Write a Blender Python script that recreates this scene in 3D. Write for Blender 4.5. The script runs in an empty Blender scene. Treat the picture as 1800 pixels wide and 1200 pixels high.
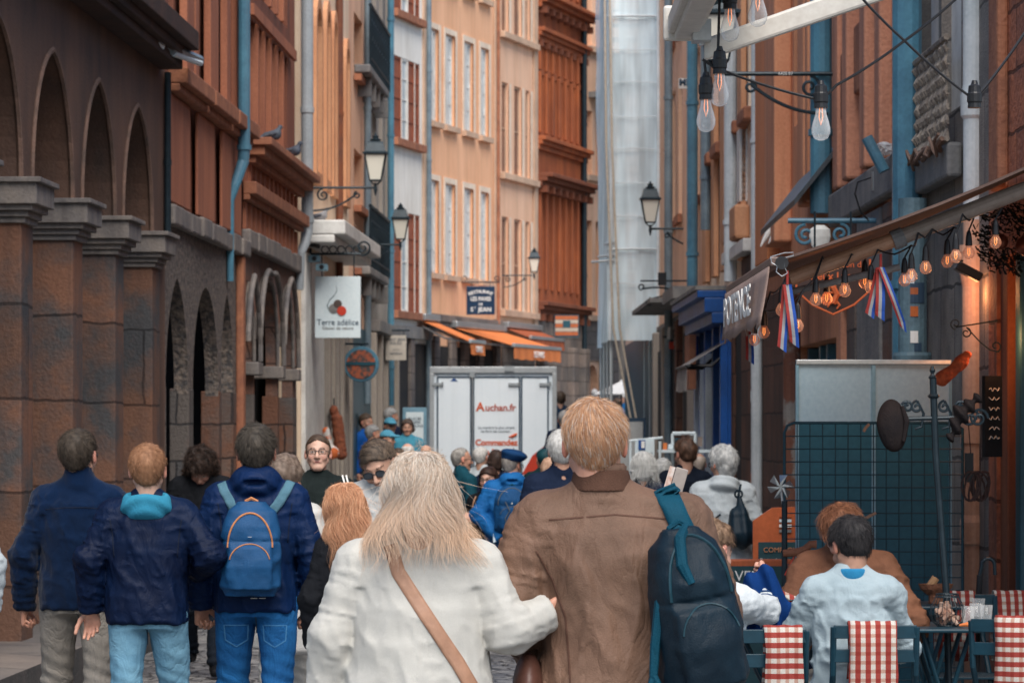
import bpy, bmesh, math, random
import numpy as np
from mathutils import Vector, Matrix, geometry
random.seed(7); RNG = np.random.RandomState(5)
SC = bpy.context.scene
COL = SC.collection
F = 6000.0; CX = 900.0; HY = 750.0; ZC = 1.65     # focal length in photo pixels, principal column, horizon row, eye height
R = math.radians
def W(px, py, Y):                                  # point of the place seen at a pixel of the photo, Y metres ahead
    return Vector(((px - CX) / F * Y, Y, ZC + (HY - py) / F * Y))

# ------------------------------------------------------------ materials
def nn(nt, t, **kw):
    n = nt.nodes.new(t)
    for k, v in kw.items(): setattr(n, k, v)
    return n
def rgba(c): return (c[0], c[1], c[2], 1.0)
MATS = {}
def surf(name, c1, c2=None, rough=.8, scale=2.0, stretch=1.0, bump=.15, bscale=40.0, metal=0.0, spec=.35, dirt=0.0,
         contrast=(.35, .65), bricks=None, brickc=None, fine=.25, alpha=None, trans=0.0, emit=None, estr=0.0, sheen=0.0, drip=0.0, dripc=(.03,.03,.03), sub=0.0, wave=None, world=False, crease=0.0, ctint=.0):
    if name in MATS: return MATS[name]
    m = bpy.data.materials.new(name); m.use_nodes = True; MATS[name] = m
    nt = m.node_tree; L = nt.links
    b = nt.nodes['Principled BSDF']
    if c2 is None: c2 = tuple(x * .72 for x in c1)
    if world:
        tc = nn(nt, 'ShaderNodeNewGeometry'); src = tc.outputs['Position']
    else:
        tc = nn(nt, 'ShaderNodeTexCoord'); src = tc.outputs['Object']
    mp = nn(nt, 'ShaderNodeMapping'); mp.inputs['Scale'].default_value = (1, 1, stretch); L.new(src, mp.inputs['Vector'])
    n1 = nn(nt, 'ShaderNodeTexNoise'); n1.inputs['Scale'].default_value = scale; n1.inputs['Detail'].default_value = 6; n1.inputs['Roughness'].default_value = .62
    L.new(mp.outputs[0], n1.inputs['Vector'])
    r1 = nn(nt, 'ShaderNodeValToRGB'); r1.color_ramp.elements[0].position = contrast[0]; r1.color_ramp.elements[1].position = contrast[1]
    r1.color_ramp.elements[0].color = rgba(c1); r1.color_ramp.elements[1].color = rgba(c2)
    L.new(n1.outputs[0], r1.inputs[0]); out = r1.outputs[0]
    n2 = nn(nt, 'ShaderNodeTexNoise'); n2.inputs['Scale'].default_value = bscale; n2.inputs['Detail'].default_value = 4
    L.new(src, n2.inputs['Vector'])
    if fine:
        mx = nn(nt, 'ShaderNodeMix', data_type='RGBA', blend_type='OVERLAY'); mx.inputs[0].default_value = fine
        L.new(out, mx.inputs[6]); L.new(n2.outputs[0], mx.inputs[7]); out = mx.outputs[2]
    hgt = n2.outputs[0]
    if bricks:
        w, h, mort = bricks
        sp = nn(nt, 'ShaderNodeSeparateXYZ'); L.new(src, sp.inputs[0])
        ad = nn(nt, 'ShaderNodeMath', operation='ADD'); L.new(sp.outputs[0], ad.inputs[0]); L.new(sp.outputs[1], ad.inputs[1])
        cb = nn(nt, 'ShaderNodeCombineXYZ'); L.new(ad.outputs[0], cb.inputs[0]); L.new(sp.outputs[2], cb.inputs[1])
        bt = nn(nt, 'ShaderNodeTexBrick'); bt.inputs['Scale'].default_value = 1.0; bt.inputs['Brick Width'].default_value = w; bt.inputs['Row Height'].default_value = h
        bt.inputs['Mortar Size'].default_value = mort; bt.inputs['Mortar Smooth'].default_value = .3; bt.inputs['Bias'].default_value = 0
        bt.inputs['Color1'].default_value = (.75, .75, .75, 1); bt.inputs['Color2'].default_value = rgba(brickc or (1.25, 1.1, 1.0)); bt.inputs['Mortar'].default_value = (.35, .33, .33, 1)
        nd = nn(nt, 'ShaderNodeTexNoise'); nd.inputs['Scale'].default_value = 5; L.new(src, nd.inputs['Vector'])
        vm = nn(nt, 'ShaderNodeVectorMath', operation='MULTIPLY_ADD'); vm.inputs[1].default_value = (.05, .05, 0); L.new(nd.outputs['Color'], vm.inputs[0]); L.new(cb.outputs[0], vm.inputs[2])
        L.new(vm.outputs[0], bt.inputs['Vector'])
        m2 = nn(nt, 'ShaderNodeMix', data_type='RGBA', blend_type='MULTIPLY'); m2.inputs[0].default_value = 1
        L.new(out, m2.inputs[6]); L.new(bt.outputs['Color'], m2.inputs[7]); out = m2.outputs[2]
        sb = nn(nt, 'ShaderNodeMath', operation='MULTIPLY_ADD'); sb.inputs[1].default_value = -1.5; L.new(bt.outputs['Fac'], sb.inputs[0]); L.new(hgt, sb.inputs[2]); hgt = sb.outputs[0]
    if drip:
        mp3 = nn(nt, 'ShaderNodeMapping'); mp3.inputs['Scale'].default_value = (9, 9, .35); L.new(src, mp3.inputs['Vector'])
        n3 = nn(nt, 'ShaderNodeTexNoise'); n3.inputs['Scale'].default_value = 1.0; n3.inputs['Detail'].default_value = 5; L.new(mp3.outputs[0], n3.inputs['Vector'])
        r3 = nn(nt, 'ShaderNodeMapRange'); r3.inputs[1].default_value = .48; r3.inputs[2].default_value = .72; r3.inputs[4].default_value = drip; L.new(n3.outputs[0], r3.inputs[0])
        m3 = nn(nt, 'ShaderNodeMix', data_type='RGBA'); L.new(r3.outputs[0], m3.inputs[0]); L.new(out, m3.inputs[6]); m3.inputs[7].default_value = rgba(dripc); out = m3.outputs[2]
    L.new(out, b.inputs['Base Color'])
    b.inputs['Roughness'].default_value = rough; b.inputs['Metallic'].default_value = metal; b.inputs['Specular IOR Level'].default_value = spec
    if trans: b.inputs['Transmission Weight'].default_value = trans
    if alpha is not None: b.inputs['Alpha'].default_value = alpha
    if sheen: b.inputs['Sheen Weight'].default_value = sheen
    if emit: b.inputs['Emission Color'].default_value = rgba(emit); b.inputs['Emission Strength'].default_value = estr
    if bump:
        bp = nn(nt, 'ShaderNodeBump'); bp.inputs['Strength'].default_value = bump; bp.inputs['Distance'].default_value = .02
        L.new(hgt, bp.inputs['Height']); last = bp.outputs[0]
        if crease:
            nw = nn(nt, 'ShaderNodeTexNoise'); nw.inputs['Scale'].default_value = 6; nw.inputs['Detail'].default_value = 3; nw.inputs['Distortion'].default_value = 1.2
            mpw = nn(nt, 'ShaderNodeMapping'); mpw.inputs['Scale'].default_value = (1.6, 1.6, .8); mpw.inputs['Rotation'].default_value = (.3, .5, 0); L.new(src, mpw.inputs[0]); L.new(mpw.outputs[0], nw.inputs['Vector'])
            m1 = nn(nt, 'ShaderNodeMath', operation='MULTIPLY_ADD'); m1.inputs[1].default_value = 2; m1.inputs[2].default_value = -1; L.new(nw.outputs[0], m1.inputs[0])
            m2_ = nn(nt, 'ShaderNodeMath', operation='ABSOLUTE'); L.new(m1.outputs[0], m2_.inputs[0]); m3_ = nn(nt, 'ShaderNodeMath', operation='POWER'); m3_.inputs[1].default_value = .6; L.new(m2_.outputs[0], m3_.inputs[0])
            b2 = nn(nt, 'ShaderNodeBump'); b2.inputs['Strength'].default_value = crease; b2.inputs['Distance'].default_value = .03; b2.invert = False
            L.new(m3_.outputs[0], b2.inputs['Height']); L.new(last, b2.inputs['Normal']); last = b2.outputs[0]
        L.new(last, b.inputs['Normal'])
    return m
def vcol(name, rough=.6, bump=.1, bscale=200., spec=.3, sheen=0., sub=0.):   # colour from the mesh attribute 'Col'
    if name in MATS: return MATS[name]
    m = bpy.data.materials.new(name); m.use_nodes = True; MATS[name] = m
    nt = m.node_tree; b = nt.nodes['Principled BSDF']
    a = nn(nt, 'ShaderNodeAttribute'); a.attribute_name = 'Col'
    nt.links.new(a.outputs['Color'], b.inputs['Base Color'])
    b.inputs['Roughness'].default_value = rough; b.inputs['Specular IOR Level'].default_value = spec
    if sheen: b.inputs['Sheen Weight'].default_value = sheen
    if sub: b.inputs['Subsurface Weight'].default_value = sub; b.inputs['Subsurface Radius'].default_value = (.012, .005, .003); b.inputs['Subsurface Scale'].default_value = 1.0
    if bump:
        tc = nn(nt, 'ShaderNodeTexCoord'); n = nn(nt, 'ShaderNodeTexNoise'); n.inputs['Scale'].default_value = bscale
        nt.links.new(tc.outputs['Object'], n.inputs['Vector'])
        bp = nn(nt, 'ShaderNodeBump'); bp.inputs['Strength'].default_value = bump; bp.inputs['Distance'].default_value = .004
        nt.links.new(n.outputs[0], bp.inputs['Height']); nt.links.new(bp.outputs[0], b.inputs['Normal'])
    return m

# ------------------------------------------------------------ objects
def tag(o, label=None, cat=None, group=None, kind=None):
    if label: o['label'] = label
    if cat: o['category'] = cat
    if group: o['group'] = group
    if kind: o['kind'] = kind
    return o
def thing(name, label, cat, loc=(0, 0, 0), rz=0.0, group=None):
    o = bpy.data.objects.new(name, None); COL.objects.link(o)
    o.location = loc; o.rotation_euler = (0, 0, rz); o.empty_display_size = .2
    return tag(o, label, cat, group)
def link(name, me, mat=None, parent=None, smooth=False):
    o = bpy.data.objects.new(name, me); COL.objects.link(o)
    if mat is not None and not me.materials:
        for mm in (mat if isinstance(mat, (list, tuple)) else [mat]): me.materials.append(mm)
    if smooth: me.shade_smooth()
    if parent is not None: o.parent = parent
    return o
def obj(name, bm, mat, parent=None, smooth=False, bevel=0.0):
    me = bpy.data.meshes.new(name)
    bmesh.ops.recalc_face_normals(bm, faces=bm.faces)
    bm.to_mesh(me); bm.free()
    o = link(name, me, mat, parent, smooth)
    if bevel:
        md = o.modifiers.new('b', 'BEVEL'); md.width = bevel; md.segments = 2; md.limit_method = 'ANGLE'
    return o
def copy_tree(o, parent=None):
    c = o.copy(); COL.objects.link(c)
    if parent is not None: c.parent = parent
    for ch in list(o.children): copy_tree(ch, c)
    return c
def B(): return bmesh.new()
def box(bm, x0, x1, y0, y1, z0, z1, mi=0, M=None):
    v = [bm.verts.new(((x0, x1)[i & 1], (y0, y1)[(i >> 1) & 1], (z0, z1)[i >> 2])) for i in range(8)]
    if M is not None:
        for q in v: q.co = M @ q.co
    for f in ((0, 1, 3, 2), (4, 6, 7, 5), (0, 4, 5, 1), (2, 3, 7, 6), (0, 2, 6, 4), (1, 5, 7, 3)):
        fc = bm.faces.new([v[i] for i in f]); fc.material_index = mi
    return v
def obox(bm, c, sx, sy, sz, mi=0, M=None): return box(bm, c[0]-sx/2, c[0]+sx/2, c[1]-sy/2, c[1]+sy/2, c[2]-sz/2, c[2]+sz/2, mi, M)
def quad(bm, pts, mi=0):
    f = bm.faces.new([bm.verts.new(p) for p in pts]); f.material_index = mi; return f
def tube(bm, pts, r, n=8, caps=True, mi=0, flat=None):
    pts = [Vector(p) for p in pts]; rs = r if isinstance(r, (list, tuple)) else [r] * len(pts)
    prev = None; rings = []
    for i, p in enumerate(pts):
        d = (pts[min(i + 1, len(pts) - 1)] - pts[max(i - 1, 0)])
        if d.length < 1e-9: d = Vector((0, 0, 1))
        d.normalize()
        if prev is None:
            u = d.orthogonal().normalized()
        else:
            u = prev - d * prev.dot(d)
            u = u.normalized() if u.length > 1e-6 else d.orthogonal().normalized()
        prev = u; w = d.cross(u)
        rings.append([bm.verts.new(p + (u * math.cos(2 * math.pi * k / n) + w * math.sin(2 * math.pi * k / n)) * rs[i]) for k in range(n)])
    for a, b in zip(rings, rings[1:]):
        for k in range(n):
            f = bm.faces.new((a[k], a[(k + 1) % n], b[(k + 1) % n], b[k])); f.material_index = mi
    if caps and n > 2:
        f = bm.faces.new(rings[0][::-1]); f.material_index = mi
        f = bm.faces.new(rings[-1]); f.material_index = mi
def lathe(bm, prof, c=(0, 0, 0), n=16, mi=0, a0=0.0, sx=1, sy=1):
    rings = []
    for r, z in prof:
        rings.append([bm.verts.new((c[0] + r * sx * math.cos(a0 + 2 * math.pi * k / n), c[1] + r * sy * math.sin(a0 + 2 * math.pi * k / n), c[2] + z)) for k in range(n)])
    for a, b in zip(rings, rings[1:]):
        for k in range(n):
            f = bm.faces.new((a[k], a[(k + 1) % n], b[(k + 1) % n], b[k])); f.material_index = mi
    f = bm.faces.new(rings[0][::-1]); f.material_index = mi
    f = bm.faces.new(rings[-1]); f.material_index = mi
def arc(c, r, a0, a1, n=12, plane='xz', r1=None):
    out = []
    for i in range(n + 1):
        t = i / n; a = R(a0 + (a1 - a0) * t); rr = r + ((r1 if r1 is not None else r) - r) * t
        x, y = rr * math.cos(a), rr * math.sin(a)
        out.append(Vector((c[0] + x, c[1], c[2] + y)) if plane == 'xz' else Vector((c[0] + x, c[1] + y, c[2])))
    return out
def poly_prism(bm, loops, y0, y1, mi=0):
    """outer loop + holes in (s, z); extruded between y0 (front) and y1 (back)."""
    vec = [[Vector((p[0], p[1], 0)) for p in lp] for lp in loops]
    tris = geometry.tessellate_polygon(vec)
    flat = [p for lp in loops for p in lp]
    vf = [bm.verts.new((p[0], y0, p[1])) for p in flat]; vb = [bm.verts.new((p[0], y1, p[1])) for p in flat]
    for t in tris:
        if len(set(t)) < 3: continue
        try:
            f = bm.faces.new([vf[i] for i in t]); f.material_index = mi
            f = bm.faces.new([vb[i] for i in reversed(t)]); f.material_index = mi
        except ValueError: pass
    k = 0
    for lp in loops:
        n = len(lp)
        for i in range(n):
            a, b = k + i, k + (i + 1) % n
            f = bm.faces.new((vf[a], vf[b], vb[b], vb[a])); f.material_index = mi
        k += n
def rect(s0, s1, z0, z1): return [(s0, z0), (s1, z0), (s1, z1), (s0, z1)]
def pointed(s0, s1, z0, zs, za, n=9):
    """opening with jambs from z0 to spring zs and a pointed head at za"""
    w = (s1 - s0) / 2; h = za - zs; Rr = (w * w + h * h) / (2 * w); c = (s0 + s1) / 2
    pts = [(s0, z0), (s1, z0)]
    amax = math.asin(min(1, h / Rr)) if Rr >= w else math.pi / 2
    right = [(s1 - Rr + Rr * math.cos(amax * i / n), zs + Rr * math.sin(amax * i / n)) for i in range(n + 1)]
    right[-1] = (c, za)
    left = [(2 * c - x, z) for x, z in reversed(right[:-1])]
    return pts + right + left
def arched(s0, s1, z0, zs, rise, n=10):
    c = (s0 + s1) / 2; w = (s1 - s0) / 2
    return [(s0, z0), (s1, z0)] + [(c + w * math.cos(math.pi * i / n), zs + rise * math.sin(math.pi * i / n)) for i in range(n + 1)]

def text(name, s, mat, parent, loc, size, rot=(math.pi / 2, 0, 0), ext=.002, align='CENTER', sx=1.0, world=None, sp=1.0, bold=0.0):
    cu = bpy.data.curves.new('t', 'FONT'); cu.body = s; cu.size = size; cu.align_x = align; cu.align_y = 'CENTER'; cu.extrude = ext; cu.space_character = sp; cu.offset = bold
    cu.resolution_u = 3
    t = bpy.data.objects.new('t', cu); COL.objects.link(t)
    dg = bpy.context.evaluated_depsgraph_get(); dg.update()
    me = bpy.data.meshes.new_from_object(t.evaluated_get(dg)); bpy.data.objects.remove(t)
    o = link(name, me, None, parent); me.materials.clear(); me.materials.append(mat)
    o.location = loc; o.rotation_euler = rot; o.scale = (sx, 1, 1)
    return o

# ------------------------------------------------------------ facades
class Facade:
    """A house front between two plan points; local X runs along it, Z up, local -Y faces the street."""
    def __init__(f, name, label, A, B_, H, cat='building', z0=0.0):
        f.A = Vector(A); f.B = Vector(B_); d = f.B - f.A; f.L = d.length; f.d = d.normalized(); f.n = Vector((f.d.y, -f.d.x)); f.H = H
        f.rz = math.atan2(f.d.y, f.d.x)
        f.t = thing(name, label, cat, (f.A.x, f.A.y, 0), f.rz)
        f.holes = []; f.trim = B(); f.M = Matrix.Translation((f.A.x, f.A.y, 0)) @ Matrix.Rotation(f.rz, 4, 'Z')
    def s(f, px, out=0.0):
        k = (px - CX) / F; A = f.A + f.n * out
        return (k * A.y - A.x) / (f.d.x - k * f.d.y)
    def Y(f, px, out=0.0): return (f.A + f.n * out).y + f.s(px, out) * f.d.y
    def z(f, px, py, out=0.0): return ZC + (HY - py) / F * f.Y(px, out)
    def wall(f, mat, t=.35, core=3.0, corem=None, z0=0.0, cy=None):
        bm = B(); poly_prism(bm, [rect(0, f.L, z0, f.H)] + f.holes, 0, t)
        o = obj('wall', bm, mat, f.t)
        bm = B(); box(bm, 0.01, f.L - .01, (cy if cy else t + .25), core, 0, f.H - .02)
        obj('back_wall', bm, corem or M_dark, f.t)
        return o
    def boxes(f, name, lst, mat, bevel=0.0):      # (s0,s1,out,in,z0,z1)
        if name in ('corbel', 'pilaster', 'stone_post', 'shop_post', 'sticker', 'doorway', 'pale_strip', 'surround', 'rib', 'wall_block') and len(lst) > 1:
            for q in lst: o = f.boxes(name, [q], mat, bevel)
            return o
        bm = B()
        for s0, s1, o, i, z0, z1 in lst: box(bm, s0, s1, -o, i, z0, min(z1, f.H + .05))
        return obj(name, bm, mat, f.t, bevel=bevel)
    def window(f, s0, s1, z0, z1, depth=.22, fm=None, pm=None, bars=(1, 3), fw=.05, hole=True, name='window', nopane=False, shut=None):
        if hole: f.holes.append(rect(s0, s1, z0, z1))
        bm = B(); y0, y1 = depth, depth + .05
        a, b, c, d = s0 + .003, s1 - .003, z0 + .003, z1 - .003
        box(bm, a, a + fw, y0, y1, c, d); box(bm, b - fw, b, y0, y1, c, d)
        box(bm, a + fw, b - fw, y0, y1, c, c + fw); box(bm, a + fw, b - fw, y0, y1, d - fw, d)
        nx, nz = bars
        for i in range(1, nx + 1):
            x = a + (b - a) * i / (nx + 1); box(bm, x - .02, x + .02, y0 + .004, y1 - .004, c + fw, d - fw)
        for i in range(1, nz + 1):
            z = c + (d - c) * i / (nz + 1); box(bm, a + fw, b - fw, y0 + .008, y1 - .008, z - .013, z + .013)
        w = obj(name, bm, fm or M_white, f.t)
        if not nopane:
            bm = B(); box(bm, a + fw, b - fw, y0 + .025, y0 + .03, c + fw, d - fw); obj('pane', bm, pm or M_pane, w)
        if shut is not None:
            bm = B(); q = (b - a) * .46
            for x0 in (a, b - q):
                for k in range(int((d - c) / .07)):
                    box(bm, x0 + .03, x0 + q - .03, y0 - .035, y0 - .02, c + .02 + k * .07, c + .075 + k * .07)
                box(bm, x0, x0 + .03, y0 - .05, y0 - .01, c, d); box(bm, x0 + q - .03, x0 + q, y0 - .05, y0 - .01, c, d)
                box(bm, x0 + .03, x0 + q - .03, y0 - .015, y0 - .008, c, d)
            obj('shutter', bm, shut, w)
        return w
    def pipe(f, px, z0, z1, r=.05, out=.1, mat=None, rings=(), name='drainpipe', s=None):
        s = f.s(px, out) if s is None else s; z1 = min(z1, f.H)
        bm = B(); tube(bm, [(s, -out, z0), (s, -out, z1)], r, 12)
        k = z0 + .6
        while k < z1: 
            tube(bm, [(s, -out, k), (s, -out, k + .05)], r * 1.18, 12); k += 1.9
        return obj(name, bm, mat or M_pipe, f.t, smooth=False)
# ------------------------------------------------------------ implicit surfaces, meshed with surface nets
_T = RNG.rand(32, 32, 32).astype(np.float32)
def vnoise(X, Y, Z, f=1.0, o=0.0):
    x, y, z = X * f + o + 100, Y * f + o * 1.7 + 100, Z * f + o * .3 + 100
    xi, yi, zi = np.floor(x).astype(int), np.floor(y).astype(int), np.floor(z).astype(int)
    fx, fy, fz = x - xi, y - yi, z - zi
    fx, fy, fz = fx * fx * (3 - 2 * fx), fy * fy * (3 - 2 * fy), fz * fz * (3 - 2 * fz)
    g = lambda a, b, c: _T[(xi + a) % 32, (yi + b) % 32, (zi + c) % 32]
    l = lambda a, b, t: a + (b - a) * t
    return l(l(l(g(0,0,0), g(1,0,0), fx), l(g(0,1,0), g(1,1,0), fx), fy), l(l(g(0,0,1), g(1,0,1), fx), l(g(0,1,1), g(1,1,1), fx), fy), fz)
def sd_rc(X, Y, Z, a, b, ra, rb):
    ax, ay, az = a; bx_, by, bz = b[0]-ax, b[1]-ay, b[2]-az
    L2 = bx_*bx_ + by*by + bz*bz + 1e-12
    t = np.clip(((X-ax)*bx_ + (Y-ay)*by + (Z-az)*bz) / L2, 0, 1)
    return np.sqrt((X-ax-t*bx_)**2 + (Y-ay-t*by)**2 + (Z-az-t*bz)**2) - (ra + (rb-ra)*t)
def sd_el(X, Y, Z, c, r):
    k0 = np.sqrt(((X-c[0])/r[0])**2 + ((Y-c[1])/r[1])**2 + ((Z-c[2])/r[2])**2)
    k1 = np.sqrt(((X-c[0])/r[0]**2)**2 + ((Y-c[1])/r[1]**2)**2 + ((Z-c[2])/r[2]**2)**2) + 1e-9
    return k0*(k0-1)/k1
def smin(a, b, k):
    h = np.clip(.5 + .5*(b-a)/k, 0, 1); return b + (a-b)*h - k*h*(1-h)
def smax(a, b, k): return -smin(-a, -b, k)
def loft(X, Y, Z, st, p=2.4):
    """st: list of (z, xc, yc, rx, ry) bottom to top"""
    zs = [s[0] for s in st]
    I = lambda i: np.interp(Z, zs, [s[i] for s in st])
    xc, yc, rx, ry = I(1), I(2), I(3), I(4)
    d = ((np.abs(X-xc)/rx)**p + (np.abs(Y-yc)/ry)**p)**(1/p)
    d = (d-1)*np.minimum(rx, ry)
    return np.maximum(d, np.maximum(zs[0]-Z, Z-zs[-1]))
def snet(f, lo, hi, h, name='m', col=None):
    lo = np.array(lo, float); n = np.ceil((np.array(hi)-lo)/h).astype(int)+1
    ax = [lo[i]+h*np.arange(n[i]) for i in range(3)]
    X, Y, Z = np.meshgrid(*ax, indexing='ij')
    V = f(X, Y, Z).astype(np.float64)
    V[0], V[-1], V[:, 0], V[:, -1], V[:, :, 0], V[:, :, -1] = 1, 1, 1, 1, 1, 1
    V = np.where(np.abs(V) < 1e-9, 1e-9, V)
    S = V < 0
    c = np.zeros(tuple(n-1), int)
    offs = [(a, b, d) for a in (0, 1) for b in (0, 1) for d in (0, 1)]
    sl = lambda o: tuple(slice(o[i], n[i]-1+o[i]) for i in range(3))
    for o in offs: c += S[sl(o)]
    act = (c > 0) & (c < 8)
    idx = -np.ones(act.shape, int); A = np.argwhere(act); idx[act] = np.arange(len(A))
    P = np.zeros((len(A), 3)); C = np.zeros(len(A))
    for a in offs:
        for k in range(3):
            if a[k]: continue
            b = list(a); b[k] = 1
            va = V[A[:, 0]+a[0], A[:, 1]+a[1], A[:, 2]+a[2]]; vb = V[A[:, 0]+b[0], A[:, 1]+b[1], A[:, 2]+b[2]]
            m = (va < 0) != (vb < 0); t = np.where(m, va/(va-vb+1e-30), 0)
            q = np.array(a, float)[None, :].repeat(len(A), 0); q[:, k] = t
            P[m] += q[m]; C[m] += 1
    P = lo + (A + P/np.maximum(C, 1)[:, None])*h
    quads = []
    for k in range(3):
        u, v = (k+1) % 3, (k+2) % 3
        a = [slice(None)]*3; a[k] = slice(0, n[k]-1); b = [slice(None)]*3; b[k] = slice(1, n[k])
        s0, s1 = S[tuple(a)], S[tuple(b)]
        E = np.argwhere(s0 != s1); E = E[(E[:, u] > 0) & (E[:, v] > 0) & (E[:, u] < n[u]-1) & (E[:, v] < n[v]-1)]
        fl = s0[E[:, 0], E[:, 1], E[:, 2]]
        def g(du, dv):
            q = E.copy(); q[:, u] -= du; q[:, v] -= dv; return idx[q[:, 0], q[:, 1], q[:, 2]]
        Q = np.stack([g(0, 0), g(1, 0), g(1, 1), g(0, 1)], 1)
        Q = np.where(fl[:, None], Q, Q[:, ::-1]); quads.append(Q)
    Q = np.concatenate(quads); Q = Q[(Q >= 0).all(1)]
    if col is not None: return P, Q
    return npmesh(name, P, Q)
def npmesh(name, P, Q, cols=None, smooth=True):
    me = bpy.data.meshes.new(name)
    P = np.asarray(P, np.float32); Q = np.asarray(Q, np.int32); k = Q.shape[1]
    me.vertices.add(len(P)); me.vertices.foreach_set('co', P.ravel())
    me.loops.add(Q.size); me.loops.foreach_set('vertex_index', Q.ravel())
    me.polygons.add(len(Q)); me.polygons.foreach_set('loop_start', np.arange(0, Q.size, k, dtype=np.int32))
    me.update(calc_edges=True)
    if smooth: me.polygons.foreach_set('use_smooth', np.ones(len(Q), bool))
    if cols is not None:
        at = me.color_attributes.new('Col', 'FLOAT_COLOR', 'POINT')
        c4 = np.ones((len(P), 4), np.float32); c4[:, :3] = cols; at.data.foreach_set('color', c4.ravel())
    return me
def rotm(yaw=0, pitch=0, roll=0):      # degrees; yaw + = to own left, pitch + = looks down, roll + = tilts to own right
    return (Matrix.Rotation(R(yaw), 3, 'Z') @ Matrix.Rotation(R(-pitch), 3, 'X') @ Matrix.Rotation(R(roll), 3, 'Y'))
def tolocal(X, Y, Z, Mx, o):
    m = np.array(Mx.transposed()); x, y, z = X-o[0], Y-o[1], Z-o[2]
    return m[0, 0]*x+m[0, 1]*y+m[0, 2]*z, m[1, 0]*x+m[1, 1]*y+m[1, 2]*z, m[2, 0]*x+m[2, 1]*y+m[2, 2]*z

# ------------------------------------------------------------ heads, hands
def head_sdf(x, y, z, k=1.0, old=False, mouth=0):
    d = sd_el(x, y, z, (0, -.014, .036), (.076, .097, .084))
    d = smin(d, sd_el(x, y, z, (0, .028, -.03), (.060, .060, .085)), .03)
    d = smin(d, sd_el(x, y, z, (0, .064, -.096), (.026, .024, .020)), .028)
    for s in (-1, 1):
        d = smin(d, sd_rc(x, y, z, (s*.054, .0, -.045), (s*.02, .06, -.098), .018, .016), .02)
        d = smin(d, sd_el(x, y, z, (s*.040, .062, -.028), (.022, .022, .02)), .02)      # cheek
        d = smax(d, -sd_el(x, y, z, (s*.031, .104, .004), (.019, .022, .013)), .012)      # socket
        d = smin(d, sd_el(x, y, z, (s*.031, .077, .003), (.0135, .0135, .0125)), .003)   # eyeball
        ear = sd_el(x, y, z, (s*.082, -.008, -.004), (.011, .019, .032)); ear = smax(ear, -sd_el(x, y, z, (s*.092, .0, .0), (.009, .010, .018)), .006)
        d = smin(d, ear, .008)
        d = smin(d, sd_el(x, y, z, (s*.013, .096, -.036), (.009, .010, .008)), .008)
    d = smin(d, sd_rc(x, y, z, (-.03, .082, .026), (.03, .082, .026), .010, .010), .014)
    d = smin(d, sd_rc(x, y, z, (0, .088, .012), (0, .111, -.032), .0075, .0115), .012)
    d = smin(d, sd_rc(x, y, z, (-.018, .083, -.062), (.018, .083, -.062), .008, .008), .010)
    d = smax(d, -sd_rc(x, y, z, (-.022, .092, -.0625), (.022, .092, -.0625), .0022, .0022), .003)
    return d
def skin_cols(L, skin, mouth=0, beard=0, gl=False):
    x, y, z = L[:, 0], L[:, 1], L[:, 2]
    c = np.array(skin)[None, :].repeat(len(L), 0)
    ch = np.exp(-(((np.abs(x)-.042)/.02)**2 + ((z+.03)/.02)**2)) * (y > .04); c = c * (1 + ch[:, None]*np.array([.12, -.08, -.08]))
    er = np.clip((np.abs(x)-.074)/.008, 0, 1)*(z > -.05); c = c*(1+er[:, None]*np.array([.15, -.12, -.12]))
    lip = np.exp(-((x/.022)**4 + ((z+.0625)/.0075)**4)) * (y > .075)*.8; c = c*(1-lip[:, None]) + np.array([.38, .14, .12])*lip[:, None]
    if mouth: m = np.exp(-((x/.017)**4+((z+.064)/.0050)**4))*(y > .07); c = c*(1-m[:, None]) + np.array([.16, .03, .03])*m[:, None]
    for s in (-1, 1):
        rr = (((x-s*.031)/.0125)**2 + ((z-.003)/.0062)**2); e = ((rr < 1) & (y > .078)); c[e] = (.50, .46, .43)
        ir = ((x-s*.031)**2+(z-.003)**2 < .0056**2) & (y > .078); c[ir] = (.05, .04, .03)
        rim = ((rr >= 1) & (rr < 1.7) & (y > .07) & (z > .001)); c[rim] = np.array(skin)*.35
        br = (np.abs(np.abs(x)-.032) < .017) & (np.abs(z-.027-.004*np.sin((np.abs(x)-.015)*90)) < .004) & (y > .06); c[br] = np.array(skin)*.25
    if beard: bm_ = np.clip((-z-.035)/.02, 0, 1)*(y > .0)*np.clip(1-np.abs(x)*0, 0, 1); c = c*(1-(bm_*beard)[:, None]*.7)
    n = vnoise(x, y, z, 60)[:, None]; return np.clip(c*(.9+.2*n), 0, 1)
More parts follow.
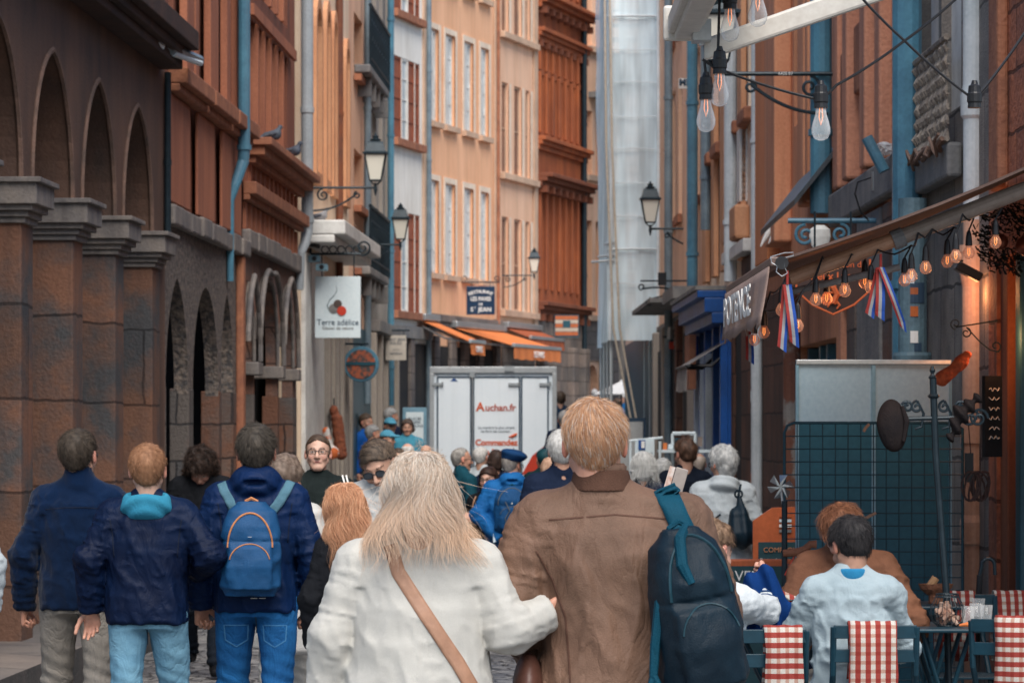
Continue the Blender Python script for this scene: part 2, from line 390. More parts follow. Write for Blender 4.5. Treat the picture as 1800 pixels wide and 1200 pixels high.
def hand_sdf(x, y, z, curl=45, side=1, spread=1.0, thumb=0, point=False):
    """wrist at origin, fingers along +y, palm faces -z, thumb towards side*x"""
    d = sd_rc(x, y, z, (0, -.05, 0), (0, .01, 0), .025, .026)
    px_ = sd_rc(x, y, z*1.6, (side*.014, .025, 0), (side*.018, .078, 0), .026, .022)
    d = smin(d, px_, .015); d = smin(d, sd_rc(x, y, z*1.6, (-side*.012, .025, 0), (-side*.024, .074, 0), .026, .02), .015)
    Ls = (.072, .082, .076, .060)
    for i in range(4):
        bx_ = side*(.029 - .0185*i); by = .088 - .005*abs(i-1.2); p = np.array([bx_, by, 0.0]); a = 0.0; L = Ls[i]; r = .0092 - (.0012 if i == 3 else 0)
        cu = (8 if point and i == 0 else curl) + 7*i
        fx = side*(1.2-i)*.05*spread
        for j, fr in enumerate((.45, .31, .24)):
            a += R(cu*(.75, 1.1, .7)[j])
            q = p + np.array([fx*L*fr, math.cos(a)*L*fr, -math.sin(a)*L*fr])
            d = smin(d, sd_rc(x, y, z, p, q, r, r*.92), .005); p = q; r *= .92
    p = np.array([side*.026, .018, -.006]); a0 = R(38 - thumb)
    for j, (L, r) in enumerate(((.042, .0135), (.032, .0112), (.026, .0100))):
        a = a0 - R(12*j) ; q = p + np.array([side*math.sin(a)*L, math.cos(a)*L, -L*(.25+.22*j)])
        d = smin(d, sd_rc(x, y, z, p, q, r, r*.88), .007); p = q
    return d

# ------------------------------------------------------------ hair strands
M_hair = vcol('hair', rough=.55, bump=0, spec=.18); M_skin = vcol('skin', rough=.5, bump=.12, bscale=300, spec=.35, sub=.06)
def strands(name, roots, dirs_fn, n_seg, seglen, width, c1, c2, parent, grey=0.0, taper=.25, tip=None):
    """ribbon strands; dirs_fn(P, i, seeds) -> step direction for all strands at once"""
    N = len(roots); P = roots.copy(); seeds = RNG.rand(N, 4); pts = [P.copy()]
    for i in range(n_seg):
        D = dirs_fn(P, i, seeds); D /= (np.linalg.norm(D, axis=1)[:, None]+1e-9)
        P = P + D*seglen*(.62+.55*seeds[:, :1]**.8); pts.append(P.copy())
    pts = np.stack(pts, 1)
    tang = np.gradient(pts, axis=1); rnd = RNG.normal(size=(N, 1, 3)); sidev = np.cross(tang, rnd+np.array([0, -2.5, 0]) * 0 + 0); sidev /= (np.linalg.norm(sidev, axis=2)[:, :, None]+1e-9)
    w = width*(1-(1-taper)*np.linspace(0, 1, n_seg+1))[None, :, None]*(.6+.8*seeds[:, 1])[:, None, None]
    A, B2 = pts-sidev*w*.5, pts+sidev*w*.5
    V = np.stack([A, B2], 2).reshape(-1, 3); k = n_seg+1
    base = (np.arange(N)*k*2)[:, None]+np.arange(n_seg)[None, :]*2
    Q = np.stack([base, base+1, base+3, base+2], 2).reshape(-1, 4)
    t = seeds[:, 2]**1.3; c = np.array(c1)[None]*(1-t[:, None])+np.array(c2)[None]*t[:, None]
    c = c*(.75+.5*seeds[:, 3:4])
    if grey: g = RNG.rand(N) < grey; c[g] = np.array((.62, .6, .56))*(.8+.3*seeds[g, 3:4])
    cols = np.repeat(c, k*2, 0)
    if tip is not None:
        u = np.tile(np.repeat(np.linspace(0, 1, k), 2), N)[:, None]; zz_ = V[:, 2:3]; zr = (zz_.max()-zz_)/(zz_.max()-zz_.min()+1e-6)
        m = np.clip((zr-.30)/.4, 0, 1)*np.repeat(.35+.65*seeds[:, 0], k*2)[:, None]; cols = cols*(1-m)+np.array(tip)[None]*(.6+.8*np.repeat(seeds[:, 2], k*2)[:, None])*m
    o = link(name, npmesh(name, V, Q, cols), M_hair, parent); return o

# ------------------------------------------------------------ people
def cloth(name, c1, c2=None, **kw):
    kw.setdefault('rough', .85); kw.setdefault('scale', 5); kw.setdefault('bump', .25); kw.setdefault('bscale', 260); kw.setdefault('sheen', .0); kw.setdefault('spec', .08); kw.setdefault('crease', .14)
    return surf(name, c1, c2 or tuple(q*.75 for q in c1), **kw)
def person(label, px, py_top, Y, H=1.75, yaw=0, group=None, g=1.0, skin=(.48, .27, .19), top=None, topmat=None, legmat=None, hair=('short', (.05, .035, .025), (.09, .06, .04)),
           el=None, wr=None, head=(0, 0, 0), headoff=(0, 0, 0), lean=0.0, res=.012, feet=None, seated=False, collar=None, hem=.80, sleeve=True, handcurl=50, mouth=0, glasses=None,
           topd=None, legs=True, beard=0, sh=1.0, shoes=(.02, .02, .02), hands=(1, 1), extra_top=None, x=None, z=None, wrinkle=1.0, fold=None, handrot=(0, 0), hstr=0, lapel=None, neckfn=None):
    """origin at the feet, facing +Y; px / py_top give the head in the photo and the figure stands there in depth Y"""
    k = H/1.71
    bx_ = (px-CX)/F*Y if x is None else x
    zt = (ZC+(HY-py_top)/F*Y) if z is None else z
    # origin height so that the crown is where it should be (standing figures: near the ground)
    seatdrop = .46 if seated else 0.0
    hc = Vector((headoff[0], -.0+headoff[1]+lean*.62, 1.588 - seatdrop + headoff[2]))      # head centre (unscaled)
    crown = (hc.z+.122)*k
    t = thing('person', label, 'person', (bx_, Y, zt-crown), R(yaw), group); t.scale = (k, k, k)
    dz = -seatdrop
    SH = [Vector((s*.168*sh, lean*.42, 1.372+dz)) for s in (-1, 1)]; nx, ny = headoff[0]*.65, headoff[1]*.45+lean*.43
    EL = [Vector(e) + Vector((0, 0, dz)) if e is not None else Vector((s*.25*sh, lean*.2-.03, 1.135+dz)) for s, e in zip((-1, 1), el or (None, None))]
    WR = [Vector(e) + Vector((0, 0, dz)) if e is not None else Vector((s*.245*sh, lean*.1+.05, .885+dz)) for s, e in zip((-1, 1), wr or (None, None))]
    hm = rotm(*head)
    neckb = Vector((nx, ny-.012, 1.44+dz)); hl = np.array(hm)
    def tohead(X, Y_, Z): return tolocal(X, Y_, Z, hm, hc)
    # ---- body
    def fh(X, Y_, Z):
        x_, y_, z_ = tohead(X, Y_, Z); d = head_sdf(x_, y_, z_, mouth=mouth)
        nk = hc+hm@Vector((0, -.028, -.055))
        d = smin(d, sd_rc(X, Y_, Z, tuple(nk), tuple(neckb+Vector((0, 0, -.03))), .051*min(1.08, g), .060*g), .03)
        return d
    hr = min(res, .0055 if Y < 25 else .009)
    lo = (hc.x-.13, hc.y-.15, neckb.z-.05); hi = (hc.x+.13, hc.y+.16, hc.z+.15)
    Ps, Qs = snet(fh, lo, hi, hr, col=1)
    L = (Ps-np.array(hc)) @ np.array(hm)
    cols = skin_cols(L, skin, mouth, beard)
    VP, VQ, VC = [Ps], [Qs], [cols]; nv = len(Ps)
    hres = .0045 if Y < 20 else .007
    for i, s in enumerate((-1, 1)):
        if not hands[i]: continue
        d_ = (WR[i]-EL[i]).normalized(); yv = d_; zv = Vector((s, 0.0, 0.15)); zv = (zv-yv*zv.dot(yv)).normalized()
        zv = Matrix.Rotation(R(handrot[i]), 3, yv) @ zv; xv = yv.cross(zv)
        mh = Matrix((xv, yv, zv)).transposed()
        hc_ = handcurl[i] if isinstance(handcurl, (tuple, list)) else handcurl
        P2, Q2 = snet(lambda X, Y_, Z: hand_sdf(X, Y_, Z, hc_, side=1 if (mh @ Vector((1, 0, 0))).y > 0 else -1), (-.085, -.06, -.10), (.085, .19, .05), hres, col=1)
        P2 = P2 @ np.array(mh).T + np.array(WR[i]); c2_ = np.array(skin)[None].repeat(len(P2), 0)*(.85+.3*vnoise(P2[:, 0], P2[:, 1], P2[:, 2], 90)[:, None])*np.array([1.05, .93, .9])
        VP.append(P2); VQ.append(Q2+nv); VC.append(c2_); nv += len(P2)
    # trunk and limbs under the clothes
    KN, AN = feet if feet else (((-.10, .01, .50), (.10, .01, .50)), ((-.11, -.02, .09), (.11, -.02, .09)))
    KN = [Vector(q) for q in KN]; AN = [Vector(q) for q in AN]; HP = [Vector((s*.095, 0, .90+dz)) for s in (-1, 1)]
    def fb(X, Y_, Z):
        d = loft(X, Y_, Z, [(.86+dz, 0, 0, .13*g, .09*g), (1.1+dz, 0, lean*.15, .12*g, .085*g), (1.4+dz, 0, lean*.42, .15*sh, .08)])
        for i in (0, 1):
            d = smin(d, sd_rc(X, Y_, Z, SH[i], EL[i], .04, .033), .03); d = smin(d, sd_rc(X, Y_, Z, EL[i], WR[i], .033, .026), .02)
            d = smin(d, sd_rc(X, Y_, Z, HP[i], KN[i], .07, .045), .03); d = smin(d, sd_rc(X, Y_, Z, KN[i], AN[i], .042, .03), .02)
        return smin(d, sd_rc(X, Y_, Z, (0, lean*.42, 1.38+dz), tuple(neckb), .05, .05), .03)
    allp = SH+EL+WR+KN+AN+HP+[neckb]
    l0 = [min(p[i] for p in allp)-.12 for i in range(3)]; l1 = [max(p[i] for p in allp)+.12 for i in range(3)]
    P3, Q3 = snet(fb, l0, l1, .026, col=1); VP.append(P3); VQ.append(Q3+nv); VC.append(np.array(skin)[None].repeat(len(P3), 0)); nv += len(P3)
    body = link('body', npmesh('body', np.concatenate(VP), np.concatenate(VQ), np.concatenate(VC)), M_skin, t)
    # ---- top garment
    tk = topd or {}
    gs = tk.get('girth', 1.0)*g; bulk = tk.get('bulk', 0.0)
    st = tk.get('loft') or [(hem+dz-.02, 0, -.0, .178*gs+bulk, .132*gs+bulk), (.92+dz, 0, 0, .182*gs+bulk, .135*gs+bulk), (1.08+dz, 0, lean*.15, .172*gs+bulk, .125*gs+bulk), (1.25+dz, 0, lean*.3, .185*sh+.01*g+bulk, .125*g+bulk), (1.35+dz, 0, lean*.4, .168*sh+bulk, .108+bulk*.6), (1.41+dz, nx*.3, lean*.42, .125*sh+bulk*.5, .085), (1.455+dz, nx*.8, ny, .082, .068), (1.50+dz, nx, ny, .064, .060)]
    ra, rb, rc_ = tk.get('arm', (.068, .056, .043))
    fr = tk.get('freq', 9.0)
    def fold_n(X, Y_, Z):
        if seated: f1 = vnoise(X*.8, Y_*.8, Z*1.2, fr)
        else: w0 = .06*vnoise(X, Y_, Z, 5, 3); f1 = vnoise(X+.35*Z+w0, Y_+.2*Z, Z*.5+w0, fr)
        f2 = vnoise(X*1.4+.4*Z, Y_*1.4, Z*.9, fr*2.3, 7)
        return (1-np.abs(2*f1-1))**2*.7+(1-np.abs(2*f2-1))**2*.35-.42
    def ft(X, Y_, Z):
        d = loft(X, Y_, Z, st, 2.3)
        hemz = hem+dz
        d = smax(d, hemz-Z, .015)
        if tk.get('band'):
            bnd = loft(X, Y_, Z, [(hemz-.01, 0, 0, st[0][3]*tk['band'], st[0][4]*tk['band']), (hemz+.055, 0, 0, st[0][3]*tk['band'], st[0][4]*tk['band'])], 2.3); d = smin(d, bnd, .012)
        for s_ in (-1, 1): d = smin(d, sd_rc(X, Y_, Z, (nx+s_*.035, ny-.012, 1.455+dz), (s_*.15*sh, lean*.42-.005, 1.385+dz), .048, .055+bulk*.5), .03)
        am = 9
        for i in (0, 1):
            a = smin(sd_rc(X, Y_, Z, SH[i], EL[i], ra+bulk*.5, rb+bulk*.4), sd_rc(X, Y_, Z, EL[i], WR[i], rb+bulk*.4, rc_+bulk*.3), .025)
            # folds crowding at the elbow
            de = np.sqrt((X-EL[i].x)**2+(Y_-EL[i].y)**2+(Z-EL[i].z)**2); tt = (Z-EL[i].z)*.7+(Y_-EL[i].y)*.5
            al = (X-SH[i].x)*.25*(-1, 1)[i]-(Z-SH[i].z); w1 = vnoise(X*.5+al*.9, Y_*.5+.6*al, al*3.2, 13, 11+i); w2 = vnoise(X*.6-al*.6, Y_*.6, al*3.4, 24, 5)
            a = a-.011*wrinkle*((1-np.abs(2*w1-1))**2-.35)*(.45+.9*np.exp(-(de/.12)**2))-.004*wrinkle*(1-np.abs(2*w2-1))**2
            dw = (X-WR[i].x)*(WR[i]-EL[i]).normalized().x+(Y_-WR[i].y)*(WR[i]-EL[i]).normalized().y+(Z-WR[i].z)*(WR[i]-EL[i]).normalized().z
            a = smax(a, dw-.005, .008) if sleeve else a
            a = a+np.where(dw > -.07, .003*wrinkle*np.sin(dw*170), 0)
            am = np.minimum(am, a)
        kk = np.where(Z > SH[0].z-.06, .04, .012); d = smin(d, am, kk)
        d = d-.024*wrinkle*fold_n(X, Y_, Z)*np.clip((1.50+dz-Z)/.1, .0, 1)
        if fold: d = fold(X, Y_, Z, d)
        # neck opening
        if collar == 'stand': cz = sd_rc(X, Y_, Z, (nx, ny-.01, 1.455+dz), (nx, ny-.010, 1.515+dz), .076, .068); d = smin(d, cz, .015); d = smax(d, -sd_rc(X, Y_, Z, (nx, ny-.005, 1.51+dz), (nx, ny, 1.64+dz), .060, .064), .004)
        elif collar == 'shirt':
            cz = sd_rc(X, Y_, Z, (nx, ny-.005, 1.445+dz), (nx, ny-.008, 1.512+dz), .094, .072)+.002*np.sin(Z*200); d = smin(d, cz, .008); d = smax(d, -sd_rc(X, Y_, Z, (nx, ny-.003, 1.51+dz), (nx, ny, 1.64+dz), .062, .068), .004)
        elif collar == 'hood':
            hd = sd_el(X, Y_, Z, (nx, ny-.055, 1.435+dz), (.115, .095, .075)); hd = smax(hd, -sd_el(X, Y_, Z, (nx, ny, 1.50+dz), (.070, .068, .075)), .02)
            hd = hd-.008*np.sin(Z*70+X*16+Y_*30); d = smin(d, hd, .02)
        elif collar == 'bighood':
            hd = sd_el(X, Y_, Z, (nx, ny-.04, 1.455+dz), (.118, .098, .085)); hd = smax(hd, -sd_rc(X, Y_, Z, (nx, ny+.015, 1.51+dz), (nx, ny+.015, 1.7+dz), .064, .075), .02); hd = smax(hd, -(sd_el(X, Y_, Z, (nx, ny-.125, 1.455+dz), (.06, .02, .012))), .015)
            hd = hd-.004*np.sin(Z*90+X*X*500); d = smin(d, hd, .018)
        if extra_top: d = extra_top(X, Y_, Z, d)
        return d
    allp = SH+EL+WR; ex = max(st[0][3], .2)
    l0 = [min(min(p.x for p in allp)-.12, -ex-.05), min(min(p.y for p in allp)-.12, -.24*g), min(min(p.z for p in allp)-.1, hem+dz-.06)]
    l1 = [max(max(p.x for p in allp)+.12, ex+.05), max(max(p.y for p in allp)+.12, .24*g), 1.62+dz]
    me = snet(ft, l0, l1, res); jk = link(top or 'jacket', me, topmat, t)
    # ---- trousers
    if legs:
        def fl(X, Y_, Z):
            d = loft(X, Y_, Z, [(.84+dz, 0, 0, .155*g, .115*g), (.95+dz, 0, 0, .16*g, .12*g), (1.02+dz, 0, 0, .145*g, .105*g)])
            lg = 9
            for i in (0, 1):
                a = smin(sd_rc(X, Y_, Z, HP[i], KN[i], .098*g, .070), sd_rc(X, Y_, Z, KN[i], AN[i], .068, .058), .03)
                a = smax(a, AN[i].z-.02-Z, .01)
                dk = np.abs(Z-KN[i].z); a = a+.004*np.sin(Z*95+X*40+2*vnoise(X, Y_, Z, 9))*np.exp(-(dk/.16)**2)
                dk = np.abs(Z-AN[i].z); a = a+.006*np.sin(Z*110+X*20)*np.exp(-(dk/.11)**2)
                lg = np.minimum(lg, a)
            d = smin(d, lg, .03); return d-.010*fold_n(X*1.3, Y_, Z)
        pp = KN+AN+HP
        l0 = [min(min(p.x for p in pp)-.13, -.2*g), min(min(p.y for p in pp)-.16, -.17*g), min(p.z for p in pp)-.05]; l1 = [max(max(p.x for p in pp)+.13, .2*g), max(max(p.y for p in pp)+.16, .17*g), 1.05+dz]
        link('trousers', snet(fl, l0, l1, max(res, .011)), legmat or cloth('dark trousers', (.02, .022, .03)), t)
        for i in (0, 1):
            A_ = AN[i]
            def fs(X, Y_, Z):
                d = sd_rc(X, Y_, Z, (A_.x, A_.y-.02, A_.z-.05), (A_.x+(-.01, .01)[i], A_.y+.15, A_.z-.058), .042, .036); d = smin(d, sd_rc(X, Y_, Z, (A_.x, A_.y-.01, A_.z-.03), tuple(A_), .045, .045), .02)
                return smax(d, A_.z-.088-Z, .01)
            link('shoe', snet(fs, (A_.x-.08, A_.y-.1, A_.z-.1), (A_.x+.08, A_.y+.22, A_.z+.06), .011), cloth('shoe %.2f' % shoes[0], shoes, rough=.5, sheen=0), t)
    # ---- hair
    kind, c1, c2 = hair[:3]; hopt = hair[3] if len(hair) > 3 else {}
    make_hair(t, kind, c1, c2, hc, hm, tohead, hstr, hopt, Y)
    if glasses:
        bm = B(); Mh = Matrix.Translation(hc) @ hm.to_4x4(); gr = glasses[1] if len(glasses) > 1 else .0016
        for s in (-1, 1):
            pts = [Mh @ Vector((s*.033+.024*math.copysign(abs(math.cos(a))**.7, math.cos(a)), .099, .003+.0175*math.copysign(abs(math.sin(a))**.7, math.sin(a)))) for a in [i*2*math.pi/16 for i in range(17)]]
            tube(bm, pts, gr, 6, caps=False); tube(bm, [Mh @ Vector(q) for q in ((s*.057, .098, .008), (s*.077, .06, .008), (s*.083, -.005, .004))], gr, 6)
            if glasses[0] == 'dark':
                f_ = bm.faces.new([bm.verts.new(p) for p in pts[:-1]]); f_.material_index = 1
        tube(bm, [Mh @ Vector(q) for q in ((-.010, .10, .006), (0, .104, .009), (.010, .10, .006))], gr, 6)
        obj('glasses', bm, [M_black, surf('sunglass lens', (.03, .035, .04), (.10, .11, .12), rough=.05, spec=.8, bump=0)], t)
    t['_k'] = k
    del t['_k']
    return t, jk, hc, hm

def make_hair(t, kind, c1, c2, hc, hm, tohead, hstr, opt, Yd):
    if kind == 'bald': return
    hmn = np.array(hm); o = np.array(hc)
    cA = np.array(c1); cB = np.array(c2)
    thick = opt.get('thick', {'short': .012, 'buzz': .005, 'ring': .008, 'long': .016, 'bob': .020, 'curly': .045, 'bun': .006, 'fluffy': .030, 'cap': .006, 'messy': .022}.get(kind, .012))
    Lz = opt.get('len', {'long': .26, 'bob': .12, 'curly': .14}.get(kind, 0))
    def f_(X, Y_, Z):
        x, y, z = tohead(X, Y_, Z)
        d = sd_el(x, y, z, (0, -.016, .036), (.077+thick*.8, .098+thick, .085+thick))
        nape = -.075 if kind in ('short', 'ring', 'buzz', 'messy', 'cap') else -.11
        # back of the head down to the nape
        d = smin(d, sd_rc(x, y, z, (0, -.045, .02), (0, -.052, nape+.045), .062+thick*.5, .045+thick*.4), .03)
        if kind in ('long', 'bob', 'curly'):
            w = opt.get('w', 1.0)
            hl_ = loft(x, y, z, [(-Lz-.02, 0, -.045, .075*w+thick, .045+thick), (-Lz+.04, 0, -.045, .098*w+thick, .055+thick), (-.05, 0, -.035, .088*w+thick*.6, .065+thick*.6), (.03, 0, -.02, .078+thick*.6, .085+thick*.6), (.06, 0, -.02, .05, .06)])
            d = smin(d, hl_, .03)
        n = opt.get('n', {'curly': .022, 'fluffy': .012, 'messy': .014}.get(kind, .004))
        fr = {'curly': 42, 'fluffy': 30, 'messy': 34}.get(kind, 45)
        d = d-n*(vnoise(x, y, z*(.25 if kind in ('long', 'bob') else .7), fr)*2-1)
        # face opening: in front of the ears and below the hairline
        hl = opt.get('line', .052)
        front = smax(y-(.028 if kind not in ('curly', 'long', 'bob') else .045), -(z-hl-0*y), .02)   # negative inside removed region? built below
        face = smax(-(y-.018-(z < -.05)*0.0), (z-(hl+.02*np.clip((.05-np.abs(x))/.05, -1, 1))), .01)
        d = smax(d, -face-.0, .006)
        if kind in ('short', 'buzz', 'messy', 'ring', 'cap'):
            earcut = sd_el(x, y, z, (np.sign(x)*.088, .0, -.008), (.032, .034, .044)); d = smax(d, -earcut, .004); d = smax(d, (nape-.0)-z+.0*y, .01)
            side = smax(-(y+.012), z+.012, .01); d = smax(d, -smax(side, -(np.abs(x)-.03)*0-1, .01) if False else d, .001)
        if kind == 'ring': d = smax(d, -sd_el(x, y, z, (0, .01, .125), (.085, .12, .075)), .01)
        if opt.get('bun'): d = smin(d, sd_el(x, y, z, (0, -.12, .05), (.035, .03, .035)), .01)
        if opt.get('pony'): d = smin(d, sd_rc(x, y, z, (0, -.11, .03), (0, -.15, -.12), .03, .02), .02)
        return d
    big = .14+thick+.02
    z0 = -.15 if Lz == 0 else -Lz-.06
    res = .006 if Yd < 18 else (.008 if Yd < 26 else .012)
    corners = np.array([[a, b, c] for a in (-big, big) for b in (-.19, .14) for c in (z0, .19)]) @ hmn.T + o
    P, Q = snet(f_, corners.min(0), corners.max(0), res, col=1)
    if len(P) == 0: return
    L = (P-o) @ hmn
    nz = vnoise(L[:, 0], L[:, 1], L[:, 2]*(.2 if Lz else .6), 90)[:, None]
    cols = (cA*(1-nz)+cB*nz)*(.6+.35*nz)
    link('hair', npmesh('hair', P, Q, cols), M_hair, t)
    if hstr:
        # roots on the cap, normals from the gradient of the field
        ids = RNG.randint(0, len(P), hstr); r0 = P[ids]+RNG.normal(size=(hstr, 3))*res*.4
        LL = (r0-o) @ hmn
        if kind in ('short', 'messy', 'ring', 'buzz'):
            kp = ~((np.abs(LL[:, 0]) > .05) & (np.abs(LL[:, 1]) < .04) & (LL[:, 2] < .035)); r0 = r0[kp]; LL = LL[kp]
        if kind in ('short', 'messy', 'ring', 'buzz', 'fluffy', 'curly'):
            ln = opt.get('strand', {'short': .022, 'messy': .035, 'ring': .018, 'buzz': .008, 'fluffy': .035, 'curly': .05}[kind])
            sw = opt.get('swirl', (0.01, -.065, .09)); sw = np.array(sw)
            def df(Pc, i, seeds):
                l = (Pc-o) @ hmn; nrm = l-np.array([0, -.016, .02]); nrm /= np.linalg.norm(nrm, axis=1)[:, None]+1e-9
                aw = l-sw; aw = aw-nrm*(aw*nrm).sum(1)[:, None]; aw /= np.linalg.norm(aw, axis=1)[:, None]+1e-9
                perp = np.cross(nrm, aw)
                lift = opt.get('lift', .35)*(1-.5*i)
                D = aw+perp*.35+nrm*lift+(seeds[:, :3]-.5)*opt.get('rand', .5)
                if kind == 'curly': D = D+np.cross(nrm, seeds[:, 1:4]-.5)*2.5*math.sin(i*2.2+1)
                return D @ hmn.T
            strands('strands', r0, df, 4, ln/4, opt.get('sw', .0010 if Yd < 18 else .002), c1, c2, t, opt.get('grey', 0), .25, opt.get('tip'))
        else:
            keep = (LL[:, 2] > -.02); r0 = r0[keep]
            top = opt.get('partx', 0.0)
            def df(Pc, i, seeds):
                l = (Pc-o) @ hmn; q = l-np.array([top, -.025, 0]); q[:, 2] = 0; rr = np.linalg.norm(q*np.array([1, .85, 0]), axis=1)+1e-6; q = q/rr[:, None]
                z = l[:, 2]; up = np.clip((z-.02)/.09, 0, 1)
                wd = .092*opt.get('w', 1.0)+thick*.7
                Rt = np.where(z > .03, wd*np.sqrt(np.clip(1-((z-.03)/.115)**2, .0, 1))+.004, wd+opt.get('flare', .1)*np.clip(.0-z, 0, 1)+(seeds[:, 0]-.35)*.05*np.clip(.03-z, 0, .1)*10)
                D = q*np.clip((Rt-rr)/.02, -1.2, 3)[:, None]*(.35+1.2*up)[:, None]
                D[:, 2] = -1+.75*up
                D = D+(seeds[:, :3]-.5)*opt.get('rand', .45)*(1-.6*up)[:, None]
                ph = opt.get('wf', 38)*z+seeds[:, 3]*2.2+np.arctan2(l[:, 0], l[:, 1])*3
                fly = (seeds[:, 3] > .965)[:, None]; D = D+fly*(seeds[:, :3]-.5)*1.6*(1-up[:, None]*.6)
                D[:, 0] += opt.get('wave', .35)*np.sin(ph)*(1-up); D[:, 1] += opt.get('wave', .35)*.7*np.cos(ph*.9)*(1-up)
                return D @ hmn.T
            strands('strands', r0, df, opt.get('seg', 12), opt.get('slen', Lz+.13)/opt.get('seg', 12), opt.get('sw', .0018), c1, c2, t, opt.get('grey', 0), .35, opt.get('tip'))
# ------------------------------------------------------------ materials of the place
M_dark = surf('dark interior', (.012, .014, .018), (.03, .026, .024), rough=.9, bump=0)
M_pane = surf('window glass', (.03, .05, .06), (.12, .16, .18), rough=.08, scale=.8, spec=.8, bump=0, fine=0)
M_paneb = surf('pale window glass', (.62, .68, .70), (.34, .42, .46), rough=.15, scale=.5, spec=.8, bump=0, fine=0)
M_white = surf('white painted wood', (.75, .74, .7), (.55, .53, .5), rough=.5, scale=4, bump=.05)
M_pipe = surf('zinc pipe', (.24, .31, .35), (.15, .2, .24), rough=.4, scale=3, metal=.3, bump=.05, drip=.5, dripc=(.1, .11, .11))
M_pipeb = surf('blue painted pipe', (.09, .24, .33), (.06, .15, .22), rough=.35, scale=3, bump=.05, drip=.4, dripc=(.12, .16, .18))
M_pipew = surf('white painted pipe', (.62, .66, .68), (.45, .5, .52), rough=.35, scale=2, bump=.04, drip=.45, dripc=(.28, .26, .24))
M_piper = surf('rusty brown pipe', (.22, .07, .03), (.14, .06, .04), rough=.6, scale=4)
M_iron = surf('black wrought iron', (.012, .022, .03), (.02, .035, .045), rough=.4, scale=9, metal=.2, bump=.05)
M_teal = surf('dark teal painted wood', (.012, .05, .07), (.02, .08, .11), rough=.45, scale=3, bump=.05, stretch=.3)
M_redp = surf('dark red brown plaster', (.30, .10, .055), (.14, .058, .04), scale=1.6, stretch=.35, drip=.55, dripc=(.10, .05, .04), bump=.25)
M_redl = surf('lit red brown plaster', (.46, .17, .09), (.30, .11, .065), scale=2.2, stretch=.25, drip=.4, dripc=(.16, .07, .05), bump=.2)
M_dkp = surf('vignette dark brown plaster', (.17, .092, .062), (.07, .048, .040), scale=1.5, stretch=.4, drip=.5, dripc=(.11, .06, .045), bump=.3)  # brown darkened to put the frame-edge vignette into the plaster colour
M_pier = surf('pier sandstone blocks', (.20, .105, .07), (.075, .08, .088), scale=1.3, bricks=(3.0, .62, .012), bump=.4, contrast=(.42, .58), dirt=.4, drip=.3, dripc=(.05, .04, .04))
M_blocks = surf('grey and red stone blocks', (.10, .10, .105), (.13, .068, .048), scale=.9, bricks=(.85, .34, .012), brickc=(1.4, 1.15, .95), bump=.5, contrast=(.45, .6), dirt=.4)
M_cap = surf('grey capital stone', (.27, .23, .2), (.15, .14, .14), scale=3, drip=.5, dripc=(.07, .06, .06), bump=.3, dirt=.5)
M_rough = surf('pitted grey stone', (.22, .175, .145), (.075, .07, .07), scale=16, bump=1.0, bscale=30, contrast=(.4, .6), dirt=.3, fine=.5)
M_ledge = surf('orange ledge stone', (.42, .17, .09), (.25, .1, .06), scale=5, bump=.4)
M_cream = surf('cream plaster', (.90, .72, .54), (.80, .58, .40), scale=1.2, stretch=.5, drip=.3, dripc=(.4, .3, .22), bump=.12)
M_white_pl = surf('white plaster', (.90, .86, .79), (.74, .69, .61), scale=1.2, stretch=.4, drip=.35, dripc=(.4, .34, .28), bump=.12)
M_ostr = surf('orange painted surround', (.68, .35, .19), (.54, .25, .13), scale=2, stretch=.4, bump=.12, drip=.3, dripc=(.5, .3, .18))
M_orange = surf('orange plaster', (.93, .52, .31), (.82, .43, .24), scale=.7, stretch=.6, drip=.35, dripc=(.44, .23, .13), bump=.12)
M_peach = surf('peach plaster', (.90, .57, .39), (.76, .45, .29), scale=.9, stretch=.5, drip=.35, dripc=(.42, .26, .18), bump=.12)
M_jamb = surf('pale beige window surround', (.86, .72, .58), (.72, .57, .44), scale=2, bump=.08, drip=.2, dripc=(.5, .38, .28))
M_peachl = surf('pale stone trim', (.68, .46, .32), (.5, .34, .24), scale=2, bump=.15, drip=.3, dripc=(.35, .25, .2))
M_ren = surf('red sandstone', (.44, .125, .045), (.26, .075, .035), scale=1.5, stretch=.5, drip=.5, dripc=(.13, .05, .03), bump=.25)
M_rend = surf('dark red sandstone', (.22, .07, .035), (.14, .05, .03), scale=2, stretch=.5, bump=.25)
M_shut = surf('red brown shutter', (.34, .1, .05), (.22, .07, .04), scale=4, bump=.1)
M_gstone = surf('grey ground floor stone', (.22, .19, .17), (.12, .11, .11), scale=1.2, bricks=(.7, .35, .012), bump=.3, dirt=.3)
M_gold = surf('grey beige plaster', (.42, .36, .3), (.3, .26, .23), scale=1.5, stretch=.3, drip=.6, dripc=(.2, .18, .17), bump=.2)
M_blue = surf('bright blue painted wood', (.012, .09, .34), (.01, .06, .22), rough=.4, scale=2, bump=.04, drip=.2, dripc=(.02, .05, .1))
M_otb = surf('orange brown plaster', (.74, .33, .18), (.56, .23, .12), scale=1.4, stretch=.35, drip=.45, dripc=(.18, .08, .05), bump=.2)
M_brst = surf('dark brown stone', (.13, .06, .04), (.075, .045, .035), scale=2, bricks=(.6, .45, .012), bump=.5, dirt=.3)
M_lip = surf('cool limestone', (.26, .24, .22), (.15, .15, .155), scale=3, bump=.3, drip=.5, dripc=(.1, .1, .1))

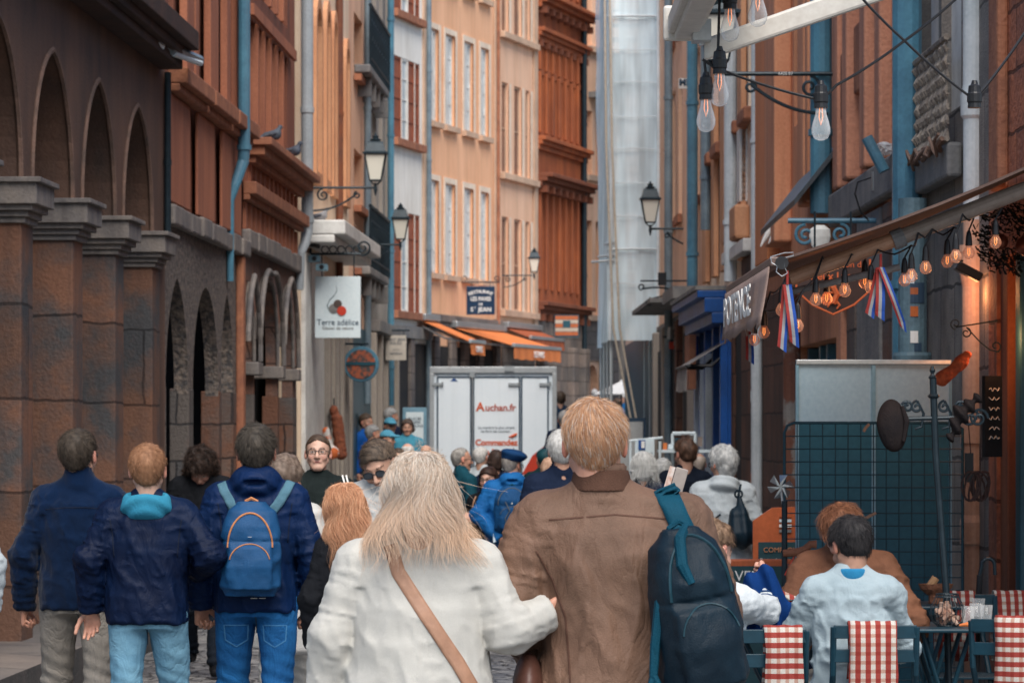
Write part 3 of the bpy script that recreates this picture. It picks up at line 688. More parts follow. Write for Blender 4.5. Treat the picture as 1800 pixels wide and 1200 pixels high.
# ------------------------------------------------------------ ground
def cobbles():
    m = bpy.data.materials.new('cobblestones'); m.use_nodes = True; nt = m.node_tree; L = nt.links; b = nt.nodes['Principled BSDF']
    tc = nn(nt, 'ShaderNodeNewGeometry'); vo = nn(nt, 'ShaderNodeTexVoronoi'); vo.feature = 'DISTANCE_TO_EDGE'; vo.inputs['Scale'].default_value = 8
    v2 = nn(nt, 'ShaderNodeTexVoronoi'); v2.inputs['Scale'].default_value = 8
    for v in (vo, v2): L.new(tc.outputs['Position'], v.inputs['Vector'])
    r = nn(nt, 'ShaderNodeValToRGB'); r.color_ramp.elements[0].position = .02; r.color_ramp.elements[1].position = .09
    L.new(vo.outputs['Distance'], r.inputs[0])
    sp = nn(nt, 'ShaderNodeSeparateColor'); L.new(v2.outputs['Color'], sp.inputs[0])
    r2 = nn(nt, 'ShaderNodeValToRGB'); r2.color_ramp.elements[0].color = (.10, .10, .105, 1); r2.color_ramp.elements[1].color = (.30, .29, .28, 1); L.new(sp.outputs[0], r2.inputs[0])
    mx = nn(nt, 'ShaderNodeMix', data_type='RGBA', blend_type='MULTIPLY'); mx.inputs[0].default_value = .8; L.new(r2.outputs[0], mx.inputs[6]); L.new(r.outputs[0], mx.inputs[7]); L.new(mx.outputs[2], b.inputs['Base Color'])
    bp = nn(nt, 'ShaderNodeBump'); bp.inputs['Distance'].default_value = .03; bp.inputs['Strength'].default_value = .8; L.new(r.outputs[0], bp.inputs['Height']); L.new(bp.outputs[0], b.inputs['Normal'])
    b.inputs['Roughness'].default_value = .45
    return m
def gz(Y): return 0.0 if Y < 56 else min(1.2, (Y - 56) * .045)
bm = B()
ys = [-60, 0, 20, 40, 56, 60, 65, 70, 75, 82.6, 90, 140, 400]
row = [[bm.verts.new((x, y, gz(y))) for x in (-300, -8, 0, 8, 300)] for y in ys]
for a, b_ in zip(row, row[1:]):
    for i in range(4): bm.faces.new((a[i], a[i + 1], b_[i + 1], b_[i]))
g = obj('street', bm, cobbles()); tag(g, kind='structure')
# raised pavement under the arcade
def LX(Y): return -4.0 + .03383 * Y
M_pave = surf('worn stone paving', (.22, .21, .2), (.13, .13, .135), scale=2, rough=.5, bricks=(1.1, .6, .01), bump=.2, world=True)
M_kerb = surf('dark kerb stone', (.10, .09, .085), (.055, .055, .055), scale=4, bump=.4, world=True)
bm = B()
for y0, y1 in ((8, 20), (20, 29.3)):
    for (z0, z1, off) in ((0, .24, .50),):
        a = [(LX(y0) + off, y0), (LX(y1) + off, y1), (LX(y1) - 4, y1), (LX(y0) - 4, y0)]
        lo = [bm.verts.new((x, y, z0)) for x, y in a]; hi = [bm.verts.new((x, y, z1)) for x, y in a]
        f = bm.faces.new(hi); f.material_index = 0
        for i in range(4):
            f = bm.faces.new((lo[i], lo[(i + 1) % 4], hi[(i + 1) % 4], hi[i])); f.material_index = 1
g = obj('pavement', bm, [M_pave, M_kerb]); tag(g, kind='structure')

# ------------------------------------------------------------ left side
def Lp(px): Y = 24000.0 / (1103 - px); return (LX(Y), Y)
# L1: tall arcade
f = Facade('arcade_building', 'dark brown building at the left edge with tall arcade of big square piers', Lp(-330), Lp(290), 6.2)
L1 = f; o0 = f.A.y
def sY(f, Y): return (Y - f.A.y) / f.d.y
piers = [16.5 + 0.0, 18.58, 20.63, 22.68, 24.77, 26.80, 28.88]
piers = [p for p in piers if sY(f, p) > .3]
PW = .42
for a, b_ in zip(piers, piers[1:]):
    f.holes.append(pointed(sY(f, a) + PW / 2, sY(f, b_) - PW / 2, -.0, 3.28, 4.27, 10))
bm = B(); poly_prism(bm, [[(0, 0)] + [(q, z) for h in f.holes for (q, z) in ([h[0]] + h[2:][::-1] + [h[1]])] + [(f.L, 0), (f.L, f.H), (0, f.H)]], 0, .34)
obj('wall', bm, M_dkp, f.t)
for h in f.holes:
    pts = h[2:]
    for y_, r_ in ((-.004, .022), (.342, .016)):
        bm = B(); tube(bm, [(q, y_, z) for q, z in pts], r_, 6); obj('lit_arch_rim', bm, surf('lit brown arch rim', (.22, .13, .095), (.11, .075, .06), scale=4, bump=.3), f.t)  # lighter plaster rim, its colour standing in for light along the soffit edges
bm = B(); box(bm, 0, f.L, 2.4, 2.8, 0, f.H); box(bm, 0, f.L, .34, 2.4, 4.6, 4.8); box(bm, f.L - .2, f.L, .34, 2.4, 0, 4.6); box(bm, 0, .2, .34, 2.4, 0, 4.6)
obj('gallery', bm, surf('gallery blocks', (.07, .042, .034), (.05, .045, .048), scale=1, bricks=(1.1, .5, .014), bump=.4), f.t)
for p in piers:
    s = sY(f, p)
    bm = B(); box(bm, s - PW / 2 - .012, s + PW / 2 + .012, -.012, .352, 0, 3.02)
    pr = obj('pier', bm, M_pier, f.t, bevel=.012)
    bm = B()
    for k, (e, z0, z1) in enumerate(((.04, 2.99, 3.03), (.065, 3.03, 3.07), (.10, 3.07, 3.11), (.135, 3.11, 3.25), (.165, 3.25, 3.285))):
        box(bm, s - PW / 2 - e, s + PW / 2 + e, -e, .34 + e, z0, z1)
    obj('capital', bm, M_cap, f.t, bevel=.006)
f.boxes('ledge', [(0, f.L - .35, .34, 0, 4.86, 5.02), (0, f.L - .35, .26, 0, 4.78, 4.86), (0, f.L - .35, .2, 0, 4.70, 4.78)], surf('dark ledge', (.07, .035, .025), (.035, .022, .02), scale=3, bump=.4), bevel=.01)  # ledge in darker browns than the wall
for k in range(5):
    s = f.L - .9 - k * 1.5
    f.boxes('pilaster', [(s - .12, s + .12, .05, 0, 5.03, 8)], M_redp)
f.pipe(0, 3.3, 4.7, r=.03, out=.04, mat=M_iron, s=f.L - .12)

# L2
f = Facade('arcade_house', 'red brown rendered house above three pitted pointed arches', Lp(290), Lp(424), 7); L2 = f
for (a, b_) in ((287, 331), (339, 384), (389, 409)):
    s0, s1 = f.s(max(a, 291)), f.s(b_); f.holes.append(pointed(s0, s1, .0, 1.95 if s1 - s0 > 1 else 2.2, 2.97, 12))
bm = B(); 
def wall_open(f, t, zlo=0.0):
    """wall whose openings reach the ground: outline runs up and down around them"""
    pts = [(0, zlo)]
    for h in sorted([h for h in f.holes if h[0][1] <= zlo + .01], key=lambda h: h[0][0]):
        pts += [h[0]] + h[2:][::-1] + [h[1]]
    pts += [(f.L, zlo), (f.L, f.H), (0, f.H)]
    return [pts] + [h for h in f.holes if h[0][1] > zlo + .01]
# lower pitted part and upper plaster part
def lower_upper(f, zsplit, mlow, mup, t=.17, uptrim=0.02, zb=2.0):
    lows = sorted([h for h in f.holes if h[0][1] < .01], key=lambda h: h[0][0]); e = 0.0; segs = []
    for h in lows: segs.append((e, h[0][0])); e = h[1][0]
    segs.append((e, f.L))
    f.boxes('wall_block', [(a, b_, .006, t + .004, 0, zb) for a, b_ in segs if b_ - a > .03], M_blocks, bevel=.012)
    keep = f.holes; f.holes = [[(h[0][0], zb), (h[1][0], zb)] + h[2:] if h[0][1] < .01 else h for h in f.holes]
    low = [h for h in f.holes if h[0][1] < zsplit and h[0][1] < 3]; up = [h for h in f.holes if h[0][1] >= zsplit]
    pts = [(0, zb)]
    for h in sorted([h for h in low if h[0][1] <= zb+.01], key=lambda h: h[0][0]): pts += [h[0]] + h[2:][::-1] + [h[1]]
    pts += [(f.L, zb), (f.L, zsplit), (0, zsplit)]
    bm = B(); poly_prism(bm, [pts], 0, .13); obj('wall', bm, mlow, f.t)
    bm = B(); poly_prism(bm, [rect(0, f.L, zsplit, f.H)] + up, uptrim, t); obj('upper_wall', bm, mup, f.t)
sws = []
for (a, b_) in ((326, 338), (371, 381), (418, 423)):
    s0, s1 = f.s(a), f.s(b_); sws.append((s0, s1))
    f.holes.append(rect(s0 + .1, s1 - .02, 4.95, 6.5))
for (a, b_) in ((300, 309), (345, 352), (392, 399)):
    f.holes.append(rect(f.s(a), f.s(b_), 4.95, 6.6))
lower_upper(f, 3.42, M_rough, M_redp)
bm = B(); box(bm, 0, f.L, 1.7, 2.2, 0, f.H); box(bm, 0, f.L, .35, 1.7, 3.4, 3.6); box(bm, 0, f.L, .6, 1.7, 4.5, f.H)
obj('gallery', bm, surf('shade dark gallery blocks', (.05, .045, .045), (.025, .027, .03), scale=1, bricks=(.9, .45, .014), bump=.4), f.t)  # shade behind the arches put into the near-black block colour
lst = []
for k in range(9):
    s0 = f.L * k / 9
    lst.append((s0 + .01, s0 + f.L / 9 - .01, .09 + .02 * math.sin(k * 5), 0, 3.40, 3.58 + .015 * math.sin(k * 3)))
f.boxes('ledge', lst, M_cap, bevel=.02)
lst = []
for k, (a, b_) in enumerate(((290, 341), (343, 385), (387, 426))):
    lst.append((max(0, f.s(a)), min(f.L - .02, f.s(b_)), .2, -.02, 4.62 , 4.76)); lst.append((max(0, f.s(a)), min(f.L - .02, f.s(b_)), .13, -.02, 4.55, 4.62))
f.boxes('sill', lst, M_ledge, bevel=.012)
for a, b_ in ((291, 325), (339, 369), (382, 416)):
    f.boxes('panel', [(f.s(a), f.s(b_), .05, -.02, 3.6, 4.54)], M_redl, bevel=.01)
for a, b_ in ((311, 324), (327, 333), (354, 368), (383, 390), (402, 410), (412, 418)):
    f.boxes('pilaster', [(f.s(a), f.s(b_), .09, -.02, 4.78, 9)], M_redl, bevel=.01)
f.boxes('ledge', [(0, f.L, .22, -.02, 6.85, 6.98)], M_ledge)
# blue pipe with elbow
bm = B(); sp = f.s(429, .16)
tube(bm, [(sp, -.16, 7), (sp, -.16, 4.42), (sp, -.15, 4.3), (sp - .12, -.08, 4.05), (sp - .16, -.04, 3.9), (sp - .16, -.04, 3.1)], [.062] * 2 + [.06, .05, .04, .035], 12)
tube(bm, [(sp, -.16, 4.42), (sp, -.16, 4.47)], .075, 12); 
obj('drainpipe', bm, M_pipeb, f.t)

# L3
f = Facade('arcade_house', 'red brown house with tall mullioned window above moulded stone arches, pigeons on its sill', Lp(424), Lp(521), 7.8); L3 = f
for (a, b_, za) in ((426, 445, 3.28), (447, 487, 3.38), (490, 514, 3.42)):
    f.holes.append(pointed(f.s(a), f.s(b_), 0.0, 2.35, za - .12, 12))
ws, we = f.s(441), f.s(508)
f.holes.append(rect(ws, we, 4.72, 6.0)); f.holes.append(rect(ws, we, 6.35, 7.6))
lower_upper(f, 3.6, surf('mixed arch stone', (.24, .12, .08), (.12, .1, .1), scale=3, bump=.6, drip=.5, dripc=(.06, .06, .06), bricks=(.8, .4, .01)), M_redp)
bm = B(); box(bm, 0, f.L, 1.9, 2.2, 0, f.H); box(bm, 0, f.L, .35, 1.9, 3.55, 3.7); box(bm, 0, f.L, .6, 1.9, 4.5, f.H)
obj('gallery', bm, MATS['shade dark gallery blocks'], f.t)
for z0, z1 in ((4.72, 6.0), (6.35, 7.6)):
    for k in range(1, 6):
        s = ws + (we - ws) * k / 6
        f.boxes('mullion', [(s - .05, s + .05, 0.01, .2, z0, z1)], M_redl, bevel=.01)
    f.boxes('window', [(ws, we, -.24, .3, z0, z1)], M_pane)
f.boxes('lintel', [(f.s(437), f.s(513), .06, -.02, 6.0, 6.12)], M_redl)
f.boxes('sill', [(f.s(431), f.s(523), .28, -.02, 4.60, 4.68), (f.s(432), f.s(522), .2, -.02, 4.50, 4.60), (f.s(433), f.s(521), .1, -.02, 4.42, 4.5)], M_ledge, bevel=.01)
f.boxes('ledge', [(0, f.L, .16, -.02, 4.06, 4.19), (0, f.L, .09, -.02, 4.0, 4.06)], M_ledge, bevel=.01)
lst = []
for k in range(8):
    s0 = f.L * k / 8; lst.append((s0 + .01, s0 + f.L / 8 - .01, .1 + .02 * math.sin(k * 7), 0, 3.5, 3.70 + .015 * math.sin(k * 3)))
f.boxes('ledge', lst, M_cap, bevel=.02)
bm = B()
for k in range(13):
    s = f.L * (k + .5) / 13; box(bm, s - .10, s + .06, -.035, 0, 3.71, 3.99)
    s = f.L * (k + .5) / 13; box(bm, s - .10, s + .06, -.035, 0, 4.2, 4.42)
bm.free()
f.boxes('rib', [(f.L * (k + .5) / 13 - .10, f.L * (k + .5) / 13 + .06, .035, 0, z0, z1) for k in range(13) for z0, z1 in ((3.71, 3.99), (4.2, 4.42))], M_redl)
for (a, b_, za) in ((426, 445, 3.28), (447, 487, 3.38), (490, 514, 3.42)):      # arch mouldings
    s0, s1 = f.s(a), f.s(b_)
    for e, o_ in ((.0, .04), (.08, .10)):
        pts = pointed(s0 - e, s1 + e, 2.2, 2.35, za - .12 + e, 12)[1:]
        bm = B(); tube(bm, [(q + .008 * math.sin(z * 40), -o_ + .03, z) for q, z in pts[1:-2]], .03 if e else .022, 7); obj('arch_moulding', bm, M_cap, f.t)
for px in (446, 488, 516):
    s = f.s(px); w = .18 if px == 446 else .12
    f.boxes('impost', [(s - w - .04, s + w + .04, .08, .3, 2.2, 2.34)], M_cap, bevel=.015)
f.boxes('corner_strip', [(f.s(414.5) , f.s(418.5), .08, 0, 0, 3.4)], M_ledge, bevel=.02)
bm = B(); sp = f.L + .12
tube(bm, [(sp, -.12, 7.8), (sp, -.12, 4.12), (sp, -.12, 4.02), (sp - .1, -.10, 3.86), (sp - .22, -.06, 3.74), (sp - .24, -.05, 3.3)], [.073, .073, .07, .06, .055, .05], 14)
for z in (4.12, 5.45, 7.3): tube(bm, [(sp, -.12, z), (sp, -.12, z + .07)], .084, 14)
obj('drainpipe', bm, surf('light grey pipe', (.36, .39, .41), (.28, .31, .33), rough=.4, scale=2, bump=.04), f.t)

# L4: cream house
f = Facade('cream_house', 'cream house with tall orange framed windows behind the grey drainpipe', Lp(528), Lp(613), 8.8)
def win_px(f, p0, p1, y0, y1, **kw):     # y at the left edge
    s0, s1 = f.s(p0), f.s(p1); return f.window(s0, s1, f.z(p0, y1), f.z(p0, y0), **kw)
L4 = f
for (a, b_, yt) in ((549, 560, 5), (567, 575, 12), (580, 587, 30), (602, 609, 78)):
    s0, s1 = f.s(a), f.s(b_); zb = 4.9; zt = f.z(a, yt)
    f.holes.append(arched(s0 + .1, s1 - .1, zb, zt - .3, .28)); 
    f.boxes('window', [(s0 + .1, s1 - .1, -.24, .3, zb, zt)], M_shut)
    bm = B(); poly_prism(bm, [arched(s0 - .04, s1 + .04, zb - .15, zt - .3, .42), arched(s0 + .1, s1 - .1, zb, zt - .3, .28)], -.06, 0); obj('surround', bm, M_ostr, f.t)
bm = B(); poly_prism(bm, wall_open(f, .3), 0, .3); obj('wall', bm, M_cream, f.t)
bm = B(); box(bm, 0, f.L, .55, 3, 0, f.H); obj('back_wall', bm, M_dark, f.t)
f.boxes('corner_strip', [(f.s(543, .02), f.s(548, .02), .02, 0, 0, 13)], M_peachl)
f.pipe(597, 3.4, 13, r=.05, out=.06, mat=M_piper)
f.boxes('cornice', [(0.0, f.s(600), .55, 0, 4.0, 4.18), (0, f.s(600), .42, 0, 3.9, 4.0)], M_white, bevel=.02)
f.boxes('shop_panel', [(.05, f.s(562), .06, 0, 0, 3.8)], M_white, bevel=.01)
for px in (566, 574, 582, 590, 598, 605):
    s = f.s(px); f.boxes('shop_post', [(s - .12, s + .12, .12, 0, 0, 3.2)], M_gold if px % 4 else M_lip, bevel=.01)
f.boxes('shop_front', [(f.s(563), f.L, .03, 0, 0, 3.1)], M_teal); f.boxes('shop_lintel', [(f.s(563), f.L, .16, 0, 3.2, 3.45)], M_white, bevel=.01)

f = Facade('peach_house', 'narrow peach house between cream house and grey balcony house', Lp(613), Lp(646), 9.4); L4b = f
for (y0, y1) in ((20, 130), (260, 360), (395, 470)):
    win_px(f, 622, 637, y0, y1, fm=M_peachl, pm=M_shut, depth=.12)
    z = f.z(622, y1); f.boxes('sill', [(f.s(621), f.s(639), .12, -.01, z - .1, z - .004)], M_ledge)
f.wall(M_peach)
f.boxes('shop_front', [(.1, f.L - .1, .06, 0, 0, 3.1)], M_teal)
f = Facade('balcony_house', 'grey beige house with iron balconies and shuttered windows', Lp(646), Lp(688), 10.2); L5 = f
for zz in (9.1, 6.2, 4.1):
    for (a, b_) in ((654, 661), (666, 672), (677, 682)):
        if zz > 5: f.window(f.s(a), f.s(b_), zz - 1.15, zz + .7, fm=M_white, pm=M_pane, bars=(0, 2), depth=.15)
f.wall(M_gold)
for zb, nm in ((6.95, 0), (4.0, 1)):
    bz = B(); 
    f.boxes('balcony', [(f.s(651, .24), f.s(684, .24), .24, 0, zb - .12, zb)], M_lip, bevel=.02)
    for k in range(22):
        s = f.s(651, .22) + (f.s(684, .22) - f.s(651, .22)) * k / 21; tube(bz, [(s, -.22, zb), (s, -.22, zb + .9)], .018, 5)
    tube(bz, [(f.s(651, .22), -.22, zb + .9), (f.s(684, .22), -.22, zb + .9)], .03, 6); tube(bz, [(f.s(651, .22), -.22, zb + .12), (f.s(684, .22), -.22, zb + .12)], .02, 6)
    for k in range(10):
        s = f.s(653, .22) + (f.s(682, .22) - f.s(653, .22)) * k / 9; tube(bz, arc((s, -.22, zb + .55), .16, 0, 330, 12), .016, 5)
    obj('railing', bz, M_iron, f.t)
    for k in range(5):
        s = f.s(653, .2) + (f.s(682, .2) - f.s(653, .2)) * k / 4; f.boxes('bracket', [(s - .06, s + .06, .2, 0, zb - .4, zb - .13)], M_lip)
f.pipe(646, 2, 13, r=.055, out=.1, mat=M_pipe); f.pipe(687, 2, 13, r=.055, out=.12, mat=M_pipeb)
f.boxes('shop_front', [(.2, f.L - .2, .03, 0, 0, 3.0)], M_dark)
for k in range(5):
    s = .1 + (f.L - .2) * k / 4; f.boxes('shop_post', [(s - .12, s + .12, .14, 0, 0, 3.1)], M_gold, bevel=.01)
f.boxes('cornice', [(0, f.L, .2, 0, 3.12, 3.3)], M_lip, bevel=.01)

# ------------------------------------------------------------ far curved row
def Pt(px, Y): return ((px - CX) / F * Y, Y)
f = Facade('white_house', 'white plastered house with red shuttered windows above the small orange awning', Pt(676, 69.6), Pt(752, 73), 12); F1 = f
for (y0, y1) in ((-90, 15), (95, 241), (368, 490 + 55)):
    s0, s1 = f.s(690), f.s(738)
    z0, z1 = f.z(690, y1), f.z(690, y0)
    for (a, b_, m_) in ((690, 706, M_shut), (706.5, 717, M_paneb), (717.5, 729, M_shut), (729.5, 738, M_shut)):
        f.window(f.s(a), f.s(b_), z0, z1, fm=M_shut if m_ is M_shut else M_white, pm=m_, bars=(0, 3), fw=.05, depth=.012)
    f.boxes('sill', [(s0 - .08, s1 + .08, .14, -.01, z0 - .16, z0 - .004)], M_ledge, bevel=.01)
f.wall(M_white_pl); f.boxes('corner_strip', [(f.s(742), f.L - .02, .05, 0, 3.6, 15)], M_peachl)
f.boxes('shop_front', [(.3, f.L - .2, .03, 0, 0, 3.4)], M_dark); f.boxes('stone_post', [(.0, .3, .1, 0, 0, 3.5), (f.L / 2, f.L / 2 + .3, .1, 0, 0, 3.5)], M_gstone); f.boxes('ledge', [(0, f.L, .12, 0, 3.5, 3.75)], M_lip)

f = Facade('orange_house', 'orange plastered house with four columns of tall white framed windows', Pt(752, 73), Pt(877, 78.4), 12.8); F2 = f
for (z0, z1) in ((4.95, 6.95), (8.2, 10.2), (11.3, 12.6)):
    for (a, b_) in ((756, 769), (781, 798), (814, 830), (843, 857)):
        s0, s1 = f.s(a) - .04, f.s(b_) + .04
        f.window(s0 + .04, s1 - .04, z0, z1, fm=M_white, pm=M_paneb, bars=(1, 3), fw=.07, depth=.045)
        f.boxes('surround', [(s0 - .06, s0 + .04, .035, -.01, z0 - .1, z1 + .12), (s1 - .04, s1 + .08, .035, -.044, z0 - .1, z1 + .12), (s0 + .04, s1 - .04, .035, -.01, z1, z1 + .12)], M_jamb)
        f.boxes('sill', [(s0 - .1, s1 + .1, .12, -.01, z0 - .12, z0 - .004)], M_peachl)
        f.boxes('blind', [(s0 + .10, s0 + .10 + (s1 - s0) * .40, -.020, .04, z0 + .05, z1 - .05)], M_white)
f.wall(M_orange)
f.boxes('ledge', [(0, f.L, .1, 0, 3.92, 4.08), (0, f.L, .05, 0, 3.7, 3.92)], M_gstone, bevel=.02)
for px in (760, 790, 812, 838, 868): s = f.s(px); f.boxes('stone_post', [(s - .2, s + .2, .12, 0, .5, 3.6)], M_gstone, bevel=.02)
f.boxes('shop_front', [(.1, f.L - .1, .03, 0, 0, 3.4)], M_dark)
f.pipe(753.5, 1, 15, r=.06, out=.1, mat=M_pipe); f.boxes('corner_strip', [(f.s(867), f.s(873), .05, -.01, 4.1, 15.5)], M_peachl)
f.pipe(876, 4, 15, r=.04, out=.08, mat=M_ledge)

f = Facade('peach_house', 'peach house with groups of three stone framed windows beside the carved red house', Pt(877, 78.4), Pt(942, 81.5), 13.1); F3 = f
for (z0, z1) in ((4.35, 6.5), (7.5, 9.6), (10.75, 12.7)):
    for (a, b_) in ((882, 893), (904, 916), (924, 931)):
        f.window(f.s(a), f.s(b_), z0, z1, fm=M_peachl, pm=surf('reddish pane', (.25, .1, .06), (.12, .07, .06), rough=.3, bump=0), bars=(0, 1), depth=.045)
    f.boxes('sill', [(f.s(878), f.s(940), .14, -.01, z0 - .15, z0 - .004)], M_peachl, bevel=.01)
    f.boxes('surround', [(f.s(b_) - .02, f.s(b_) + .14, .03, -.04, z0, z1) for a, b_ in ((882, 893), (904, 916), (924, 931))], M_jamb)
f.wall(M_peach); f.boxes('shop_front', [(.2, f.L - .2, .03, 0, 0, 3.6)], M_gstone); f.boxes('corner_strip', [(f.s(936), f.L - .01, .06, -.01, 4, 15.5)], M_peachl)

f = Facade('carved_house', 'dark red renaissance house with heavy cornices and rows of mullioned windows', Pt(942, 81.5), Pt(1028, 86.2), 13.9); F4 = f
def row(z0, z1, n, mat_w):
    for k in range(n):
        s0 = .25 + (f.L - .5) * k / n; s1 = .25 + (f.L - .5) * (k + 1) / n
        f.window(s0 + .09, s1 - .09, z0, z1, fm=M_rend, pm=mat_w, bars=(0, 0), depth=.05, fw=.05)
    f.boxes('pilaster', [(.25 + (f.L - .5) * k / n - .07, .25 + (f.L - .5) * k / n + .07, .07, -.01, z0 - .05, z1 + .05) for k in range(n + 1)], M_ren, bevel=.01)
Mpr = surf('brown red shutters', (.3, .085, .04), (.15, .06, .04), scale=3, bump=.1)
row(5.0, 7.3, 7, Mpr); row(8.75, 10.1, 7, Mpr); row(10.25, 10.9, 7, M_rend); row(12.3, 13.6, 7, Mpr)
f.wall(M_ren)
for z, o_ in ((4.55, .3), (7.62, .42), (8.5, .25), (11.1, .22), (11.9, .42)):
    f.boxes('cornice', [(0, f.L, o_, -.01, z, z + .1), (0, f.L, o_ * .66, -.01, z - .1, z), (0, f.L, o_ * .35, -.01, z - .22, z - .1)], M_ren if z > 8 else M_rend, bevel=.015)
    if z not in (8.5,): f.boxes('corbel', [(.2 + (f.L - .4) * k / 7 - .08, .2 + (f.L - .4) * k / 7 + .08, o_ * .6, -.01, z - .36, z - .2) for k in range(8)], M_rend)
f.boxes('stone_front', [(0, f.L, .05, 0, 0, 4.2)], M_gstone)
for px in (948, 968, 1000, 1020):
    s = f.s(px); f.boxes('stone_post', [(s - .25, s + .25, .2, 0, .8, 3.6)], M_gstone, bevel=.03)
f.pipe(1027, 1, 16, r=.07, out=.1, mat=M_iron)

f = Facade('far_house', 'tall pale house with red windows half hidden by the scaffold', Pt(1028, 90), Pt(1090, 92), 14.5); F5 = f
for (z0, z1) in ((8.3, 10.0), (4.6, 7.1), (11.7, 13.9)):
    for (a, b_) in ((1032, 1041), (1047, 1056), (1062, 1072)):
        f.window(f.s(a), f.s(b_), z0, z1, fm=M_peachl, pm=M_shut if z0 > 5 else M_pane, bars=(0, 0), depth=.16)
    f.boxes('sill', [(0, f.L, .14, -.01, z0 - .15, z0 - .004)], M_peachl)
f.holes.append(arched(f.s(1031), f.s(1052), .9, 2.6, .7))
f.wall(M_peach)
f.boxes('stone_front', [(0, f.L, .04, -.01, 3.4, 4.5), (f.s(1053), f.L, .04, 0, .9, 3.39)], M_gstone); f.boxes('door', [(f.s(1033), f.s(1050), -.2, .3, .9, 2.7)], M_shut)
bz = B(); f.boxes('balcony', [(f.s(1034), f.L, .5, 0, 10.35, 10.5)], M_lip)
for k in range(14):
    s = f.s(1034) + .1 * k; tube(bz, [(s, -.45, 10.5), (s, -.45, 11.4)], .02, 5)
box(bz, f.s(1034), f.L, -.47, -.43, 11.38, 11.44); obj('railing', bz, M_iron, f.t)
# house closing the street behind the scaffold
f = Facade('corner_house', 'shadowed grey stone house with dark arches beneath the netting', Pt(1088, 88), Pt(1200, 84), 14)
f.holes.append(arched(f.s(1100), f.s(1125), 1.0, 3.3, 1.0)); f.holes.append(arched(f.s(1135), f.s(1152), 1.0, 3.0, .8))
f.wall(M_gold)

# ------------------------------------------------------------ right side (A far, B near)
def Rp(px): Y = 16500.0 / (px - 850); return (2.75 - .008333 * Y, Y)
def rf(name, label, pa, pb, H=9): return Facade(name, label, Rp(pa), Rp(pb), H)
f = rf('dark_house', 'dark narrow house front right behind the scaffold', 1100, 1158, 11); f.wall(M_peach)
f.boxes('shop_front', [(.5, f.L - .3, .04, 0, .3, 3.2)], M_teal)
f = rf('peach_house', 'plain peach house with small stone sills right of the scaffold', 1158, 1240, 9.6); R6 = f
for (a, b_) in ((1181, 1187), (1193, 1199), (1222, 1230)):
    for z0 in (4.6, 7.2):
        f.window(f.s(a), f.s(b_), z0, z0 + 1.9, fm=M_white, pm=M_pane, bars=(1, 2), depth=.2)
        f.boxes('sill', [(f.s(a) - .1, f.s(b_) + .1, .07, -.01, z0 - .12, z0 - .004)], M_ledge)
f.wall(M_peach)
f.pipe(1175, 0, 12, r=.06, out=.12, mat=M_pipe); f.pipe(1217, 3.2, 12, r=.07, out=.12, mat=M_pipeb); f.pipe(1240, 4, 12, r=.06, out=.1, mat=M_pipe)
f.boxes('stone_front', [(0, f.L, .05, 0, 0, 3.2)], M_gstone)
for px in (1163, 1180, 1205, 1228): s = f.s(px); f.boxes('shop_post', [(s - .2, s + .2, .14, 0, 0, 3.1)], M_gold if px != 1205 else M_brst, bevel=.02)
f.boxes('doorway', [(f.s(1164), f.s(1172), .07, 0, 0, 2.8), (f.s(1186), f.s(1200), .07, 0, 0, 2.9), (f.s(1210), f.s(1224), .07, 0, 0, 2.9)], M_dark)
f.boxes('canopy', [(f.s(1176), f.s(1215), .55, 0, 3.3, 3.36), (f.s(1218), f.L - .1, .4, 0, 3.25, 3.4)], M_lip)

f = rf('pilastered_house', 'pale orange house with broad orange pilasters above the blue shop', 1240, 1336, 8.4); R5 = f
for (a, b_) in ((1252, 1258), (1266, 1274), (1297, 1305), (1316, 1326)):
    f.window(f.s(a), f.s(b_), 4.9, 7.4, fm=M_white, pm=M_shut if a > 1290 else M_paneb, bars=(0, 2), depth=.15)
    z = 4.9; f.boxes('sill', [(f.s(a) - .12, f.s(b_) + .12, .12, -.01, z - .14, z - .004)], M_ledge, bevel=.02)
f.wall(M_cream)
for a, b_ in ((1244, 1250), (1260, 1265), (1276, 1283), (1291, 1296), (1307, 1314)):
    f.boxes('pilaster', [(f.s(a), f.s(b_), .07, -.01, 3.4, 12)], M_ostr, bevel=.01)
f.boxes('corbel', [(f.s(1294), f.s(1304), .16, 0, 3.62, 3.95), (f.s(1308), f.s(1318), .16, 0, 3.6, 3.95)], M_ostr, bevel=.03)
f.boxes('ledge', [(f.s(1290), f.s(1330), .14, 0, 3.42, 3.55)], M_white, bevel=.01)
f.pipe(1284, 3.2, 12, r=.07, out=.12, mat=M_pipew); f.pipe(1330, 0, 12, r=.055, out=.1, mat=M_pipew)
f.boxes('notice', [(f.s(1309), f.s(1314), .085, 0, 4.0, 4.75)], M_white)
# blue shop
s0, s1 = f.s(1241), f.s(1293)
f.boxes('shop_fascia', [(s0, s1, .42, 0, 3.06, 3.14), (s0, s1, .34, 0, 2.9, 3.06), (s0, s1, .26, 0, 2.78, 2.9)], M_blue, bevel=.01)
f.boxes('fascia_capping', [(s0, s1, .44, 0, 3.145, 3.19)], M_lip)
f.boxes('shop_front', [(s0, s1, .08, 0, 0, 2.77)], M_blue)
f.boxes('shop_window', [(f.s(1262), f.s(1275), .1, 0, .5, 2.6)], M_pane)
for px in (1243, 1252, 1262, 1277, 1291): s = f.s(px); f.boxes('shop_post', [(s - .07, s + .07, .16, 0, 0, 2.77)], M_blue, bevel=.008)
for px in (1246, 1256, 1266): s = f.s(px); f.boxes('pale_strip', [(s - .02, s + .02, .175, -.08, .1, 2.5)], M_pipew)
f.boxes('menu_board', [(f.s(1247), f.s(1256), .3, -.22, 2.1, 2.75)], M_ledge)
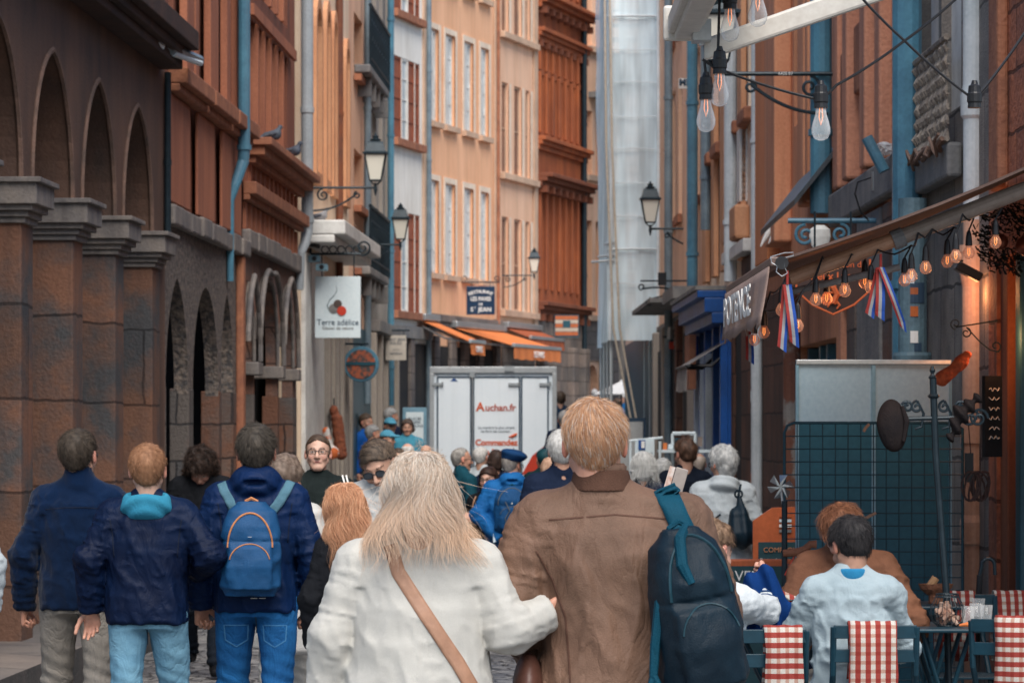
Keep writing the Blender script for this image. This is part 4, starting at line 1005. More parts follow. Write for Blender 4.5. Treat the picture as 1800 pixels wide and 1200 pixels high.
f.boxes('sticker', [(f.s(1281), f.s(1288), .084, 0, 1.75, 1.87), (f.s(1283), f.s(1287), .088, 0, 1.55, 1.72), (f.s(1281), f.s(1289), .083, 0, 1.3, 1.46)], M_peachl)
f.boxes('doorway', [(f.s(1297), f.s(1312), .02, 0, 0, 2.7)], M_dark)
f.boxes('stone_post', [(f.s(1313), f.s(1336), .06, 0, 0, 3.4), (s1, f.s(1297), .05, 0, 0, 2.8)], M_brst, bevel=.02)

f = rf('brown_house', 'orange brown house with smooth pilaster and lamp bracket above lead canopy', 1336, 1474, 7.2); R4 = f
f.window(f.s(1396), f.s(1420), 4.3, 6.6, fm=M_otb, pm=M_pane, bars=(1, 0), depth=.2)
f.window(f.s(1440), f.s(1458), 4.3, 6.6, fm=M_otb, pm=M_pane, bars=(1, 0), depth=.2)
f.holes.append(rect(f.s(1398), f.s(1470), .0, 2.35))
s = f.s(1398); lp = wall_open(f, .35)
bm = B(); poly_prism(bm, lp, 0, .35); obj('wall', bm, M_otb, f.t); bm = B(); box(bm, 0, f.L, 1.2, 3, 0, f.H); box(bm, 0, f.L, .5, 1.2, 3, f.H); obj('back_wall', bm, M_dark, f.t)
f.boxes('pilaster', [(f.s(1346), f.s(1371), .12, 0, 3.2, 12)], surf('smooth orange render', (.74, .27, .11), (.62, .22, .09), scale=1, bump=.06, drip=.25, dripc=(.25, .1, .05)), bevel=.01)
f.boxes('pilaster', [(f.s(1374), f.s(1392), .16, 0, 3.3, 12)], M_otb, bevel=.02)
f.boxes('pilaster', [(f.s(1422), f.s(1432), .1, 0, 3.5, 12), (f.s(1436), f.s(1440), .1, 0, 3.5, 12)], M_otb, bevel=.02)
f.boxes('stone_front', [(f.s(1340), f.s(1393), .04, 0, 0, 2.9)], M_brst, bevel=.02)
f.boxes('shop_window', [(f.s(1398), f.s(1470), -.2, .3, 0, 2.35)], M_teal)
for px in (1400, 1420, 1432, 1452, 1468): s = f.s(px); f.boxes('shop_post', [(s - .06, s + .06, -.1, .2, 0, 2.34)], M_pipeb, bevel=.01)
f.pipe(1392, 0, 2.9, r=.075, out=.14, mat=surf('rust pipe with peeling bills', (.20, .08, .05), (.28, .25, .22), scale=3.5, contrast=(.5, .56), rough=.6))
# lead covered canopy
f2 = f; bm = B(); a, b_ = f.s(1425), f.s(1474) + .2
pts = [(a, 0, 3.85), (b_, 0, 3.85), (b_, -.36, 3.40), (a, -.42, 3.30)]
quad(bm, pts); quad(bm, [(p[0], p[1], p[2] - .05) for p in pts][::-1])
for i in range(4):
    p, q = pts[i], pts[(i + 1) % 4]; quad(bm, [p, q, (q[0], q[1], q[2] - .05), (p[0], p[1], p[2] - .05)])
obj('lead_canopy', bm, surf('weathered lead', (.09, .10, .11), (.045, .05, .055), rough=.45, scale=3, metal=.3), f.t)
f.pipe(1474, 3.3, 12, r=.085, out=.14, mat=M_pipeb, s=f.L + .03)

f = rf('stone_silled_house', 'weathered red house with cut stone lintel and thick blue drainpipe', 1474, 1600, 6.4); R3 = f
f.holes.append(rect(f.s(1478), f.s(1500), 0, 2.6))
bm = B(); poly_prism(bm, wall_open(f, .35), 0, .35); obj('wall', bm, surf('weathered terracotta render', (.68, .30, .18), (.42, .19, .125), scale=2.4, stretch=.3, bump=.35, drip=.5, dripc=(.16, .09, .07)), f.t)
bm = B(); box(bm, 0, f.L, 1.2, 3, 0, f.H); box(bm, 0, f.L, .5, 1.2, 3, f.H); obj('back_wall', bm, M_dark, f.t)
for a, b_, o_ in ((1484, 1492, .09), (1508, 1516, .12), (1540, 1549, .12), (1562, 1571, .1)):
    f.boxes('pilaster', [(f.s(a), f.s(b_), o_, 0, 3.45, 12)], MATS['weathered terracotta render'], bevel=.02)
for a, b_, zb in ((1493, 1507, 3.95), (1517, 1539, 4.05)):
    f.boxes('apron', [(f.s(a), f.s(b_), .07, 0, zb, zb + .5)], M_ledge, bevel=.02)
f.boxes('lintel', [(f.s(1478), f.s(1598), .1, -.01, 3.18, 3.43)], M_lip, bevel=.02)
for a, b_ in ((1502, 1516), (1520, 1560), (1566, 1590)): f.boxes('stone_post', [(f.s(a), f.s(b_), .06, 0, 0, 3.15)], M_lip if a == 1520 else M_blocks, bevel=.02)
f.pipe(1594, 0, 12, r=.092, out=.14, mat=M_pipeb)
bm = B(); s = f.s(1598); tube(bm, [(s, -.16, 3.30), (s - .03, -.27, 3.52)], .038, 12); obj('pipe_branch', bm, M_pipeb, f.t)

f = rf('balcony_house', 'grey concrete balcony front with lattice panel over the terrace', 1600, 1738, 6.1); R2 = f
s0, s1 = f.s(1612), f.s(1695)
f.holes.append(rect(f.s(1620), f.s(1650), 3.5, 6.0)); f.holes.append(rect(f.s(1655), f.s(1690), 3.5, 6.0))
f.wall(surf('grey terrace wall stone', (.27, .25, .23), (.15, .145, .14), scale=3, bricks=(.6, .5, .012), bump=.5, bscale=60))
for a, b_ in ((1620, 1650), (1655, 1690)): f.boxes('window_blind', [(f.s(a), f.s(b_), -.06, .12, 3.5, 6.0)], M_white)
f.boxes('balcony', [(s0, s1, .10, -.01, 3.08, 3.28)], M_lip, bevel=.02)
bm = B()      # lattice of leaf shapes
for i in range(26):
    for j in range(7):
        s = s0 + .04 + (s1 - s0 - .08) * i / 25; z = 3.32 + .085 * j
        a_ = random.uniform(-.6, .6)
        tube(bm, [(s - .02 * math.sin(a_), -.09, z - .04), (s, -.10 + random.uniform(-.01, .01), z), (s + .02 * math.sin(a_), -.09, z + .045)], [.004, .016, .004], 5)
for j in range(0, 8): tube(bm, [(s0, -.09, 3.3 + .085 * j), (s1, -.09, 3.3 + .085 * j)], .006, 5)
tube(bm, [(s0, -.10, 3.88), (s1, -.10, 3.88)], .02, 6); tube(bm, [(s0, -.10, 3.30), (s1, -.10, 3.30)], .018, 6)
obj('lattice', bm, surf('weathered lattice', (.40, .34, .28), (.16, .13, .11), scale=12, bump=.4), f.t)
bm = B(); P0 = [(s0 + (s1 - s0) * k / 30, -.13 + .015 * math.sin(k * 2.1), 3.27 + .03 * math.sin(k * 1.3)) for k in range(31)]
tube(bm, P0, .016, 6); tube(bm, [(p[0], p[1] - .02, p[2] + .035 * math.cos(i * 1.7)) for i, p in enumerate(P0)], .010, 6); obj('dry_vine', bm, surf('dry vine', (.12, .07, .05), (.2, .13, .1), scale=10), f.t)

f = rf('corner_house', 'rough red stone house at right edge above the dark restaurant', 1738, 1960, 5.2); R1 = f
f.holes.append(rect(f.s(1752), f.L - .3, .0, 2.55))
bm = B(); poly_prism(bm, wall_open(f, .35), 0, .35); obj('wall', bm, surf('rough red stone', (.46, .17, .09), (.24, .10, .07), scale=5, bricks=(.5, .32, .012), bump=.9, bscale=25), f.t)
bm = B(); box(bm, 0, f.L, 2.2, 2.5, 0, f.H); box(bm, 0, f.L, .35, 2.2, 2.7, 2.9); obj('back_wall', bm, M_dark, f.t)
f.boxes('quoin', [(f.s(1757), f.s(1773), .06, 0, 2.9, 12)], M_ledge, bevel=.02)
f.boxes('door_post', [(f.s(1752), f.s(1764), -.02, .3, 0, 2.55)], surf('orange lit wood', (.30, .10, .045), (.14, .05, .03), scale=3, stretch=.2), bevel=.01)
f.boxes('door_post', [(f.s(1778), f.s(1786), -.02, .3, 0, 2.55)], M_teal, bevel=.01)

# big white pipe in front of it
t = thing('drainpipe', 'thick white drainpipe, orange lit below, right of the wire mesh', 'drainpipe', W(1712, 0, 19.0).to_2d().to_3d())
bm = B()
lathe(bm, [(.066, 0), (.066, 1.0), (.078, 1.0), (.08, 1.12), (.066, 1.16), (.066, 1.56), (.076, 1.56), (.076, 1.68), (.066, 1.7), (.066, 2.43), (.08, 2.5), (.083, 2.62), (.086, 2.62), (.086, 2.66), (.06, 2.66), (.06, 2.8)], n=20)
obj('lower_pipe', bm, surf('glow tinted pipe', (.62, .36, .24), (.5, .33, .25), rough=.4, scale=2, bump=.05, drip=.4, dripc=(.3, .2, .16)), t, smooth=False)  # orange lamp light put into the colour of the lower pipe
bm = B()
lathe(bm, [(.06, 2.8), (.06, 3.36), (.074, 3.38), (.078, 3.5), (.07, 3.5), (.062, 3.55), (.062, 6)], n=20); obj('upper_pipe', bm, M_pipew, t)
bm = B()
for k in range(6): tube(bm, [(.085 + .009 * k, -.02 + .004 * k, 2.7), (.088 + .008 * k, -.02, 3.1), (.083 + .010 * k, -.02, 3.38), (.05 + .02 * k, -.05, 3.62), (.03 + .01 * k, -.03, 6)], .006, 6)
obj('cable', bm, surf('pale cable', (.55, .5, .45), bump=0), t)
# ------------------------------------------------------------ street lanterns
M_lglass = surf('milky lantern glass', (.75, .72, .62), (.66, .64, .56), rough=.25, bump=0, fine=0, scale=1)
M_orangefab = surf('orange awning canvas', (.70, .21, .06), (.6, .17, .05), rough=.8, scale=1.5, bump=.1, stretch=.3)
M_greyfab = surf('brown awning canvas', (.12, .075, .06), (.08, .05, .042), rough=.85, scale=2, bump=.15, stretch=.2)
M_alu = surf('aluminium', (.55, .57, .58), (.42, .45, .47), rough=.3, metal=.7, bump=0)
M_black = surf('black plastic', (.012, .012, .014), (.02, .02, .022), rough=.4, bump=.05)
M_ink = surf('dark ink', (.03, .06, .10), (.03, .06, .10), rough=.6, bump=0, fine=0)
M_red = surf('red paint', (.55, .05, .02), (.5, .04, .02), rough=.5, bump=0, fine=0)
M_whiteflat = surf('white lettering', (.8, .78, .74), (.8, .78, .74), rough=.6, bump=0, fine=0)
M_signw = surf('white sign panel', (.68, .76, .78), (.6, .69, .72), rough=.35, scale=1, bump=.02)
def spiral(c, r0, r1, a0, turns, n=26, sx=1):
    return [Vector((c[0] + sx * (r0 + (r1 - r0) * i / n) * math.cos(R(a0) + turns * 2 * math.pi * i / n), c[1], c[2] + (r0 + (r1 - r0) * i / n) * math.sin(R(a0) + turns * 2 * math.pi * i / n))) for i in range(n + 1)]
def lantern(label, hook, wallx, k=1.0, armz=-.02, over=None):
    """hook = end of the arm; lantern body stands on it; arm runs in X to wallx"""
    t = thing('street_lamp', label, 'street lamp', hook, group='wall lanterns along the street')
    sg = 1 if wallx > hook.x else -1; Lw = abs(wallx - hook.x)
    bm = B()
    tube(bm, [(0, 0, 0), (sg * Lw, 0, 0)], .017, 8)
    tube(bm, [(0, 0, -.11), (0, 0, -.03), (0, 0, .06)], [.008, .026, .018], 10)
    n = 14; x1 = sg * Lw * .96; 
    tube(bm, [(sg * Lw * .28 + (x1 - sg * Lw * .28) * i / n, 0, -.07 - .24 * (i / n) ** .8 - .05 * math.sin(math.pi * i / n)) for i in range(n + 1)], .014, 7)
    tube(bm, spiral((sg * Lw * .28, 0, -.10), .05, .012, 90, 1.3 , sx=-sg), .011, 6)
    tube(bm, spiral((sg * Lw * .80, 0, -.10), .085, .015, 90, 1.5, sx=-sg), .012, 6)
    obj('bracket', bm, M_iron, t, smooth=False)
    bm = B(); z0, z1 = .10, .45; a, b_ = .085, .155                       # four sided, wider on top
    for i in range(4):
        q = math.pi / 4 + i * math.pi / 2; q2 = q + math.pi / 2
        P = lambda r, z, an: Vector((r * math.cos(an) * 1.414 * .9, r * math.sin(an) * 1.414 * .9, z))
        tube(bm, [P(a, z0, q), P(b_, z1, q)], .009, 6)
        tube(bm, [P(b_, z1, q), P(b_, z1, q2)], .011, 6); tube(bm, [P(a, z0, q), P(a, z0, q2)], .008, 6)
        tube(bm, [P(a, z0, q), P(a * .55, .06, q), Vector((0, 0, .03))], .008, 6)
    o = obj('frame', bm, M_iron, t)
    bm = B(); lathe(bm, [(a * 1.22, z0 + .004), (b_ * 1.22, z1 - .002)], n=4, a0=math.pi / 4); obj('glass', bm, M_lglass, t)
    bm = B(); lathe(bm, [(.235, .452), (.235, .475), (.20, .485), (.15, .60), (.145, .62), (.09, .625), (.06, .63)], n=4, a0=math.pi / 4)
    lathe(bm, [(.05, .628), (.075, .64), (.075, .655), (.04, .665), (.045, .70), (.02, .71), (.012, .74)], n=12); obj('cap', bm, M_iron, t)
    t.scale = (k, k, k)
    return t
def lan(label, px, py, Y, wpx, k): h = W(px, py, Y); return lantern(label, h, h.x + ((wpx - px) / F * Y) / k, k)
lan('large milky glass wall lantern over the pigeon, in front of cream house', 660, 330, 43, 545, .93)
lan('second wall lantern, above the hanging sign bracket on the left', 704, 430, 52, 622, .86)
lan('small far wall lantern in front of the carved red house', 939, 484, 78.2, 882, .86)
lan('wall lantern on right hand bracket in front of the scaffold', 1143, 402, 47, 1246, .88)
l = lan('number 6425 wall lantern half hidden behind the cream awning arm', 1262, 130, 26.3, 1464, 1.0)
text('number', '6425 07', M_whiteflat, l, (.52, -.019, 0), .035, ext=.001)

# ------------------------------------------------------------ hanging signs on the left
def sign_arm(bm, x0, x1, z, r=.014): tube(bm, [(x0, 0, z), (x1, 0, z)], r, 8)
p = W(594, 540, 42.5); t = thing('shop_sign', 'white square hanging sign reading Terre adélice', 'shop sign', p)
hw, hh = 40 / F * 42.5, 54 / F * 42.5
bm = B(); box(bm, -hw, hw, -.04, .04, -hh, hh); obj('panel', bm, M_signw, t, bevel=.006)
bm = B(); tube(bm, [(-hw - .06, 0, hh + .28), (hw + .01, 0, hh + .28)], .014, 8)
for x in (-.2, .2): tube(bm, [(x, 0, hh + .28), (x, 0, hh)], .008, 6)
for k in range(5): tube(bm, arc((-.16 + .1 * k, 0, hh + .335), .045, 0, 340, 12), .008, 5)
tube(bm, spiral((hw + .03, 0, hh + .36), .10, .02, 250, 1.5, sx=1), .012, 6); tube(bm, [(-hw - .08, 0, -hh), (-hw - .06, 0, hh + .35)], .02, 6)
obj('bracket', bm, M_iron, t)
text('lettering', 'Terre adélice', M_ink, t, (0, -.043, -.19), .105, sx=.92); text('lettering', 'Glacier de nature', M_lip, t, (0, -.043, -.26), .055)
bm = B()
for c, r in (((-.035, -.0), .062),): lathe(bm, [(r, 0), (r, .004)], n=24)
o = obj('grey_dot', bm, M_lip, t); o.rotation_euler = (R(90), 0, 0); o.location = (-.05, -.041, -.02)
bm = B(); lathe(bm, [(.052, 0), (.052, .004)], n=24); o = obj('dark_dot', bm, surf('dark brown dot', (.10, .07, .06), bump=0), t); o.rotation_euler = (R(90), 0, 0); o.location = (.0, -.0455, .04)
bm = B(); lathe(bm, [(.058, 0), (.058, .004)], n=24); o = obj('red_dot', bm, M_red, t); o.rotation_euler = (R(90), 0, 0); o.location = (.05, -.050, -.045)
bm = B(); tube(bm, [(-.10, -.045, -.05), (-.13, -.045, .02), (-.10, -.045, .09), (-.04, -.045, .15), (-.01, -.045, .21), (-.02, -.045, .27)], [.002, .005, .004, .004, .003, .001], 6); obj('drop_line', bm, M_teal, t)
p = W(546, 428, 42); t = thing('floodlight', 'black bell shaped spotlight above the white hanging sign', 'spotlight', p)
bm = B(); tube(bm, [(-.16, 0, 0), (-.07, 0, 0), (-.03, 0, .01), (.04, -.01, .02), (.075, -.02, .03)], [.012, .02, .055, .07, .10], 12); obj('shade', bm, M_black, t); bm = B(); tube(bm, [(-.22, 0, .05), (-.12, 0, 0)], .01, 6); obj('arm', bm, M_iron, t)
for i, (px, py) in enumerate(((553, 455), (566, 470))):
    p = W(px, py, 42.2); t = thing('security_camera', ('upper' if i == 0 else 'lower') + ' pale blue box camera above the white hanging sign', 'security camera', p, group='cameras above the sign')
    bm = B(); obox(bm, (0, 0, 0), .15, .2, .085); obj('housing', bm, surf('pale blue plastic', (.3, .48, .56), (.25, .42, .5), rough=.4, bump=0), t, bevel=.015)
    bm = B(); tube(bm, [(0, -.11, 0), (0, -.09, 0)], .03, 10); obj('lens', bm, M_black, t)
p = W(696, 611, 55); t = thing('shop_sign', 'small cream hanging notice sign left of the orange awnings', 'shop sign', p)
bm = B(); box(bm, -.165, .165, -.02, .02, -.2, .2); obj('panel', bm, surf('cream sign panel', (.62, .56, .48), bump=.02), t); bm = B(); tube(bm, [(-.5, 0, .28), (.22, 0, .28)], .014, 6); [tube(bm, [(x, 0, .28), (x, 0, .2)], .006, 5) for x in (-.13, .13)]; obj('bracket', bm, M_iron, t)
text('lettering', 'SAINT JEAN\nDELICE', M_ink, t, (0, -.023, .1), .06); text('lettering', '* * *\nARTISAN', M_ink, t, (0, -.023, -.07), .05)
p = W(635, 640, 47); t = thing('shop_sign', 'round dark sign with rusty red face over the narrow shops', 'shop sign', p)
bm = B(); lathe(bm, [(.235, -.05), (.245, -.04), (.245, .04), (.235, .05)], n=32); o = obj('rim', bm, M_pipeb, t); o.rotation_euler = (R(90), 0, 0)
bm = B(); lathe(bm, [(.2, 0), (.2, .01)], n=32); o = obj('face', bm, surf('rusty painted face', (.38, .10, .05), (.06, .06, .06), scale=14, contrast=(.42, .58), bump=.2), t); o.rotation_euler = (R(90), 0, 0); o.location = (0, -.052, 0)
bm = B(); box(bm, -.2, .2, -.072, -.062, -.015, .03); obj('band', bm, M_teal, t); bm = B(); tube(bm, [(-.45, 0, .28), (.1, 0, .28)], .015, 6); tube(bm, [(0, 0, .28), (0, 0, .23)], .012, 6); obj('bracket', bm, M_iron, t)
# restaurant sign
p = W(845, 528, 74.5); t = thing('restaurant_sign', 'dark blue sign reading RESTAURANT LES PAVES DE ST JEAN', 'restaurant sign', p)
bm = B(); box(bm, -.31, .31, -.03, .03, -.31, .31); obj('panel', bm, surf('navy enamel', (.012, .03, .07), (.015, .04, .085), rough=.3, bump=0), t, bevel=.01)
for i, ch in enumerate('RESTAURANT'):
    a = (i - 4.5) * .105; text('letter', ch, M_whiteflat, t, (.42 * math.sin(a) * 1.25, -.033, .19 + .42 * (math.cos(a) - 1)), .10, rot=(R(90), -0 + a, 0), bold=.002)
text('lettering', 'LES PAVES', M_whiteflat, t, (0, -.033, .03), .125, sx=.8, bold=.003); text('lettering', 'DE', M_whiteflat, t, (0, -.033, -.085), .07, bold=.002); text('lettering', 'S', M_whiteflat, t, (-.19, -.033, -.2), .13, bold=.003); text('lettering', 'T', M_whiteflat, t, (-.12, -.033, -.17), .07); text('lettering', 'JEAN', M_whiteflat, t, (.09, -.033, -.2), .13, bold=.003)
bm = B(); tube(bm, [(-.42, 0, .4), (.42, 0, .4)], .014, 6); tube(bm, spiral((-.35, 0, .47), .08, .02, -90, 1.3, sx=-1), .01, 5); tube(bm, spiral((.35, 0, .47), .08, .02, -90, 1.3), .01, 5)
[tube(bm, [(x, 0, .4), (x, 0, .3)], .008, 5) for x in (-.2, .2)]; obj('bracket', bm, M_iron, t)
p = W(996, 571, 81); t = thing('shop_sign', 'striped red and white tabac sign on the far stone front', 'shop sign', p)
bm = B()
for k, m_ in enumerate((0, 1, 0, 1, 0)): box(bm, -.27, .27, -.05, .05, .2 - k * .095 - .07, .2 - k * .095 + .015, mi=0 if m_ == 0 else 1)
box(bm, -.09, .09, -.055, .055, -.06, .1, mi=2); box(bm, -.29, .29, -.04, .04, -.29, .24, mi=2)
obj('panel', bm, [surf('signal red', (.46, .13, .05), bump=0), surf('cream stripe', (.5, .42, .34), bump=0), M_teal], t)

# ------------------------------------------------------------ awnings over the far restaurant
def awning(label, fac, s0, s1, z_wall, z_front, out, val, mat, txt=None, name='awning', cat='awning', tmat=None, group=None, casing=True, barm=None):
    t = thing(name, label, cat, (fac.A.x, fac.A.y, 0), fac.rz, group)
    bm = B(); n = 12
    for k in range(n):
        a, b_ = s0 + (s1 - s0) * k / n, s0 + (s1 - s0) * (k + 1) / n
        quad(bm, [(a, -.05, z_wall), (b_, -.05, z_wall), (b_, -out, z_front), (a, -out, z_front)])
    bmesh.ops.remove_doubles(bm, verts=bm.verts, dist=1e-5)
    o = obj('canvas', bm, mat, t); md = o.modifiers.new('s', 'SOLIDIFY'); md.thickness = .008
    bm = B(); box(bm, s0 - .03, s1 + .03, -out - .05, -out + .02, z_front - .035, z_front + (.045 if not barm else -.01)); obj('front_bar', bm, barm or M_alu, t, bevel=.01)
    if casing: bm = B(); box(bm, s0 - .04, s1 + .04, -.2, -.01, z_wall - .02, z_wall + .12); obj('casing', bm, M_alu, t, bevel=.02)
    bm = B(); m = 24; top = [bm.verts.new((s0 + (s1 - s0) * k / m, -out - .03, z_front - .036)) for k in range(m + 1)]
    bot = [bm.verts.new((s0 + (s1 - s0) * k / m, -out - .035 - .015 * math.sin(k * 1.7), z_front - .036 - val + .012 * math.sin(k * 1.3))) for k in range(m + 1)]
    for k in range(m): bm.faces.new((top[k], top[k + 1], bot[k + 1], bot[k]))
    o = obj('valance', bm, mat, t); md = o.modifiers.new('s', 'SOLIDIFY'); md.thickness = .006
    bm = B(); 
    for s in (s0 + .1, s1 - .1): tube(bm, [(s, -.05, z_wall - .12), (s, -out * .5, (z_wall + z_front) / 2 - .16), (s, -out, z_front - .02)], .02, 6)
    obj('folding_arm', bm, barm or M_alu, t)
    if txt: text('lettering', txt, tmat or M_whiteflat, t, ((s0 + s1) / 2, -out - .06, z_front - .04 - val * .5), val * .75, ext=.004, bold=.002)
    return t
awning('large orange awning over the far restaurant, behind the van', F2, F2.s(789), F2.s(876), 3.84, 3.42, 1.45, .26, M_orangefab, 'LES PAVES')
awning('narrow orange awning left of the large one', F1, F1.s(733), F1.s(752)+.3, 3.92, 3.45, 1.15, .24, M_orangefab, 'CREPES')
awning('short dark orange awning on the carved house', F3, F3.s(880), F3.s(940), 3.95, 3.7, .7, .2, surf('brick red canvas', (.4, .10, .04), bump=.05), None)
# green stall parasol far right
# ------------------------------------------------------------ van
bx = lambda px, Y=54: (px - CX) / F * Y
t = thing('delivery_van', 'white box van seen from behind with Auchan.fr lettering on its shutters', 'delivery van', (bx(867), 54, 0))
M_van = surf('white van panel', (.84, .91, .96), (.78, .86, .92), rough=.3, scale=.8, bump=.02, drip=.15, dripc=(.4, .45, .48))
w2 = .985; zt = 1.65 + 100 / F * 54 + .02; zb = .62
bm = B(); box(bm, -w2, w2, 0, 3.6, zb, zt); obj('box_body', bm, M_van, t, bevel=.02)
bm = B(); box(bm, -w2 - .02, w2 + .02, -.05, .0, zt - .07, zt + .03); box(bm, -w2 - .02, -w2 + .05, -.05, 0, zb, zt - .07); box(bm, w2 - .05, w2 + .02, -.05, 0, zb, zt - .07); box(bm, -w2, w2, -.05, 0, zb - .05, zb)
obj('rear_frame', bm, surf('pale aluminium frame', (.5, .53, .54), (.4, .42, .44), rough=.35, metal=.3, bump=.02), t, bevel=.008)
doors = [(-.88, -.355), (-.31, .415), (.45, .865)]
for a, b_ in doors:
    bm = B(); box(bm, a, b_, -.03, -.003, zb + .06, zt - .13); d_ = obj('door', bm, M_van, t, bevel=.01)
    bm = B()
    for q in ((a - .012, a + .012, zb + .05, zt - .12), (b_ - .012, b_ + .012, zb + .05, zt - .12)): box(bm, q[0], q[1], -.038, -.0305, q[2], q[3])
    box(bm, a, b_, -.038, -.0305, zt - .145, zt - .12); obj('seal', bm, M_ink, d_)
for x in (-.87, .34, .83):
    bm = B(); box(bm, x - .10, x + .08, -.06, -.038, zt - .27, zt - .225); tube(bm, [(x + .07, -.05, zt - .28), (x + .07, -.05, zt - .21)], .014, 8); obj('hinge', bm, M_alu, t)
bm = B(); tube(bm, [(-.33, -.06, zb), (-.33, -.06, zt - .05)], .014, 8); box(bm, -.37, -.29, -.075, -.04, zt - .14, zt - .04); obj('locking_bar', bm, M_alu, t); bm = B(); box(bm, .18, .33, -.08, -.05, zt - .04, zt + .04); obj('top_catch', bm, M_alu, t)
M_ored = surf('orange red vinyl', (.72, .13, .05), bump=0, fine=0)
text('lettering', 'uchan.fr', surf('brown red vinyl', (.5, .10, .06), bump=0, fine=0), t, (.115, -.034, zt - .62), .15, bold=.004)
text('lettering', 'A', M_ored, t, (-.205, -.034, zt - .61), .19, bold=.006)
text('lettering', 'La manière la plus simple\nde faire ses courses...', M_ink, t, (.05, -.034, zt - .96), .057)
text('lettering', 'Commandez', M_ored, t, (.05, -.034, zt - 1.17), .13, bold=.005); text('lettering', 'en ligne !', M_ored, t, (.05, -.034, zt - 1.32), .13, bold=.004)
bm = B(); tube(bm, [(.24, -.035, zt - 1.08), (.30, -.035, zt - 1.07), (.36, -.035, zt - 1.04), (.38, -.035, zt - 1.02)], [.004, .025, .022, .004], 8); obj('bird_mark', bm, M_ored, t)
bm = B(); poly_prism(bm, [[(-.68, zt - .2), (-.56, zt - .2), (-.62, zt - .145)]], -.034, -.031); obj('blue_mark', bm, M_blue, t)
bm = B(); poly_prism(bm, [[(.45, .9), (.86, .9), (.86, 1.36), (.80, 1.34), (.62, 1.2)]], -.036, -.031); obj('red_swoosh', bm, M_red, t)
bm = B(); box(bm, -.9, .9, -.12, .1, .40, .56); obj('bumper', bm, M_black, t, bevel=.03)
for x in (-.93, .93):
    bm = B(); box(bm, x - .05, x + .05, -.09, -.051, .70, .95); obj('tail_light', bm, M_red, t, bevel=.01)
for x in (-.82, .82):
    for y in (.8, 4.2):
        bm = B(); lathe(bm, [(.30, -.1), (.34, -.08), (.34, .08), (.30, .1)], n=24); w_ = obj('wheel', bm, M_black, t); w_.rotation_euler = (0, R(90), 0); w_.location = (x, y, .34)
        bm = B(); lathe(bm, [(.2, -.11), (.2, .11)], n=16); obj('rim', bm, M_alu, w_)
bm = B(); box(bm, -.9, .9, 3.7, 5.2, .5, 2.0); obj('cab', bm, M_van, t, bevel=.15)

# ------------------------------------------------------------ scaffold in netting
t = thing('scaffold', 'tall scaffold tower wrapped in pale translucent netting', 'scaffold', (bx(1113, 53.4), 53.4, 0))
M_net = bpy.data.materials.new('pale netting'); M_net.use_nodes = True; nt = M_net.node_tree; b_ = nt.nodes['Principled BSDF']
b_.inputs['Base Color'].default_value = (.78, .93, 1, 1); b_.inputs['Roughness'].default_value = .6
tc = nn(nt, 'ShaderNodeTexCoord'); mp = nn(nt, 'ShaderNodeMapping'); mp.inputs['Scale'].default_value = (4, 4, .5); nt.links.new(tc.outputs['Object'], mp.inputs[0]); no = nn(nt, 'ShaderNodeTexNoise'); no.inputs['Scale'].default_value = 1.5; nt.links.new(mp.outputs[0], no.inputs['Vector'])
mr = nn(nt, 'ShaderNodeMapRange'); mr.inputs[1].default_value = .35; mr.inputs[2].default_value = .65; mr.inputs[3].default_value = .52; mr.inputs[4].default_value = .86; nt.links.new(no.outputs[0], mr.inputs[0]); nt.links.new(mr.outputs[0], b_.inputs['Alpha'])
hw = .345; D = 6.0; Hs = 10.2; z0 = 3.0
bm = B()
for y in (0, 2, 4, 6):
    for x in (-hw, hw): tube(bm, [(x, y, 0), (x, y, Hs)], .025, 6)
k = z0 + .4
while k < Hs:
    for y in (0, 2, 4, 6): tube(bm, [(-hw, y, k), (hw, y, k)], .022, 6); tube(bm, [(-hw, y, k + 1.0), (hw, y, k + 1.0)], .018, 6); tube(bm, [(-hw, y, k + .5), (hw, y, k + .5)], .014, 6)
    for x in (-hw, hw): tube(bm, [(x, 0, k), (x, D, k)], .022, 6); tube(bm, [(x, 0, k + 1), (x, D, k + 1)], .018, 6)
    k += 2.0
k = z0 + .4; 
obj('tube_frame', bm, surf('galvanised scaffold tube', (.62, .68, .7), (.5, .55, .58), rough=.4, metal=.4, bump=0), t)
bm = B(); k = z0 + .4
while k < Hs: box(bm, -hw + .03, hw - .03, .05, D - .05, k + .03, k + .08); k += 2.0
obj('deck', bm, surf('scaffold deck boards', (.4, .42, .42), (.25, .25, .25), scale=3), t)
bm = B()
k = z0 + .4
while k < Hs:
    for q in range(6): tube(bm, [(-.12, .4 + .1 * q, k + .1 + .3 * q), (.12, .4 + .1 * q, k + .1 + .3 * q)], .012, 5)
    for x in (-.12, .12): tube(bm, [(x, .4, k + .1), (x, .95, k + 1.9)], .014, 5)
    k += 2
obj('ladder', bm, M_alu, t)
bm = B()
def netwall(p0, p1, zlo, zhi, amp, n=14, m=60, ph=0):
    g_ = []
    d_ = (Vector(p1) - Vector(p0)); nrm = Vector((-d_.y, d_.x)).normalized()
    for j in range(m + 1):
        z = zlo + (zhi - zlo) * j / m
        rw = []
        for i in range(n + 1):
            u = i / n; a = amp * (math.sin(u * 9 + z * 1.1 + ph) * .5 + math.sin(u * 23 + z * .6) * .3) * (.3 + .7 * abs(math.sin(z * math.pi / 2)))
            pt = Vector(p0) + d_ * u + nrm * a
            rw.append(bm.verts.new((pt.x, pt.y, z)))
        g_.append(rw)
    for a, b__ in zip(g_, g_[1:]):
        for i in range(n): bm.faces.new((a[i], a[i + 1], b__[i + 1], b__[i]))
e = .06
